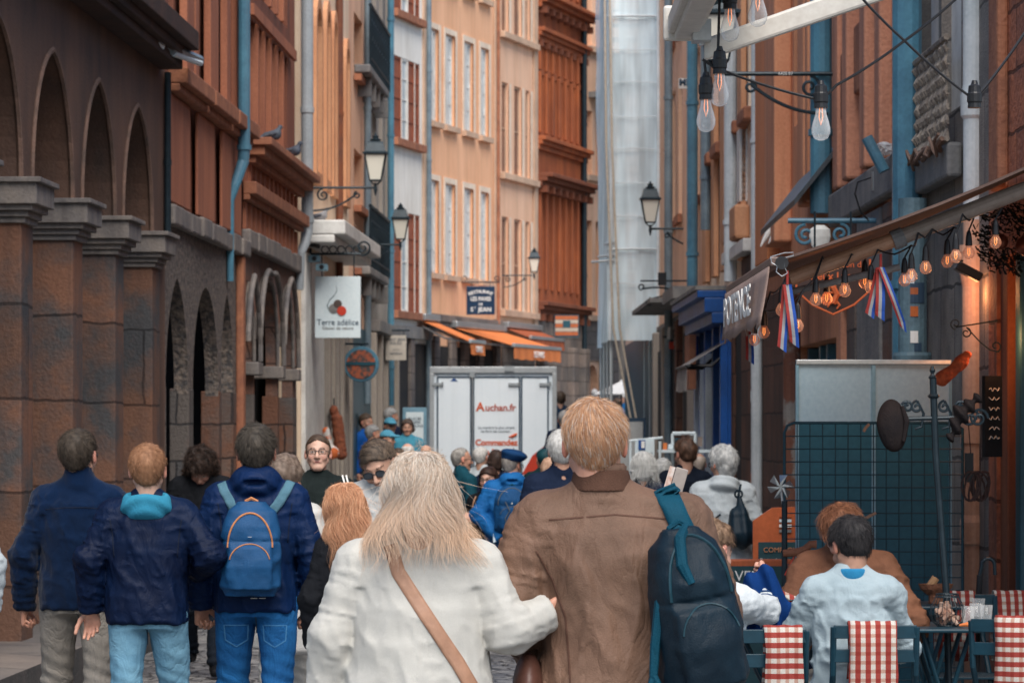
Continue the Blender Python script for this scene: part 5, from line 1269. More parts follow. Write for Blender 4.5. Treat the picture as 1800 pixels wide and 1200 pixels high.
netwall((-hw - e, -e), (hw + e, -e), z0, Hs, .035); netwall((-hw - e, D), (-hw - e, -e), z0, Hs, .06, n=24, ph=2); netwall((hw + e, -e), (hw + e, D), z0 - .3, Hs, .05, n=24, ph=4)
obj('netting', bm, M_net, t, smooth=True)
bm = B(); 
for zz in [3.9 + .52 * q for q in range(13)]: tube(bm, [(-hw - e, -e - .05, zz), (0, -e - .06, zz - .02 * math.sin(zz * 7)), (hw + e, -e - .05, zz)], .018 if int(zz * 2) % 4 == 0 else .007, 5)
for x in (-hw - .02, hw + .03): tube(bm, [(x, -.12, z0), (x + .02, -.13, 6), (x, -.12, Hs)], .03, 6)
obj('lacing', bm, surf('white lacing', (.75, .82, .86), bump=0), t)
bm = B(); tube(bm, [(-.40, -.3, 10), (-.34, -.25, 6), (-.22, -.2, 3.2), (.13, -.1, 1.3)], .017, 6); tube(bm, [(-.47, -.3, 10), (-.43, -.25, 6), (-.32, -.2, 3.2), (.05, -.1, 1.3)], .017, 6)
obj('rope', bm, surf('pale rope', (.6, .52, .42), scale=30), t)
bm = B(); 
for i, z in enumerate((4.22, 4.30, 4.50)): tube(bm, [(-.66 + .1 * i, -.1, z), (-.30, -.1, z + .03)], .018, 6)
obj('outrigger', bm, M_alu, t)

# ------------------------------------------------------------ right side small signs, brackets, parasols
def pl(px, py, Y): return W(px, py, Y)
p = pl(1192, 676/1.0 - 60, 50); 
t = thing('shop_sign', 'small orange hanging sign with spotlights right of the scaffold', 'shop sign', W(1190, 607, 48)); bm = B(); box(bm, -.11, .11, -.03, .03, -.05, .05); obj('panel', bm, M_red, t); bm = B(); tube(bm, [(-.2, 0, .12), (.4, 0, .14)], .014, 6); tube(bm, [(0, 0, .12), (0, 0, .05)], .01, 5); obj('bracket', bm, M_iron, t)
for i, (px, py) in enumerate(((1178, 586), (1190, 598), (1205, 584), (1203, 618))):
    t = thing('floodlight', ('silver', 'grey', 'white', 'black')[i] + ' shop spotlight near the small orange sign', 'spotlight', W(px, py, 47.5), rz=.4 * i); bm = B(); tube(bm, [(0, 0, -.07), (0, -.02, 0), (0, -.05, .09)], [.05, .045, .03], 10); obj('shade', bm, (M_alu, M_lip, M_white, M_black)[i], t); bm = B(); tube(bm, [(0, 0, 0), (.15, .05, .12)], .008, 5); obj('arm', bm, M_iron, t)
t = thing('sign_bracket', 'long black scrolled bracket crossing in front of the peach house', 'sign bracket', W(1128, 508, 46)); bm = B(); tube(bm, [(-.02, 0, .11), (.62, 0, .11)], .012, 6)
n = 14; tube(bm, [(.65 * i / n, 0, -.0 + .04 * math.sin(i / n * 3.1) - .12 * (i / n) ** 2) for i in range(n + 1)], .013, 6); tube(bm, [(.1 + .5 * i / n, 0, -.14 + .05 * math.sin(i / n * 3.1)) for i in range(n + 1)], .011, 6); tube(bm, spiral((.1, 0, -.17), .055, .02, 90, 1.2, sx=-1), .011, 5); tube(bm, spiral((.0, 0, .03), .045, .02, -90, 1.0, sx=-1), .011, 5); obj('scrollwork', bm, M_iron, t)
bm = B(); box(bm, .22, .33, -.05, .05, .05, .22); obj('lamp_box', bm, M_black, t)
t = thing('street_sign', 'white and dark blue number plaque high on the right house', 'street sign', W(1206, 147, 46)); bm = B(); box(bm, -.1, .1, -.01, .01, -.07, .07); obj('plate', bm, M_white, t); text('lettering', 'MM', M_ink, t, (0, -.012, .01), .12, bold=.006)
# grey fabric valance of the neighbour shop
awning('small grey fringed awning beside the blue shop front', R5, R5.s(1272), R5.s(1292), 2.62, 2.34, .50, .26, surf('dusty grey canvas', (.32, .29, .27), (.2, .18, .17), bump=.15, scale=3), None, casing=False, barm=M_black)
# scalloped consoles above the orange pilaster
t = thing('wall_light', 'row of white fluted brackets under the lead canopy', 'wall lights', W(1370, 415, 31)); 
for k in range(4):
    bm = B(); x = -.15 + .075 * k; tube(bm, [(x - .04, -.25 + .15 * k * .2, -.11 + .03 * k), (x, -.2, -.04 + .03 * k), (x + .05, -.15, .04 + .03 * k), (x + .07, -.1, .075 + .03 * k)], [.004, .022, .03, .032], 8); obj('shade', bm, M_white, t); 
    bm = B(); tube(bm, [(x + .07, -.1, .08 + .03 * k), (x + .08, -.1, .12 + .03 * k)], .03, 8); obj('holder', bm, M_iron, t)
# blue shop bracket with a mask emblem
t = thing('sign_bracket', 'blue iron bracket with scrolls and a pale mask over the awning', 'sign bracket', W(1385, 388, 23.4)); bm = B(); tube(bm, [(0, 0, 0), (.64, 0, 0)], .018, 8); tube(bm, spiral((.12, 0, -.10), .075, .012, 90, 1.6), .012, 6); tube(bm, spiral((.36, 0, -.09), .07, .012, 90, 1.6, sx=-1), .012, 6); obj('scrollwork', bm, M_pipeb, t)
bm = B(); lathe(bm, [(.03, -.13), (.06, -.09), (.075, -.03), (.07, .02), (.03, .05)], c=(.22, 0, -.08), n=14, sy=.4); obj('emblem', bm, M_white, t)
t = thing('wall_spotlight', 'small silver cylinder spotlight on the cut stone lintel', 'spotlight', W(1539, 320, 23.2)); bm = B(); tube(bm, [(0, 0, -.06), (0, 0, .07)], .028, 14); obj('barrel', bm, M_alu, t)
bm = B(); tube(bm, [(0, 0, 0), (.07, .05, 0)], .014, 8); tube(bm, [(.05, .04, -.03), (.05, .04, .04)], .03, 10); obj('mount', bm, M_alu, t); bm = B(); tube(bm, [(-.03, 0, .03), (-.12, 0, .0), (-.14, 0, -.08), (-.1, .02, -.2), (-.04, .05, -.26)], .006, 6); obj('cable', bm, M_black, t)
bm = B(); 
t = thing('plastic_bag', 'crumpled clear plastic wrapped round a wall lamp by the blue pipe', 'plastic bag', W(1556, 262, 22.2)); bm = bmesh.new(); bmesh.ops.create_icosphere(bm, subdivisions=3, radius=.07)
for v in bm.verts: v.co = v.co * (.75 + .5 * random.random()); v.co.z *= .6
obj('wrap', bm, surf('clear plastic', (.75, .78, .8), rough=.15, alpha=.6, bump=0), t); bm = B(); tube(bm, [(.05, 0, -.04), (.12, 0, -.12)], .018, 8); obj('arm', bm, M_ink, t)

# lights below the arcade ledge
for i, (a, b_, ya, yb) in enumerate((((205, 25), (282, 78), 26.2, 28.0), ((288, 82), (350, 106), 28.2, 29.6))):
    p0 = W(a[0], a[1], ya); p1 = W(b_[0], b_[1], yb)
    t = thing('fluorescent_light', ('nearer' if i == 0 else 'farther') + ' grey tube floodlight under the dark ledge', 'floodlight', p0, group='tube lights under the ledge')
    d_ = p1 - p0; bm = B(); tube(bm, [(0, 0, 0), d_ * .1, d_ * .13, d_], [.03, .035, .055, .045], 10); obj('casing', bm, surf('grey lamp casing', (.2, .25, .28), (.12, .15, .17), rough=.35, metal=.4, bump=0), t)
    bm = B(); tube(bm, [d_ * .2 + Vector((.02, -.01, -.035)), d_ * .97 + Vector((.02, -.01, -.03))], .028, 8); obj('diffuser', bm, M_signw, t)
# pigeons
def pigeon(label, p, rz, c=(.05, .06, .075)):
    t = thing('pigeon', label, 'pigeon', p, rz, group='pigeons on the facades')
    m1 = surf('pigeon feathers %.2f' % c[0], c, tuple(x * 1.8 for x in c), scale=18, bump=.2, rough=.6)
    def f_(X, Y, Z):
        d = sd_rc(X, Y, Z, (-.06, 0, .065), (.05, 0, .085), .045, .055)
        d = smin(d, sd_rc(X, Y, Z, (.06, 0, .10), (.095, 0, .16), .036, .022), .03)
        d = smin(d, sd_el(X, Y, Z, (.105, 0, .172), (.028, .022, .022)), .015)
        d = smin(d, sd_rc(X, Y, Z, (.12, 0, .170), (.148, 0, .162), .008, .003), .006)
        d = smin(d, sd_rc(X, Y, Z, (-.07, 0, .06), (-.17, 0, .035), .03, .012), .03)
        return d
    me = snet(f_, (-.22, -.09, -.02), (.19, .09, .24), .008); link('body', me, m1, t, True)
    bm = B()
    for s in (-1, 1): tube(bm, [(0, s * .025, 0), (.0, s * .025, .05)], .005, 5); tube(bm, [(-.01, s * .025, .004), (.03, s * .025, .004)], .004, 5)
    obj('legs', bm, surf('pink legs', (.4, .15, .12), bump=0), t)
    bm = B()
    for s in (-1, 1): tube(bm, [(.03, s * .05, .1), (-.05, s * .052, .085), (-.13, s * .03, .055)], [.012, .028, .006], 8)
    obj('wings', bm, surf('pigeon wing', (.10, .11, .13), (.05, .055, .07), scale=20), t)
pigeon('dark pigeon standing mid sill of the mullioned window', Vector((L3.M @ Vector((L3.s(478, .2), -.2, 4.685)))), R(35))
pigeon('dark pigeon at the far end of the sill beside the grey drainpipe', Vector((L3.M @ Vector((L3.s(513, .2), -.2, 4.685)))), R(-20), (.045, .055, .075))
pigeon('small grey pigeon perched on the white hood below the first lantern', W(560, 392, 43.3), R(10), (.2, .2, .21))
# ------------------------------------------------------------ people of the street
from mathutils.bvhtree import BVHTree
def drape(name, jk, pts, width, off, mat, parent=None, sub=5, across=4, th=.004, ydir=1, T=None):
    """strip laid on the back of a garment: pts are (x, z) in the wearer's frame, width in metres"""
    me = jk.data; bvh = BVHTree.FromPolygons([v.co for v in me.vertices], [p.vertices for p in me.polygons])
    P = [Vector((p[0], 0, p[1])) for p in pts]; fine = []
    for a, b_ in zip(P, P[1:]):
        for i in range(sub*2): fine.append(a.lerp(b_, i/(sub*2)))
    fine.append(P[-1]); rows = []; last = None
    for i, p in enumerate(fine):
        d_ = fine[min(i+1, len(fine)-1)]-fine[max(i-1, 0)]; d_.normalize(); s_ = Vector((-d_.z, 0, d_.x)); r_ = []
        for j in range(across+1):
            q = p+s_*width*(j/across-.5)
            h = bvh.ray_cast(Vector((q.x, -ydir*1.0, q.z)), Vector((0, ydir, 0)))
            y = h[0].y-off*ydir if h[0] is not None else None
            r_.append([q, y])
        ys = [y for _, y in r_ if y is not None]
        base = sum(ys)/len(ys) if ys else last
        last = base
        rows.append([Vector((q.x, (y if y is not None and abs(y-base) < .05 else base) if base is not None else 0, q.z)) for q, y in r_])
    bm = B(); vs = [[bm.verts.new(p) for p in r_] for r_ in rows]
    for a, b_ in zip(vs, vs[1:]):
        for j in range(across): bm.faces.new((a[j], a[j+1], b_[j+1], b_[j]))
    o = obj(name, bm, mat, parent, smooth=True); md = o.modifiers.new('s', 'SOLIDIFY'); md.thickness = th; md.offset = -1 if ydir > 0 else 1
    return o
def follow(root, t):      # a carried thing stands in its carrier's frame but is a thing of its own
    root.location = t.location; root.rotation_euler = t.rotation_euler; root.scale = t.scale; return root

C_navyfl = cloth('navy fleece', (.0016, .012, .042), (.0012, .008, .027), sheen=.1, bscale=350)
C_navysh = cloth('navy shell jacket', (.0013, .009, .036), (.001, .005, .022), rough=.6, sheen=.0, spec=.15, bump=.1, crease=.2)
C_bluesh = cloth('blue rain jacket', (.0017, .015, .064), (.0013, .010, .040), rough=.6, sheen=.0, spec=.15, bump=.1, crease=.2)
C_khaki = cloth('grey khaki cotton', (.30, .27, .235), (.23, .21, .185), crease=.3)
C_jeanl = cloth('pale jeans', (.17, .33, .43), (.11, .24, .34), crease=.3); C_jeanb = cloth('blue jeans', (.02, .13, .33), (.012, .07, .2), crease=.3)
C_black = cloth('black cloth', (.012, .013, .016)); C_white = cloth('white knit', (.56, .545, .50), (.49, .475, .435), rough=.95, bscale=500, bump=.35, fine=.15, crease=.06)
C_brown = cloth('brown suede', (.205, .118, .080), (.13, .075, .05), scale=4, bump=.2, rough=.6, spec=.22, crease=.22)
C_lgrey = cloth('light grey cloth', (.46, .50, .52), (.38, .42, .44)); C_navy = cloth('dark navy cloth', (.012, .02, .045))
C_blue = cloth('blue jacket cloth', (.015, .13, .36), (.01, .09, .27), rough=.6)
C_orbrown = cloth('rust brown cotton', (.19, .085, .05), (.13, .06, .036)); C_palek = cloth('pale blue grey knit', (.34, .41, .44), (.28, .35, .38), fine=.1)
C_packn = cloth('dark teal nylon', (.005, .018, .030), (.004, .012, .021), rough=.5, sheen=0, spec=.2, bump=.15, crease=.08)
C_packb = cloth('blue backpack nylon', (.01, .07, .18), (.008, .05, .13), rough=.5, sheen=0, spec=.2, crease=.06)
C_strapb = cloth('teal strap webbing', (.008, .065, .105), (.006, .05, .08), rough=.6)
C_tealh = cloth('teal sweatshirt', (.035, .22, .33), (.025, .17, .27))
Wk = ((-.12, .10, .50), (.10, -.02, .50)); Wa = ((-.12, .20, .10), (.11, -.32, .16))
WALK = (Wk, Wa); WALK2 = (((-.10, -.02, .50), (.12, .12, .50)), ((-.11, -.30, .15), (.12, .22, .10)))
SIT = (((-.14, .42, .47), (.14, .42, .47)), ((-.14, .36, .09), (.14, .36, .09)))

# --- woman in the white cardigan
def card(X, Y_, Z, d):
    d = d - .0018*np.sin(X*420)*((Z < 1.42) & (np.abs(X) < .06))
    return d + .006*np.sin(X*34+2*np.sin(Z*5))*np.clip((1.2-Z)/.25, 0, 1)
wt, wj, whc, whm = person('woman in white cardigan with loose blond hair and a tan strap across her back', 737, 798, 9.5, H=1.574, g=1.24, sh=1.1, top='cardigan', topmat=C_white, legmat=C_white,
    hair=('long', (.86, .81, .73), (.50, .34, .23), dict(len=.07, w=.98, thick=.010, seg=14, slen=.232, sw=.0010, flare=.46, rand=.6, wave=.55, wf=30, n=.010, tip=(.60, .41, .28))), hstr=15000, el=((-.262, -.02, 1.16), (.27, -.05, 1.18)), wr=((-.285, .03, .93), (.39, .0, 1.235)),
    hem=.55, res=.008, wrinkle=.62, topd=dict(arm=(.070, .064, .050), bulk=.004, loft=[(.53, 0, 0, .26, .20), (.9, 0, 0, .235, .20), (1.1, 0, 0, .208, .175), (1.25, 0, 0, .195, .16), (1.34, 0, 0, .178, .13), (1.41, 0, 0, .13, .095), (1.455, 0, 0, .085, .07), (1.50, 0, 0, .066, .062)]), extra_top=card, handcurl=65, legs=True, headoff=(.0, 0, 0))
bag = follow(thing('shoulder_bag', 'tan leather strap bag worn across the white cardigan', 'shoulder bag', (0, 0, 0)), wt)
C_tan = surf('tan leather strap', (.40, .22, .14), (.30, .16, .10), rough=.5, scale=6, bump=.1)
drape('strap', wj, [(-.085, 1.44), (-.06, 1.36), (.02, 1.24), (.12, 1.09), (.20, .95), (.24, .86)], .042, .003, C_tan, bag)
me = snet(lambda X, Y_, Z: smax(sd_el(X, Y_, Z, (.33, .06, .98), (.05, .12, .13)), -9+0*X, .01), (.25, -.12, .82), (.42, .22, 1.14), .01); link('pouch', me, surf('brown leather', (.12, .05, .035), rough=.4, bump=.1), bag)
bm = B()
for q in range(3): lathe(bm, [(.006, 0), (.006, .003)], c=(0, 0, 0), n=10)
bm.free()
for q in range(3):
    bm = B(); lathe(bm, [(.0065, 0), (.0065, .004)], n=10); o = obj('button', bm, M_dark, wt); o.rotation_euler = (R(90), 0, 0); o.location = (.335+.017*q, -.062, 1.222+.002*q)

# --- man in the brown jacket
def mfold(X, Y_, Z, d):
    return d - .026*((1-np.abs(np.sin(X*12+.9*np.sin(Z*6)+.5)))**2*.8+(1-np.abs(np.sin(X*23+Z*5+1.2*np.sin(Z*9))))**3*.5-.4)*np.clip((1.36-Z)/.15, 0, 1)*np.clip((Z-.93)/.1, 0, 1)
mt, mj, mhc, mhm = person('stout man in brown suede jacket with thin sandy hair, navy backpack on one shoulder', 1078, 705, 9.6, H=1.73, g=1.22, sh=1.16, headoff=(-.052, .0, 0.002), top='jacket', topmat=C_brown, legmat=C_navy, skin=(.56, .29, .20),
    hair=('short', (.42, .19, .09), (.74, .48, .30), dict(thick=.008, strand=.034, lift=.28, rand=.4, sw=.0009, swirl=(.012, -.03, .12), grey=.15, n=.003)), hstr=12000, el=((-.292, -.04, 1.15), (.275, 0, 1.13)), wr=((-.19, .17, 1.0), (.25, .2, 1.02)),
    collar='shirt', hem=.88, res=.008, topd=dict(arm=(.078, .072, .056), band=.95, bulk=.010, freq=6.5, loft=[(.86, 0, 0, .19, .155), (.93, 0, 0, .222, .18), (1.1, 0, 0, .215, .175), (1.26, 0, 0, .208, .16), (1.35, 0, 0, .195, .135), (1.42, -.015, 0, .14, .10), (1.465, -.03, -.005, .085, .072), (1.50, -.033, -.005, .068, .064)]), extra_top=mfold)
# stitched seams and collar
cx0 = -.052*.65
link('collar', snet(lambda X, Y_, Z: smax(smax(sd_rc(X, Y_, Z, (cx0, -.008, 1.455), (cx0, -.006, 1.53), .092, .074), -sd_rc(X, Y_, Z, (cx0, -.002, 1.44), (cx0, .002, 1.56), .080, .064), .003), smax(Z-1.522-.012*np.abs(X-cx0)*0, 1.462-Z, .004), .004), (-.16, -.13, 1.43), (.1, .12, 1.56), .005), cloth('dark brown collar', (.10, .052, .036)), mt)
for nm, pp in (('seam', [(-.215, 1.30), (-.17, 1.22), (-.135, 1.12), (-.125, 1.0), (-.12, .9)]), ('seam', [(.20, 1.33), (.17, 1.25), (.155, 1.12), (.15, 1.0)]), ('yoke_seam', [(-.18, 1.385), (0, 1.40), (.18, 1.385)])):
    drape(nm, mj, pp, .0045, .001, surf('dark seam', (.10, .045, .028), bump=0), mt, th=.002)
def pack(label, t, jk, c, size, mat, strapm, res=.008, pocket=True, tilt=0, zipm=None, name='backpack', straps=(), top_loop=True, logo=None, ribs=0, yaw=0, slim=1.0):
    root = follow(thing(name, label, name.replace('_', ' '), (0, 0, 0)), t)
    cx, cy, cz = c; sx, sy, sz = size; Mx = (Matrix.Rotation(R(yaw), 3, 'Z') @ Matrix.Rotation(R(tilt), 3, 'Y'))
    def f_(X, Y_, Z):
        x, y, z = tolocal(X, Y_, Z, Mx, (cx, cy, cz))
        st = [(-sz/2, 0, .01, sx*.40, sy*.40), (-sz*.42, 0, 0, sx*.49, sy*.48), (-sz*.1, 0, 0, sx*.5, sy*.5), (sz*.25, 0, 0, sx*.47*slim, sy*.45), (sz*.42, 0, .01, sx*.38*slim, sy*.36), (sz*.5, 0, .02, sx*.2, sy*.2)]
        d = loft(x, y, z, st, 2.8)-.004
        if pocket:
            pk = loft(x, y, z, [(-sz*.44, 0, -sy*.42, sx*.34, sy*.22), (-sz*.2, 0, -sy*.46, sx*.38, sy*.26), (sz*.02, 0, -sy*.42, sx*.35, sy*.2), (sz*.06, 0, -sy*.38, sx*.3, sy*.1)], 3); d = smin(d, pk, .012)
            if pocket == 2: pk = loft(x, y, z, [(sz*.10, 0, -sy*.34, sx*.27, sy*.2), (sz*.2, 0, -sy*.36, sx*.28, sy*.2), (sz*.34, 0, -sy*.25, sx*.22, sy*.14)], 3); d = smin(d, pk, .010)
            pkz = np.abs(z-sz*.085); d = d+.004*np.exp(-(pkz/.006)**2)*(y < 0)
        f1 = vnoise(x, y, z*.6, 16); d = d-.009*((1-np.abs(2*f1-1))-.5)-.004*vnoise(x, y, z, 38)
        return d
    m = max(sx, sy, sz)*.5+.08; me = snet(f_, (cx-m, cy-m, cz-m), (cx+m, cy+m, cz+m), res); link('pack_body', me, mat, root)
    T = lambda x, y, z: Mx @ Vector((x, y, z))+Vector(c)
    bm = B()
    if zipm is not None:
        def surfy(x, z):   # rough back surface
            return -sy*.5
        bv = BVHTree.FromPolygons([v.co for v in me.vertices], [p.vertices for p in me.polygons])
        def onb(x, z, off=.002):
            p = T(x, -.6, z); d_ = Mx @ Vector((0, 1, 0)); h = bv.ray_cast(p, d_); return (h[0]-d_*off) if h[0] is not None else T(x, -sy*.3, z)
        ap = [onb(sx*.42*slim*math.cos(a), sz*(.02 if not pocket == 2 else .1)+sz*.38*math.sin(a)) for a in [math.pi*i/20 for i in range(21)]]
        tube(bm, ap, .0045, 6)
        if pocket: tube(bm, [onb(sx*.36*math.cos(a), -sz*.14+sz*.2*math.sin(a)) for a in [math.pi*(.05+.9*i/16) for i in range(17)]], .003, 5)
        obj('zip', bm, zipm, root)
        if logo: 
            q = onb(0, sz*.14, .004); text('logo', logo, M_whiteflat, root, q, .018, ext=.0005)
    bm = B()
    if top_loop:
        pts = [T(-.03, sy*.2, sz*.46), T(-.025, sy*.15, sz*.53), T(.0, sy*.12, sz*.56), T(.025, sy*.15, sz*.53), T(.03, sy*.2, sz*.46)]
        tube(bm, pts, .008, 6)
        obj('grab_loop', bm, strapm, root)
    return root, T
bp1, T1 = pack('large dark teal nylon backpack with zipped pockets hanging from one shoulder', mt, mj, (.212, -.222, 1.14), (.228, .18, .44), C_packn, C_strapb, pocket=2, tilt=-9, zipm=surf('dark zip', (.008, .045, .065), rough=.5, bump=0), yaw=18, slim=.92)
drape('shoulder_strap', mj, [(.14, 1.475), (.155, 1.44), (.175, 1.39), (.20, 1.34), (.215, 1.30)], .062, .006, C_strapb, bp1, th=.010)
bm = B(); lst = [Vector((.19, -.22, 1.37)), Vector((.17, -.30, 1.34)), Vector((.175, -.325, 1.27)), Vector((.2, -.33, 1.22))]
tube(bm, lst, [.012, .016, .016, .012], 8); obj('top_loop', bm, C_strapb, bp1)
bm = B(); tube(bm, [(.155, -.27, 1.28), (.12, -.275, 1.18), (.105, -.28, 1.05), (.10, -.285, .97), (.12, -.29, .93)], [.014, .016, .014, .012, .01], 8); tube(bm, [(.10, -.285, .97), (.085, -.29, .9), (.08, -.29, .82)], .011, 6); obj('loose_strap', bm, C_strapb, bp1)

# --- three in blue on the left
t1, j1, h1, m1 = person('tall boy in navy fleece with stand collar, glasses and grey trousers', 139, 757, 15.7, H=1.64, topmat=C_navyfl, legmat=C_khaki, top='fleece', hair=('short', (.035, .028, .022), (.10, .075, .055), dict(thick=.013, strand=.026, line=.05)), hstr=5500,
    el=((-.262, -.03, 1.12), None), wr=((-.27, .05, .865), None), collar='stand', hem=.86, feet=WALK, head=(-14, 0, 0), glasses=('clear',), res=.009, handcurl=70, topd=dict(arm=(.066, .056, .044)), skin=(.50, .28, .20), sh=.97)
t2, j2, h2, m2 = person('younger boy with light brown hair, teal hood over navy jacket, red cuff and pale jeans', 260, 783, 15.0, H=1.57, topmat=C_navysh, legmat=C_jeanl, hair=('short', (.22, .10, .05), (.42, .22, .12), dict(thick=.013, strand=.022, line=.05)), hstr=5500,
    el=((-.272, -.05, 1.17), (.30, -.07, 1.19)), wr=((-.275, .04, .925), (.22, .16, 1.10)), hem=.865, feet=WALK2, res=.009, handcurl=(28, 60), handrot=(90, 0), topd=dict(arm=(.068, .06, .047), bulk=.012), skin=(.55, .32, .23), collar=None)
def hoodfn(X, Y_, Z):
    d = sd_el(X, Y_, Z, (0, -.065, 1.425), (.125, .088, .085)); d = smax(d, -sd_rc(X, Y_, Z, (0, .01, 1.46), (0, .02, 1.66), .070, .08), .02); d = smax(d, -sd_el(X, Y_, Z, (0, -.07, 1.49), (.085, .05, .030)), .02)
    return d-.005*np.sin(Z*80+X*X*300+Y_*20)
link('hood', snet(hoodfn, (-.17, -.2, 1.3), (.17, .12, 1.56), .007), C_tealh, t2)
bm = B(); a_ = Vector((-.275, .035, .935)); tube(bm, [a_, a_+Vector((0, .004, -.02))], .034, 14); obj('cuff', bm, cloth('red cuff', (.4, .02, .02)), t2)
t3, j3, h3, m3 = person('boy in blue hooded rain jacket and blue jeans wearing a small backpack', 451, 750, 15.2, H=1.65, topmat=C_bluesh, legmat=C_jeanb, hair=('short', (.03, .026, .022), (.11, .09, .07), dict(thick=.016, strand=.032, lift=.5, line=.05)), hstr=6000,
    el=((-.272, -.05, 1.13), (.262, -.03, 1.11)), wr=((-.262, .05, .885), (.238, .04, .875)), hem=.865, feet=WALK, res=.009, handcurl=(62, 75), handrot=(40, 0), topd=dict(arm=(.068, .058, .046), bulk=.008), collar='bighood', skin=(.46, .26, .18))
text('logo', 'RAINLINE'[:0]+'— —', M_whiteflat, t3, (.02, -.17, .93), .03)
bp3, T3 = pack('small blue day pack with orange zip on the blue rain jacket', t3, j3, (-.01, -.20, 1.155), (.255, .14, .41), C_packb, surf('orange trim', (.5, .2, .08), bump=0), pocket=True, zipm=surf('orange trim', (.5, .2, .08)), res=.008, slim=.95, logo='—')
for s in (-1, 1): drape('shoulder_strap', j3, [(s*.085-.01, 1.32), (s*.115, 1.37), (s*.145, 1.42), (s*.16, 1.455)], .042, .004, cloth('grey teal strap', (.08, .17, .22)), bp3, th=.008)
for s in (-1, 1):
    drape('pocket', t3.children[2] if False else [c for c in t3.children if c.name.startswith('trousers')][0], [(s*.09-.055, .80), (s*.09-.05, .73), (s*.09, .70), (s*.09+.05, .73), (s*.09+.055, .80), (s*.09-.055, .80)], .005, .001, cloth('pale denim stitch', (.07, .22, .42)), t3, th=.002)

sm = surf('navy seam', (.001, .005, .018), bump=0)
drape('seam', j1, [(-.15, 1.335), (-.05, 1.345), (.05, 1.345), (.15, 1.335)], .004, .001, sm, t1, th=.002)
for jj, tt_ in ((j2, t2), (j3, t3)):
    for s_ in (-1, 1): drape('seam', jj, [(s_*.17, 1.36), (s_*.158, 1.28), (s_*.150, 1.18)], .004, .001, sm, tt_, th=.002)
for tt_ in (t1, t2, t3):
    for c in [c for c in tt_.children if c.name.startswith('trousers')]:
        drape('seam', c, [(0, .84), (0, .80), (0, .76)], .005, .001, surf('dark trouser seam', (.03, .05, .07), bump=0), tt_, th=.002)
# --- walkers behind them
person('woman with dark curly hair looking down, all in black', 354, 795, 22.6, H=1.55, yaw=180, headoff=(0, .07, -.085), head=(0, 38, 0), topmat=C_black, hair=('curly', (.012, .010, .010), (.06, .035, .025), dict(len=.10)), hstr=5500, top='coat', res=.012, skin=(.34, .19, .14), hem=.78, feet=WALK, shoes=(.01, .01, .012), legmat=cloth('black jeans', (.012, .016, .024)), el=((-.24, .0, 1.15), (.24, 0, 1.15)), wr=((-.10, .20, 1.10), (.12, .2, 1.08)))
tw, jw, _, _ = person('person with frizzy grey brown hair in a long white coat behind the blue rain jacket', 503, 806, 17.2, H=1.49, yaw=-25, topmat=cloth('off white coat', (.52, .51, .48)), legmat=cloth('cream trousers', (.55, .53, .49)), hair=('fluffy', (.13, .09, .07), (.24, .18, .14), dict(strand=.03)), hstr=1500, top='coat', hem=.62, res=.012, topd=dict(bulk=.012))
tb = thing('tote_bag', 'white cloth tote bag carried beside the pale trousers', 'tote bag', W(530, 1000, 16.9))
me = snet(lambda X, Y_, Z: loft(X, Y_, Z, [(-.42, 0, 0, .10, .03), (-.40, 0, 0, .13, .045), (-.1, 0, 0, .12, .035), (-.02, 0, 0, .11, .02)], 4)-.006*vnoise(X, Y_, Z, 14), (-.2, -.1, -.48), (.2, .1, .06), .011); link('bag_body', me, cloth('tote cotton', (.55, .54, .52)), tb)
bm = B(); tube(bm, [(-.06, 0, -.04), (-.05, 0, .12), (0, 0, .2), (.05, 0, .12), (.06, 0, -.04)], .008, 6); obj('handle', bm, cloth('tote cotton', (.5, .5, .5)), tb)
tg, jg, _, _ = person('woman in black glasses and dark hoodie with white shoulder stripes, mouth open', 559, 765, 21.0, H=1.60, yaw=186, head=(-6, -7, 0), topmat=cloth('black green hoodie', (.014, .020, .020)), legmat=cloth('sky jeans', (.14, .33, .42)), hair=('bun', (.05, .032, .024), (.12, .08, .055), dict(thick=.011, line=.066, bun=1)), glasses=('clear', .0022), mouth=1, headoff=(0, 0, .02), collar=None, hem=.86, res=.010, el=((-.26, -.02, 1.15), (.25, -.02, 1.15)), wr=((-.06, .2, 1.14), (.22, .14, .98)), handcurl=60, topd=dict(bulk=.014), skin=(.55, .34, .26), feet=WALK)
for k in (0, 1): drape('stripe', jg, [(-.16-.014*k*1.8, 1.47), (-.165-.014*k*1.8, 1.44), (-.175-.014*k*1.8, 1.40)], .010, .002, M_whiteflat, tg, th=.002, ydir=-1)
person('girl with wavy ginger hair seen from behind beside the white cardigan', 634, 852, 14.4, H=1.405, headoff=(-.085, .02, 0), head=(14, 0, -6), topmat=C_black, hair=('long', (.46, .20, .10), (.78, .46, .28), dict(len=.14, w=1.0, thick=.014, seg=14, slen=.29, sw=.0013, flare=.05, rand=.35, wave=.4)), hstr=7000, res=.012)
person('man in sunglasses with swept brown hair looking down, pale collar', 684, 776, 16.2, H=1.64, yaw=180, headoff=(.045, .06, -.055), head=(-14, 26, 12), topmat=cloth('pale jacket', (.5, .5, .48)), hair=('short', (.05, .04, .032), (.17, .12, .085), dict(thick=.014, strand=.03, lift=.1, rand=.25, line=.055, sw=.0012, swirl=(-.06, .09, .06))), hstr=5000, glasses=('dark', .0022), collar='shirt', res=.010, skin=(.47, .27, .19))

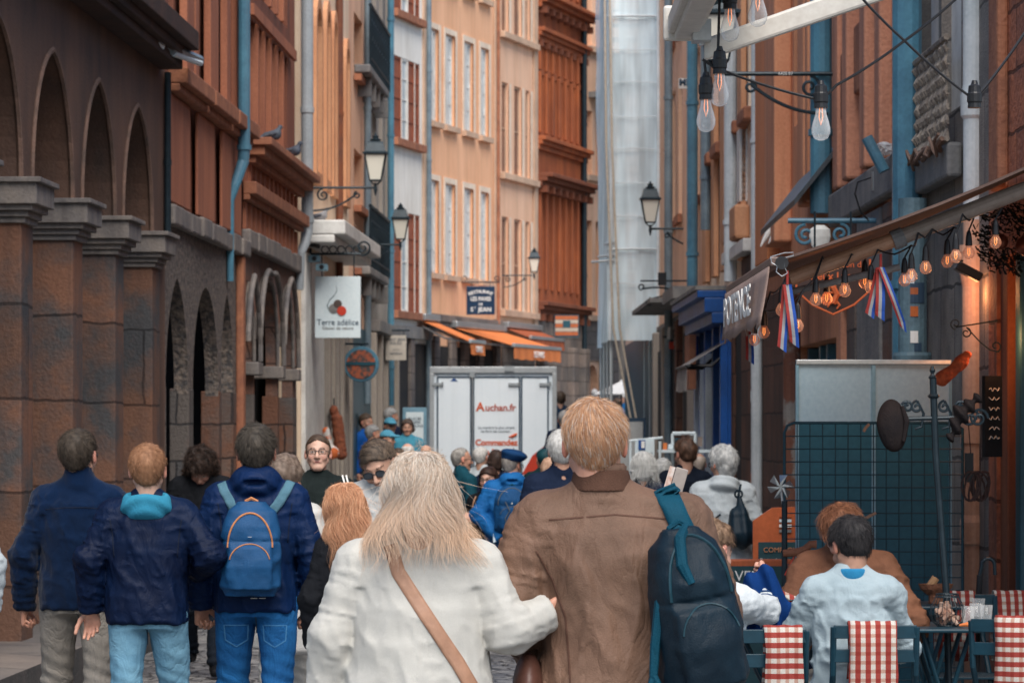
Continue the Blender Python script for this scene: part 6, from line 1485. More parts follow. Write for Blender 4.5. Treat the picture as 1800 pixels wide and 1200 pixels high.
# --- middle of the street
tbm, jbm, hbm, _ = person('man in dark blue beret and blue jacket with a hiking pack, hands behind him', 900, 795, 26.5, H=1.46, g=1.2, sh=1.1, head=(-35, 5, 0), topmat=C_blue, legmat=C_navy, hair=('buzz', (.25, .22, .2), (.4, .37, .34)), collar='bighood', res=.012, el=((-.31, -.06, 1.14), (.31, -.06, 1.14)), wr=((-.10, -.22, .93), (.12, -.22, .93)), hem=.80, handcurl=60, glasses=('clear', .003), topd=dict(bulk=.02))
bt_ = follow(thing('beret', 'dark blue felt beret on the man in the blue jacket', 'beret'), tbm); me = snet(lambda X, Y_, Z: smin(sd_el(X, Y_, Z+.22*X, (.02, -.02, 1.70), (.118, .122, .042)), sd_el(X, Y_, Z, (0, -.005, 1.66), (.094, .112, .04)), .05)-.004*vnoise(X, Y_, Z, 22), (-.18, -.18, 1.58), (.18, .18, 1.8), .01); link('crown', me, cloth('beret felt', (.012, .05, .14)), bt_)
bm = B(); tube(bm, [(.015, -.02, 1.735), (.015, -.02, 1.752)], .004, 5); obj('stem', bm, C_navy, bt_)
bpb, _ = pack('blue hiking pack with grey cords on the beret wearer', tbm, jbm, (0, -.225, 1.20), (.30, .16, .40), cloth('hiking pack blue', (.012, .07, .19), rough=.5), C_strapb, res=.011, zipm=surf('grey cord', (.10, .11, .12), bump=0), pocket=2, logo='▲')
bm = B()
for s in (-1, 1): tube(bm, [(s*.06, -.335, 1.27), (-s*.02+s*.04, -.35, 1.19), (s*.06, -.345, 1.12), (s*.05, -.34, 1.06)], .005, 5)
obj('cord', bm, surf('grey cord', (.10, .11, .12)), bpb)
t_ = follow(thing('folded_map', 'crumpled blue and white map held behind the beret wearer', 'map'), tbm)
bm = B(); g_ = [[bm.verts.new((-.17+.34*i/6, -.26+.03*math.sin(i*2.1)+.02*j, .90+.045*j+.018*math.sin(i*1.3+j))) for i in range(7)] for j in range(3)]
for a, b_ in zip(g_, g_[1:]):
    for i in range(6): bm.faces.new((a[i], a[i+1], b_[i+1], b_[i]))
o = obj('sheet', bm, surf('map paper', (.5, .6, .65), (.10, .22, .34), scale=14, contrast=(.5, .55), bump=0), t_)
def pp(label, px, py, Y, H, top, hair, **kw):
    kw.setdefault('res', .014 if Y < 40 else .02)
    return person(label, px, py, Y, H=H, topmat=top, hair=hair, **kw)
GREY = ('fluffy', (.42, .43, .43), (.70, .69, .66), dict(thick=.026, strand=.022, sw=.0022)); WHT = ('short', (.5, .48, .45), (.75, .73, .70), dict(thick=.014)); BRN = ('short', (.05, .035, .028), (.12, .08, .055))
pp('grey haired man with glasses in teal coat, facing the van', 812, 787, 30, 1.47, cloth('teal coat', (.01, .06, .085)), ('buzz', (.22, .20, .18), (.4, .38, .35), dict(line=.075)), yaw=-60, head=(-15, 0, 0), glasses=('clear', .003), collar='stand', skin=(.5, .27, .19))
tv, jv, _, _ = pp('woman with dark bob and glasses turning round in black coat with tan bag straps', 858, 822, 27.5, 1.40, C_black, ('bob', (.025, .014, .012), (.07, .035, .025), dict(len=.07)), yaw=150, head=(12, 0, 0), glasses=('clear', .003), skin=(.55, .32, .24), el=((-.24, 0, 1.12), None), wr=((.05, .2, 1.22), None))
drape('strap', jv, [(.10, 1.43), (.12, 1.3), (.06, 1.15)], .016, .003, C_tan, tv, ydir=-1)
pp('pale haired head between teal coat and dark bob', 846, 786, 35, 1.46, C_lgrey, WHT, yaw=-30)
pp('dark haired person behind the blue beret', 872, 792, 33, 1.45, C_navy, ('bob', (.03, .02, .018), (.08, .05, .04), dict(len=.05)), yaw=10)
pp('person in dark teal knitted hat next to the van', 955, 790, 34, 1.46, cloth('dark green coat', (.01, .03, .035)), ('cap', (.008, .04, .05), (.012, .08, .10), dict(thick=.018)), yaw=20)
pp('woman with long strawberry blond hair facing away next to the beret wearer', 966, 805, 27, 1.42, C_navy, ('long', (.5, .27, .17), (.68, .45, .32), dict(len=.15)), yaw=30)
pp('white haired man in dark navy coat close behind the brown jacket', 988, 760, 20.5, 1.62, C_navy, ('short', (.55, .54, .52), (.8, .79, .76), dict(thick=.022, strand=.03)), yaw=5, hstr=1600, collar='stand', g=1.2, sh=1.05)
pp('person with rounded white grey hair right of the brown jacket', 1131, 797, 25, 1.46, C_navy, ('bob', (.50, .50, .48), (.74, .73, .70), dict(len=.06, thick=.024)), hstr=1200)
pp('person with thin grey wavy hair behind the camera phone', 1166, 808, 27, 1.40, cloth('slate coat', (.10, .12, .14)), ('fluffy', (.40, .40, .39), (.62, .61, .58), dict(thick=.02)), hstr=900)
pp('young man in black jumper with tousled brown hair', 1204, 774, 26.5, 1.545, cloth('black jumper', (.008, .012, .022)), ('messy', (.045, .025, .018), (.15, .08, .05), dict(thick=.020, strand=.03)), yaw=12, head=(18, 8, 0), hstr=1200, g=1.05)
pp('bald man at the stall, back of the head only', 1227, 796, 30, 1.42, C_navy, ('ring', (.5, .4, .33), (.6, .5, .42)))
th_, jh_, _, _ = pp('woman with fluffy grey hair in pale grey hooded coat carrying a drawstring bag', 1270, 787, 22.5, 1.512, C_lgrey, GREY, yaw=8, head=(25, 5, 0), hstr=2400, collar='hood', res=.011, g=1.1, hem=.70, glasses=('clear', .0026), topd=dict(bulk=.02), legmat=cloth('cream trousers', (.55, .53, .49)))
db = follow(thing('drawstring_bag', 'black drawstring bag slung on the pale grey hooded coat', 'drawstring bag'), th_)
me = snet(lambda X, Y_, Z: smin(sd_rc(X, Y_, Z, (.10, -.21, 1.08), (.09, -.20, 1.20), .115, .075), sd_rc(X, Y_, Z, (.09, -.20, 1.22), (.085, -.18, 1.33), .045, .02), .04)-.008*np.sin(X*70), (-.08, -.36, .9), (.28, -.04, 1.4), .011); link('sack', me, C_packn, db)
drape('cord', jh_, [(.12, 1.44), (.10, 1.38), (.09, 1.32)], .018, .004, C_packn, db, th=.008); drape('cord', jh_, [(-.05, 1.22), (-.12, 1.16), (-.16, 1.1)], .012, .004, C_packn, db)
bm = B(); tube(bm, arc((.085, -.18, 1.37), .028, 0, 360, 12), .008, 6); obj('loop', bm, C_packn, db)
# people at the far left shops
pp('man in bright blue jumper standing in a shop doorway', 644, 727, 50, 1.82, cloth('bright blue jumper', (.01, .08, .32)), BRN, yaw=-130, skin=(.42, .23, .16))
pp('grey haired person in beige jacket just right of the blue jumper', 656, 747, 46, 1.66, cloth('beige jacket', (.4, .33, .26)), ('short', (.2, .2, .2), (.4, .4, .4)), yaw=-70)
pp('grey haired man in dark coat above the two blue caps', 688, 717, 54, 1.90, C_navy, ('short', (.25, .25, .25), (.45, .45, .45)), yaw=-60)
def capp(label, px, py, Y, H, top, **kw):
    t, j, hc, hm = pp(label, px, py, Y, H, top, BRN, **kw)
    c = follow(thing('baseball_cap', 'pale blue cap on the head of the ' + ('higher' if '735' in str(py) else 'lower') + ' capped person', 'cap', group=None), t)
    Mh = Matrix.Translation(hc) @ hm.to_4x4()
    def f_(X, Y_, Z):
        x, y, z = tolocal(X, Y_, Z, hm, hc); d = smax(sd_el(x, y, z, (0, -.012, .045), (.095, .115, .095)), .045-z, .005); return smin(d, smax(sd_el(x, y, z, (0, .11, .05), (.07, .09, .02)), -(y-.02), .01), .006)
    link('crown', snet(f_, (hc.x-.24, hc.y-.24, hc.z-.02), (hc.x+.24, hc.y+.24, hc.z+.17), .014), cloth('cap cotton', (.10, .34, .48)), c)
capp('person in dark top with pale blue cap, the higher of the two', 686, 735, 51, 1.72, C_navy, yaw=-160)
capp('person in pale jacket with pale blue cap, the lower of the two', 682, 757, 43, 1.58, cloth('stone jacket', (.4, .37, .33)), yaw=-120)
pp('person in light blue jacket with chin length hair facing us by the menu stand', 716, 737, 50, 1.73, cloth('light blue jacket', (.07, .30, .42)), ('bob', (.06, .045, .04), (.15, .11, .09), dict(len=.05)), yaw=180, g=1.15)
pp('bald pink head with white sides left of the van', 716, 779, 38, 1.47, cloth('pale coat', (.5, .5, .5)), ('ring', (.75, .72, .68), (.8, .78, .75)), yaw=10, skin=(.62, .33, .24))
pp('second bald head close to the van door', 749, 782, 39, 1.45, C_navy, ('bald', (0, 0, 0), (0, 0, 0)), yaw=-10, skin=(.55, .30, .21))
pp('brown haired head low between the caps and the sunglasses', 700, 788, 36, 1.42, C_black, BRN, yaw=170)
# far right, up the slope
pp('far person in grey blue coat up the slope', 1045, 684, 75, 1.64, cloth('grey blue coat', (.08, .12, .17)), ('short', (.3, .3, .3), (.5, .5, .5)), res=.026)
pp('far white haired person in blue jacket up the slope', 1098, 692, 72, 1.6, cloth('mid blue jacket', (.015, .12, .30)), WHT, yaw=90, res=.026)
pp('far brown haired person between the two on the slope', 1068, 696, 76, 1.55, cloth('dull red top', (.25, .07, .05)), BRN, res=.026)
pp('far reddish haired person nearer the scaffold foot', 1084, 700, 73, 1.5, C_orbrown, BRN, yaw=40, res=.026)
pp('dark dressed person peeping past the right side of the van', 985, 688, 60, 1.9, cloth('ink coat', (.012, .03, .06)), BRN, res=.022)
pp('grey haired person close to the right rear edge of the van', 992, 722, 48, 1.78, C_navy, ('short', (.25, .25, .25), (.4, .4, .4)), res=.02)
pp('person at the left edge with only a grey sleeve and a hand in view', -112, 770, 15, 1.62, C_lgrey, BRN, el=(None, (.25, 0, 1.13)), wr=(None, (.255, .03, .90)), res=.012, handcurl=55)

# --- at the tables
tsw, jsw, _, _ = person('man in pale blue grey sweater seated with his back to us, short black hair', 1497, 914, 14.4, H=1.62, seated=True, headoff=(0, .05, -.012), head=(22, 24, 0), topmat=C_palek, legmat=cloth('cream chinos', (.50, .45, .38)), hair=('short', (.012, .012, .014), (.05, .045, .045), dict(thick=.018, strand=.028, lift=.5)), hstr=6000, feet=SIT, el=((-.27, .10, 1.13), (.25, .12, 1.13)), wr=((-.16, .30, 1.20), (.12, .32, 1.16)), hem=.84, res=.009, top='sweater', g=1.0, sh=.94, skin=(.40, .22, .15), topd=dict(arm=(.07, .06, .046)))
link('shirt_collar', snet(lambda X, Y_, Z: smax(smax(sd_rc(X, Y_, Z, (0, .01, 1.0), (0, .02, 1.04), .076, .068), -sd_rc(X, Y_, Z, (0, .01, .99), (0, .03, 1.1), .056, .060), .003), Z-1.025, .003), (-.11, -.12, .95), (.11, .1, 1.08), .006), cloth('blue shirt', (.03, .22, .42)), tsw)
person('auburn haired person in rust brown jacket sitting opposite, head bowed', 1487, 893, 15.7, H=1.68, yaw=176, seated=True, headoff=(.02, .10, -.05), head=(6, 42, 6), topmat=C_orbrown, legmat=C_navy, hair=('messy', (.14, .055, .03), (.32, .14, .075), dict(thick=.024, strand=.045)), hstr=5500, feet=SIT, el=((-.30, .12, 1.12), (.30, .12, 1.12)), wr=((-.12, .32, 1.14), (.14, .34, 1.14)), hem=.84, res=.010, g=1.1, sh=1.02, collar='shirt', skin=(.55, .33, .25), topd=dict(bulk=.012, arm=(.075, .065, .05)))
tc_, jc_, _, _ = person('child in striped shirt half hidden by the navy backpack, reaching out an arm', 1250, 918, 14.35, H=1.68, g=.8, sh=.82, yaw=-35, seated=True, head=(-10, 18, 0), topmat=cloth('pale striped shirt', (.6, .64, .66)), legmat=cloth('navy track trousers', (.01, .035, .10)), hair=('messy', (.10, .06, .04), (.30, .19, .12), dict(thick=.014, strand=.04)), hstr=1800, feet=SIT, el=(None, (.15, .20, 1.33)), wr=(None, (.04, .38, 1.46)), hem=.86, res=.010, skin=(.55, .33, .25), handcurl=70)
me = tc_ and jc_.data
# blue stripes: thin rings round the reaching sleeve
a_, b_ = Vector((.15, .20, 1.33-.46)), Vector((.04, .38, 1.46-.46))
for q in range(9):
    p_ = a_.lerp(b_, (q+.5)/9); d_ = (b_-a_).normalized(); r_ = .062-.013*(q+.5)/9
    bm = B(); tube(bm, [p_-d_*.004, p_+d_*.004], r_, 16); obj('stripe', bm, cloth('navy stripe', (.02, .06, .16)), tc_)
# ------------------------------------------------------------ terrace on the right
def cab(pts, r, name='cable', mat=None, parent=None, n=10):
    out = []
    for a, b_ in zip(pts, pts[1:]):
        a, b_ = Vector(a), Vector(b_); sag = (b_-a).length*.05
        for i in range(n): u = i/n; p = a.lerp(b_, u); p.z -= sag*4*u*(1-u)*.5; out.append(p)
    out.append(Vector(pts[-1])); bm = B(); tube(bm, out, r, 6); return obj(name, bm, mat or M_black, parent)
M_glassc = bpy.data.materials.new('clear bulb glass'); M_glassc.use_nodes = True; nt = M_glassc.node_tree; pb = nt.nodes['Principled BSDF']
pb.inputs['Base Color'].default_value = (.9, .92, .92, 1); pb.inputs['Roughness'].default_value = .03; pb.inputs['Alpha'].default_value = .28; pb.inputs['Specular IOR Level'].default_value = .9
lw = nt.nodes.new('ShaderNodeLayerWeight'); lw.inputs[0].default_value = .35; mr = nn(nt, 'ShaderNodeMapRange'); mr.inputs[3].default_value = .16; mr.inputs[4].default_value = .75; nt.links.new(lw.outputs['Facing'], mr.inputs[0]); nt.links.new(mr.outputs[0], pb.inputs['Alpha'])
M_glassw = M_glassc.copy(); M_glassw.name = 'warm bulb glass'; M_glassw.node_tree.nodes['Principled BSDF'].inputs['Base Color'].default_value = (.9, .45, .28, 1)
M_glassw.node_tree.nodes['Principled BSDF'].inputs['Emission Color'].default_value = (1, .25, .08, 1); M_glassw.node_tree.nodes['Principled BSDF'].inputs['Emission Strength'].default_value = .06
M_fil = surf('glowing filament', (.9, .3, .1), bump=0, fine=0, emit=(1, .32, .08), estr=1.3); M_filo = surf('copper filament', (.7, .25, .12), bump=0, fine=0, emit=(1, .3, .1), estr=1.2)
def bulb(label, p, kind, rot=0, group=None, glass=True):
    t = thing('light_bulb', label, 'light bulb', p, rot, group)
    if kind == 'pear':
        bm = B(); lathe(bm, [(.008, .088), (.012, .075), (.019, .07), (.021, .05), (.024, .045), (.024, .02), (.021, .015), (.022, -.0)], n=14); obj('socket', bm, M_black, t)
        if glass:
            bm = B(); lathe(bm, [(.016, 0), (.018, -.02), (.026, -.045), (.0305, -.065), (.030, -.08), (.022, -.097), (.008, -.104)], n=20); obj('glass', bm, M_glassc, t, smooth=True)
            bm = B(); tube(bm, [(-.004, 0, 0), (-.006, 0, -.03), (0, 0, -.055), (.006, 0, -.03), (.004, 0, 0)], .0015, 5); obj('filament', bm, M_filo, t)
    else:
        bm = B(); lathe(bm, [(.005, .07), (.010, .06), (.013, .045), (.015, .02), (.016, .0)], n=12); obj('socket', bm, M_black, t)
        bm = B(); lathe(bm, [(.010, 0), (.016, -.008), (.025, -.024), (.027, -.034), (.024, -.046), (.015, -.057), (.004, -.061)], n=18); obj('glass', bm, M_glassw, t, smooth=True)
        bm = B(); tube(bm, [(-.004, 0, -.01), (-.005, 0, -.035), (0, 0, -.046), (.005, 0, -.035), (.004, 0, -.01)], .0022, 5); obj('filament', bm, M_fil, t)
    return t
# upper cream awning with its arm
t = thing('awning', 'cream folding awning arm and grooved front bar at the top of the picture', 'awning', (0, 0, 0))
Mcr = surf('cream lacquered aluminium', (.60, .56, .50), (.5, .47, .42), rough=.35, bump=.02, scale=2, drip=.25, dripc=(.3, .27, .24))
bm = B()
for dx, dz, sx, sz in ((0, 0, .075, .03), (-.045, .035, .03, .06), (-.02, .055, .05, .018), (.045, .03, .016, .05), (.01, .08, .10, .014)): box(bm, .585+dx-sx/2, .585+dx+sx/2, 7.2, 11.5, 2.97+dz-sz/2, 2.97+dz+sz/2)
obj('front_bar', bm, Mcr, t, bevel=.006)
bm = B(); box(bm, .51, .655, 11.502, 11.525, 2.95, 3.07); obj('end_cap', bm, Mcr, t, bevel=.01)
a_ = W(1238, 88, 11.4); b_ = Vector((2.62, 11.3, a_.z + (2.62-a_.x)*.34)); d_ = (b_-a_)
bm = B(); vs = []
for p, h in ((a_, .036), (b_, .05)):
    for sy, sz in ((-.02, -1), (.02, -1), (.02, 1), (-.02, 1)): vs.append(bm.verts.new(p+Vector((0, sy, sz*h))))
for i in range(4): bm.faces.new((vs[i], vs[(i+1) % 4], vs[4+(i+1) % 4], vs[4+i]))
bm.faces.new(vs[:4][::-1]); bm.faces.new(vs[4:]); obj('arm', bm, Mcr, t, bevel=.01)
bm = B(); tube(bm, [W(1218, 45, 11.45), W(1232, 62, 11.4), W(1236, 80, 11.4)], .014, 8); box(bm, .60, .66, 11.3, 11.42, 2.93, 3.0); obj('knuckle', bm, M_alu, t)
bm = B(); quad(bm, [(.6, 11.5, 3.04), (.6, 8, 3.04), (.80, 8, 3.11), (.80, 11.5, 3.11)]); o = obj('rolled_canvas', bm, surf('dark teal canvas', (.03, .09, .11), bump=.1), t); md = o.modifiers.new('s', 'SOLIDIFY'); md.thickness = .01
YB = 10.9
for i, (px, py, lb) in enumerate(((1283, 8, 'large clear bulb at the top, beside the cream front bar'), (1332, -18, 'large clear bulb cut by the top edge, right of another'), (1265, 122, 'clear bulb hanging below the awning arm, the higher of the pair'), (1241, 167, 'clear bulb hanging lowest below the awning arm'), (1443, 182, 'clear bulb hanging in front of the numbered lamp bracket'))):
    bulb(lb, W(px, py+8, YB), 'pear', group='large clear string bulbs')
bulb('empty black bulb socket in front of the white drainpipe', W(1713, 190, YB), 'pear', group='large clear string bulbs', glass=False)
t = thing('light_cable', 'black cables of the large bulbs crossing below the cream awning arm', 'cable', (0, 0, 0))
Z_ = lambda px, py: W(px, py, YB)
for pts in ([Z_(1235, 105), Z_(1256, 118), Z_(1443, 176), Z_(1470, 150), Z_(1590, 72), Z_(1700, -20)], [Z_(1500, -20), Z_(1590, 72), Z_(1708, 172)], [Z_(1722, 165), Z_(1800, 60), Z_(1860, -30)], [Z_(1238, 105), Z_(1243, 150)], [Z_(1265, -10), Z_(1262, 95)], [Z_(1300, -30), Z_(1284, -20)]):
    cab(pts, .0045, parent=t)
# lower brown awning
YA, YF, XF, XW = 15.0, 18.1, 1.165, 2.58
t = thing('awning', 'brown canvas terrace awning with lettered valance and bulbs below it', 'awning', (0, 0, 0))
bm = B(); zf, zw = 2.385, 2.94; nseg = 14
for k in range(nseg):
    y0, y1 = YA+(YF-YA)*k/nseg, YA+(YF-YA)*(k+1)/nseg
    for j in range(6):
        u0, u1 = j/6, (j+1)/6; sg = lambda u: -.03*math.sin(math.pi*u)
        P_ = lambda u, y: (XF+(XW-XF)*u, y, zf+(zw-zf)*u+sg(u)); quad(bm, [P_(u0, y0), P_(u1, y0), P_(u1, y1), P_(u0, y1)])
bmesh.ops.remove_doubles(bm, verts=bm.verts, dist=1e-5); o = obj('canvas', bm, M_greyfab, t); md = o.modifiers.new('s', 'SOLIDIFY'); md.thickness = .012
bm = B(); box(bm, XF-.03, XF+.02, YA, YF, zf-.03, zf+.012); obj('front_bar', bm, surf('bronze bar', (.2, .13, .11), (.15, .1, .08), rough=.4), t, bevel=.008)
bm = B(); e0 = Vector((XF, YA-.012, zf)); tube(bm, [e0+Vector(q) for q in ((-.03, 0, .01), (.03, 0, .028), (.07, 0, .03), (.07, 0, .015), (.035, 0, .008), (.03, 0, -.03), (.045, 0, -.06), (.02, 0, -.075), (-.005, 0, -.055), (0, 0, -.03), (-.025, 0, -.015), (-.03, 0, .01))], .0022, 6); obj('end_profile', bm, M_alu, t)
bm = B(); lathe(bm, [(.03, 0), (.03, .01)], n=10); o = obj('end_plate', bm, M_black, t); o.location = (XF+.02, YA-.004, zf-.015); o.rotation_euler = (R(90), 0, 0)
m = 40; bm = B(); rows = []
for j in range(7):
    v = j/6; rows.append([bm.verts.new((XF-.03-.03*v-.014*math.sin(k*.9+v)*v-.02*math.sin(k*.31)*v, YA+.02+(YF-YA)*k/m, zf-.03-.255*v-(.02*math.sin(k*1.25) if j == 6 else 0))) for k in range(m+1)])
for a, b_ in zip(rows, rows[1:]):
    for k in range(m): bm.faces.new((a[k], a[k+1], b_[k+1], b_[k]))
o = obj('valance', bm, surf('dusty rose brown canvas', (.36, .25, .21), (.26, .18, .15), bump=.3, scale=2, stretch=.15, bscale=120), t, smooth=True); md = o.modifiers.new('s', 'SOLIDIFY'); md.thickness = .005
o = text('lettering', 'POTENCE', M_whiteflat, t, (XF-.085, (YA+YF)/2-.1, zf-.165), .19, rot=(R(90), 0, R(-90)), sx=2.3, bold=.006)
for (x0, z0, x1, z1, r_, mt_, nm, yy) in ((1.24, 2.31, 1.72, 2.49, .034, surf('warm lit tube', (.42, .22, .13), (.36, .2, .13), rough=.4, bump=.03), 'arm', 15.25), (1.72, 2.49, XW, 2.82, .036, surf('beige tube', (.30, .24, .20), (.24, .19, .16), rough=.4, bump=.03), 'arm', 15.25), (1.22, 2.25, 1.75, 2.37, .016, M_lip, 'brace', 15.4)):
    bm = B(); tube(bm, [(x0, yy, z0), (x1, yy, z1)], r_, 14); obj(nm, bm, mt_, t)
bm = B(); tube(bm, [(1.70, 15.25, 2.48), (1.75, 15.25, 2.50)], .045, 14); obj('elbow_joint', bm, M_lip, t)
warm = [(1374, 532, 15.1), (1343, 572, 16.0), (1326, 586, 16.8), (1402, 560, 15.1), (1434, 514, 15.2), (1453, 513, 15.6), (1485, 498, 15.2), (1520, 484, 15.5), (1531, 492, 15.2), (1590, 480, 15.4), (1602, 472, 15.2), (1627, 458, 15.2), (1665, 447, 15.4), (1680, 438, 15.1), (1703, 432, 15.4), (1750, 413, 15.2)]
tc2 = thing('light_cable', 'black cable of the small warm bulbs looping under the brown awning', 'cable', (0, 0, 0))
pv = None
for i, (px, py, yy) in enumerate(warm):
    p = W(px, py, yy); bulb('small warm glowing bulb strung under the brown awning', p, 'globe', group='small warm bulbs under the brown awning')
    up = p+Vector((0, 0, .07)); hi = up+Vector((.03, 0, .07+.02*math.sin(i*2)))
    cab([up, hi], .004, parent=tc2)
    if pv is not None: cab([pv, pv.lerp(hi, .5)-Vector((0, 0, .03)), hi], .004, parent=tc2)
    pv = hi
Mtri = [surf('ribbon red', (.30, .03, .025), bump=.05), surf('ribbon white', (.30, .30, .31), bump=.05), surf('ribbon blue', (.01, .06, .30), bump=.05)]
def ribbon(label, p, tails):
    t = thing('ribbon', label, 'ribbon', p, group='tricolour ribbons')
    for k, (dx, ln, w_, ph) in enumerate(tails):
        bm = B(); n = 14; g_ = []
        for i in range(n+1):
            v = i/n; tw = .35*math.sin(v*2.2+ph); g_.append([bm.verts.new((dx*v+w_*.85*(j/3-.5)*math.cos(tw), -.01*k+w_*(j/3-.5)*math.sin(tw)+.012*math.sin(v*5+ph), -ln*v-(.03*(j/3) if i == n else 0))) for j in range(4)])
        for a, b_ in zip(g_, g_[1:]):
            for j in range(3): f_ = bm.faces.new((a[j], a[j+1], b_[j+1], b_[j])); f_.material_index = j
        o = obj('tail', bm, Mtri, t); md = o.modifiers.new('s', 'SOLIDIFY'); md.thickness = .0015
    bm = B(); tube(bm, [(0, 0, 0), (0, 0, .06)], .006, 6); obj('knot', bm, Mtri[0], t)
ribbon('tricolour ribbon hanging at the near corner of the brown awning', W(1384, 500, 15.0), [(-.025, .27, .05, .3), (.03, .25, .05, 1.5)])
ribbon('tricolour ribbon with spread tails below the awning arm joint', W(1548, 470, 15.15), [(-.05, .20, .05, .3), (-.005, .21, .05, 1.3), (.10, .26, .035, 2.4)])
ribbon('short tricolour ribbon hanging behind the lettered valance', W(1318, 588, 16.9), [(0, .12, .05, .8)])
# shield sign with lion
p = W(1464, 505, 18.9); t = thing('shield_sign', 'brown shield sign with orange border, red lion and Vieux Lyon lettering', 'shop sign', p)
out = [(-.21, .16), (-.21, -.02), (-.12, -.10), (0, -.155), (.12, -.10), (.21, -.02), (.21, .16)]
bm = B(); poly_prism(bm, [out], -.012, .012); obj('panel', bm, surf('brown shield', (.045, .025, .02), (.035, .02, .018), rough=.4, bump=.02), t)
Mor = surf('glowing orange red paint', (.55, .12, .04), bump=0, fine=0, emit=(1, .2, .05), estr=.04)  # faint glow added to the sign paint, which is no lamp
bm = B(); tube(bm, [(x*.97, -.014, z*.97) for x, z in out], .006, 6); obj('border', bm, Mor, t)
text('lettering', 'Vieux Lyon', Mor, t, (.0, -.015, .06), .06, bold=.001); text('lettering', 'Bouchon de', Mor, t, (.06, -.015, .125), .05)
bm = B(); lion = [[(0, -.09), (.02, -.04), (.0, 0.0), (.01, .03)], [(.005, .03), (-.02, .035), (-.03, .02)], [(.0, .0), (-.035, .01), (-.05, -.005)], [(.01, -.03), (-.03, -.03), (-.045, -.045)], [(.01, -.07), (-.02, -.09), (-.03, -.11)], [(.02, -.08), (.035, -.10), (.02, -.12)], [(.02, -.05), (.06, -.04), (.05, 0), (.065, .02), (.05, .035)]]
for l_, r0 in zip(lion, (.017, .012, .007, .007, .008, .008, .005)): tube(bm, [(x, -.018, z) for x, z in l_], [r0]*(len(l_)-1)+[r0*.5], 6)
obj('lion_emblem', bm, Mor, t); bm = B(); tube(bm, [(-.1, 0, .16), (-.1, 0, .42)], .006, 5); tube(bm, [(.1, 0, .16), (.1, 0, .42)], .006, 5); obj('hanger', bm, M_iron, t)
# partition
t = thing('partition_screen', 'white frosted partition of two panels standing behind the tables', 'partition', (0, 0, 0))
M_fr = surf('frosted panel', (.44, .60, .68), (.38, .52, .60), rough=.4, scale=1, bump=.02); M_frl = surf('teal lower panel', (.03, .14, .19), (.02, .10, .14), rough=.4, scale=1.5, bump=.02)
Yp = 18.6; q = lambda px: W(px, 0, Yp).x; zz = lambda py: W(0, py, Yp).z
for a, b_ in ((1404, 1532), (1539, 1668)):
    bm = B(); box(bm, q(a), q(b_), Yp, Yp+.03, zz(742), zz(641)); obj('panel', bm, M_fr, t)
    bm = B(); box(bm, q(a), q(b_), Yp, Yp+.03, .25, zz(742.5)); obj('lower_panel', bm, M_frl, t)
for a, b_ in ((1399, 1404), (1532, 1539), (1668, 1673)):
    bm = B(); box(bm, q(a), q(b_), Yp-.01, Yp+.04, 0.0, zz(633)); obj('post', bm, surf('pale blue post', (.25, .42, .5), (.2, .35, .44), rough=.4, bump=0), t)
bm = B(); box(bm, q(1399), q(1672), Yp-.014, Yp+.044, zz(641)+.001, zz(632)); obj('top_rail', bm, M_alu, t, bevel=.004)
# wire mesh
t = thing('wire_mesh_panel', 'dark wire grid panel standing in front of the frosted partition', 'mesh panel', (0, 0, 0))
Ym = 18.1; x0, x1, z0, z1 = W(1379, 0, Ym).x, W(1692, 0, Ym).x, .05, W(0, 743, Ym).z
bm = B(); tube(bm, [(x0, Ym, z0), (x0, Ym, z1-.05), (x0+.015, Ym, z1-.015), (x0+.05, Ym, z1), (x1-.05, Ym, z1), (x1, Ym, z1-.03), (x1, Ym, z0)], .008, 8); obj('rim', bm, M_teal, t)
bm = B(); n = 14
for i in range(1, n): x = x0+(x1-x0)*i/n; tube(bm, [(x, Ym, z0), (x, Ym, z1)], .0032, 5)
k = z1-.07
while k > z0: tube(bm, [(x0, Ym-.006, k), (x1, Ym-.006, k)], .0032, 5); k -= .068
obj('wires', bm, surf('dark steel wire', (.03, .07, .09), rough=.4, bump=0), t)
for px, py in ((1528, 745), (1530, 905)):
    bm = B(); p = W(px, py, Ym-.02); tube(bm, [p, p+Vector((-.02, 0, -.02)), p+Vector((-.03, 0, -.04))] if py < 800 else [p, p+Vector((-.07, 0, -.04)), p+Vector((.03, 0, .012))], .008, 6); o = obj('twine_knot', bm, surf('rope twine', (.5, .3, .2), scale=30), t)
# coat stand with cap and scarf
t = thing('coat_stand', 'black iron coat stand with scrolled hooks leaning before the mesh', 'coat stand', (0, 0, 0))
Yc = 15.6; c_ = lambda px, py: W(px, py, Yc); bm = B()
tube(bm, [c_(1640, 665), c_(1645, 800), c_(1664, 1050), Vector((c_(1672, 0).x, Yc, 0.03))], .0165, 10); lathe(bm, [(.008, 0), (.02, .012), (.012, .02), (.008, .03), (.014, .045), (.006, .065)], c=tuple(c_(1639, 668)), n=12)
lathe(bm, [(.02, 0), (.028, .01), (.02, .02)], c=tuple(c_(1641, 700)), n=12); obj('pole', bm, M_iron, t)
bm = B(); tube(bm, [c_(1590, 736), c_(1700, 733)], .010, 8)
for px, sg in ((1612, 1), (1660, 1), (1595, -1), (1690, -1)):
    ce = c_(px, 715); tube(bm, [ce+v for v in spiral((0, 0, 0), .028, .006, 90 if sg > 0 else 20, 1.3, sx=sg)], .0065, 6); tube(bm, [ce+Vector((0, 0, .028)), ce+Vector((.03*sg, 0, -.03)), ce+Vector((.02*sg, 0, -.09)), ce+Vector((-.01, 0, -.10))], .0065, 6)
for px in (1705, 1720): ce = c_(px, 735); tube(bm, [ce+v for v in spiral((0, 0, 0), .045, .008, 0, 1.6)], .0065, 6)
obj('hooks', bm, M_iron, t)
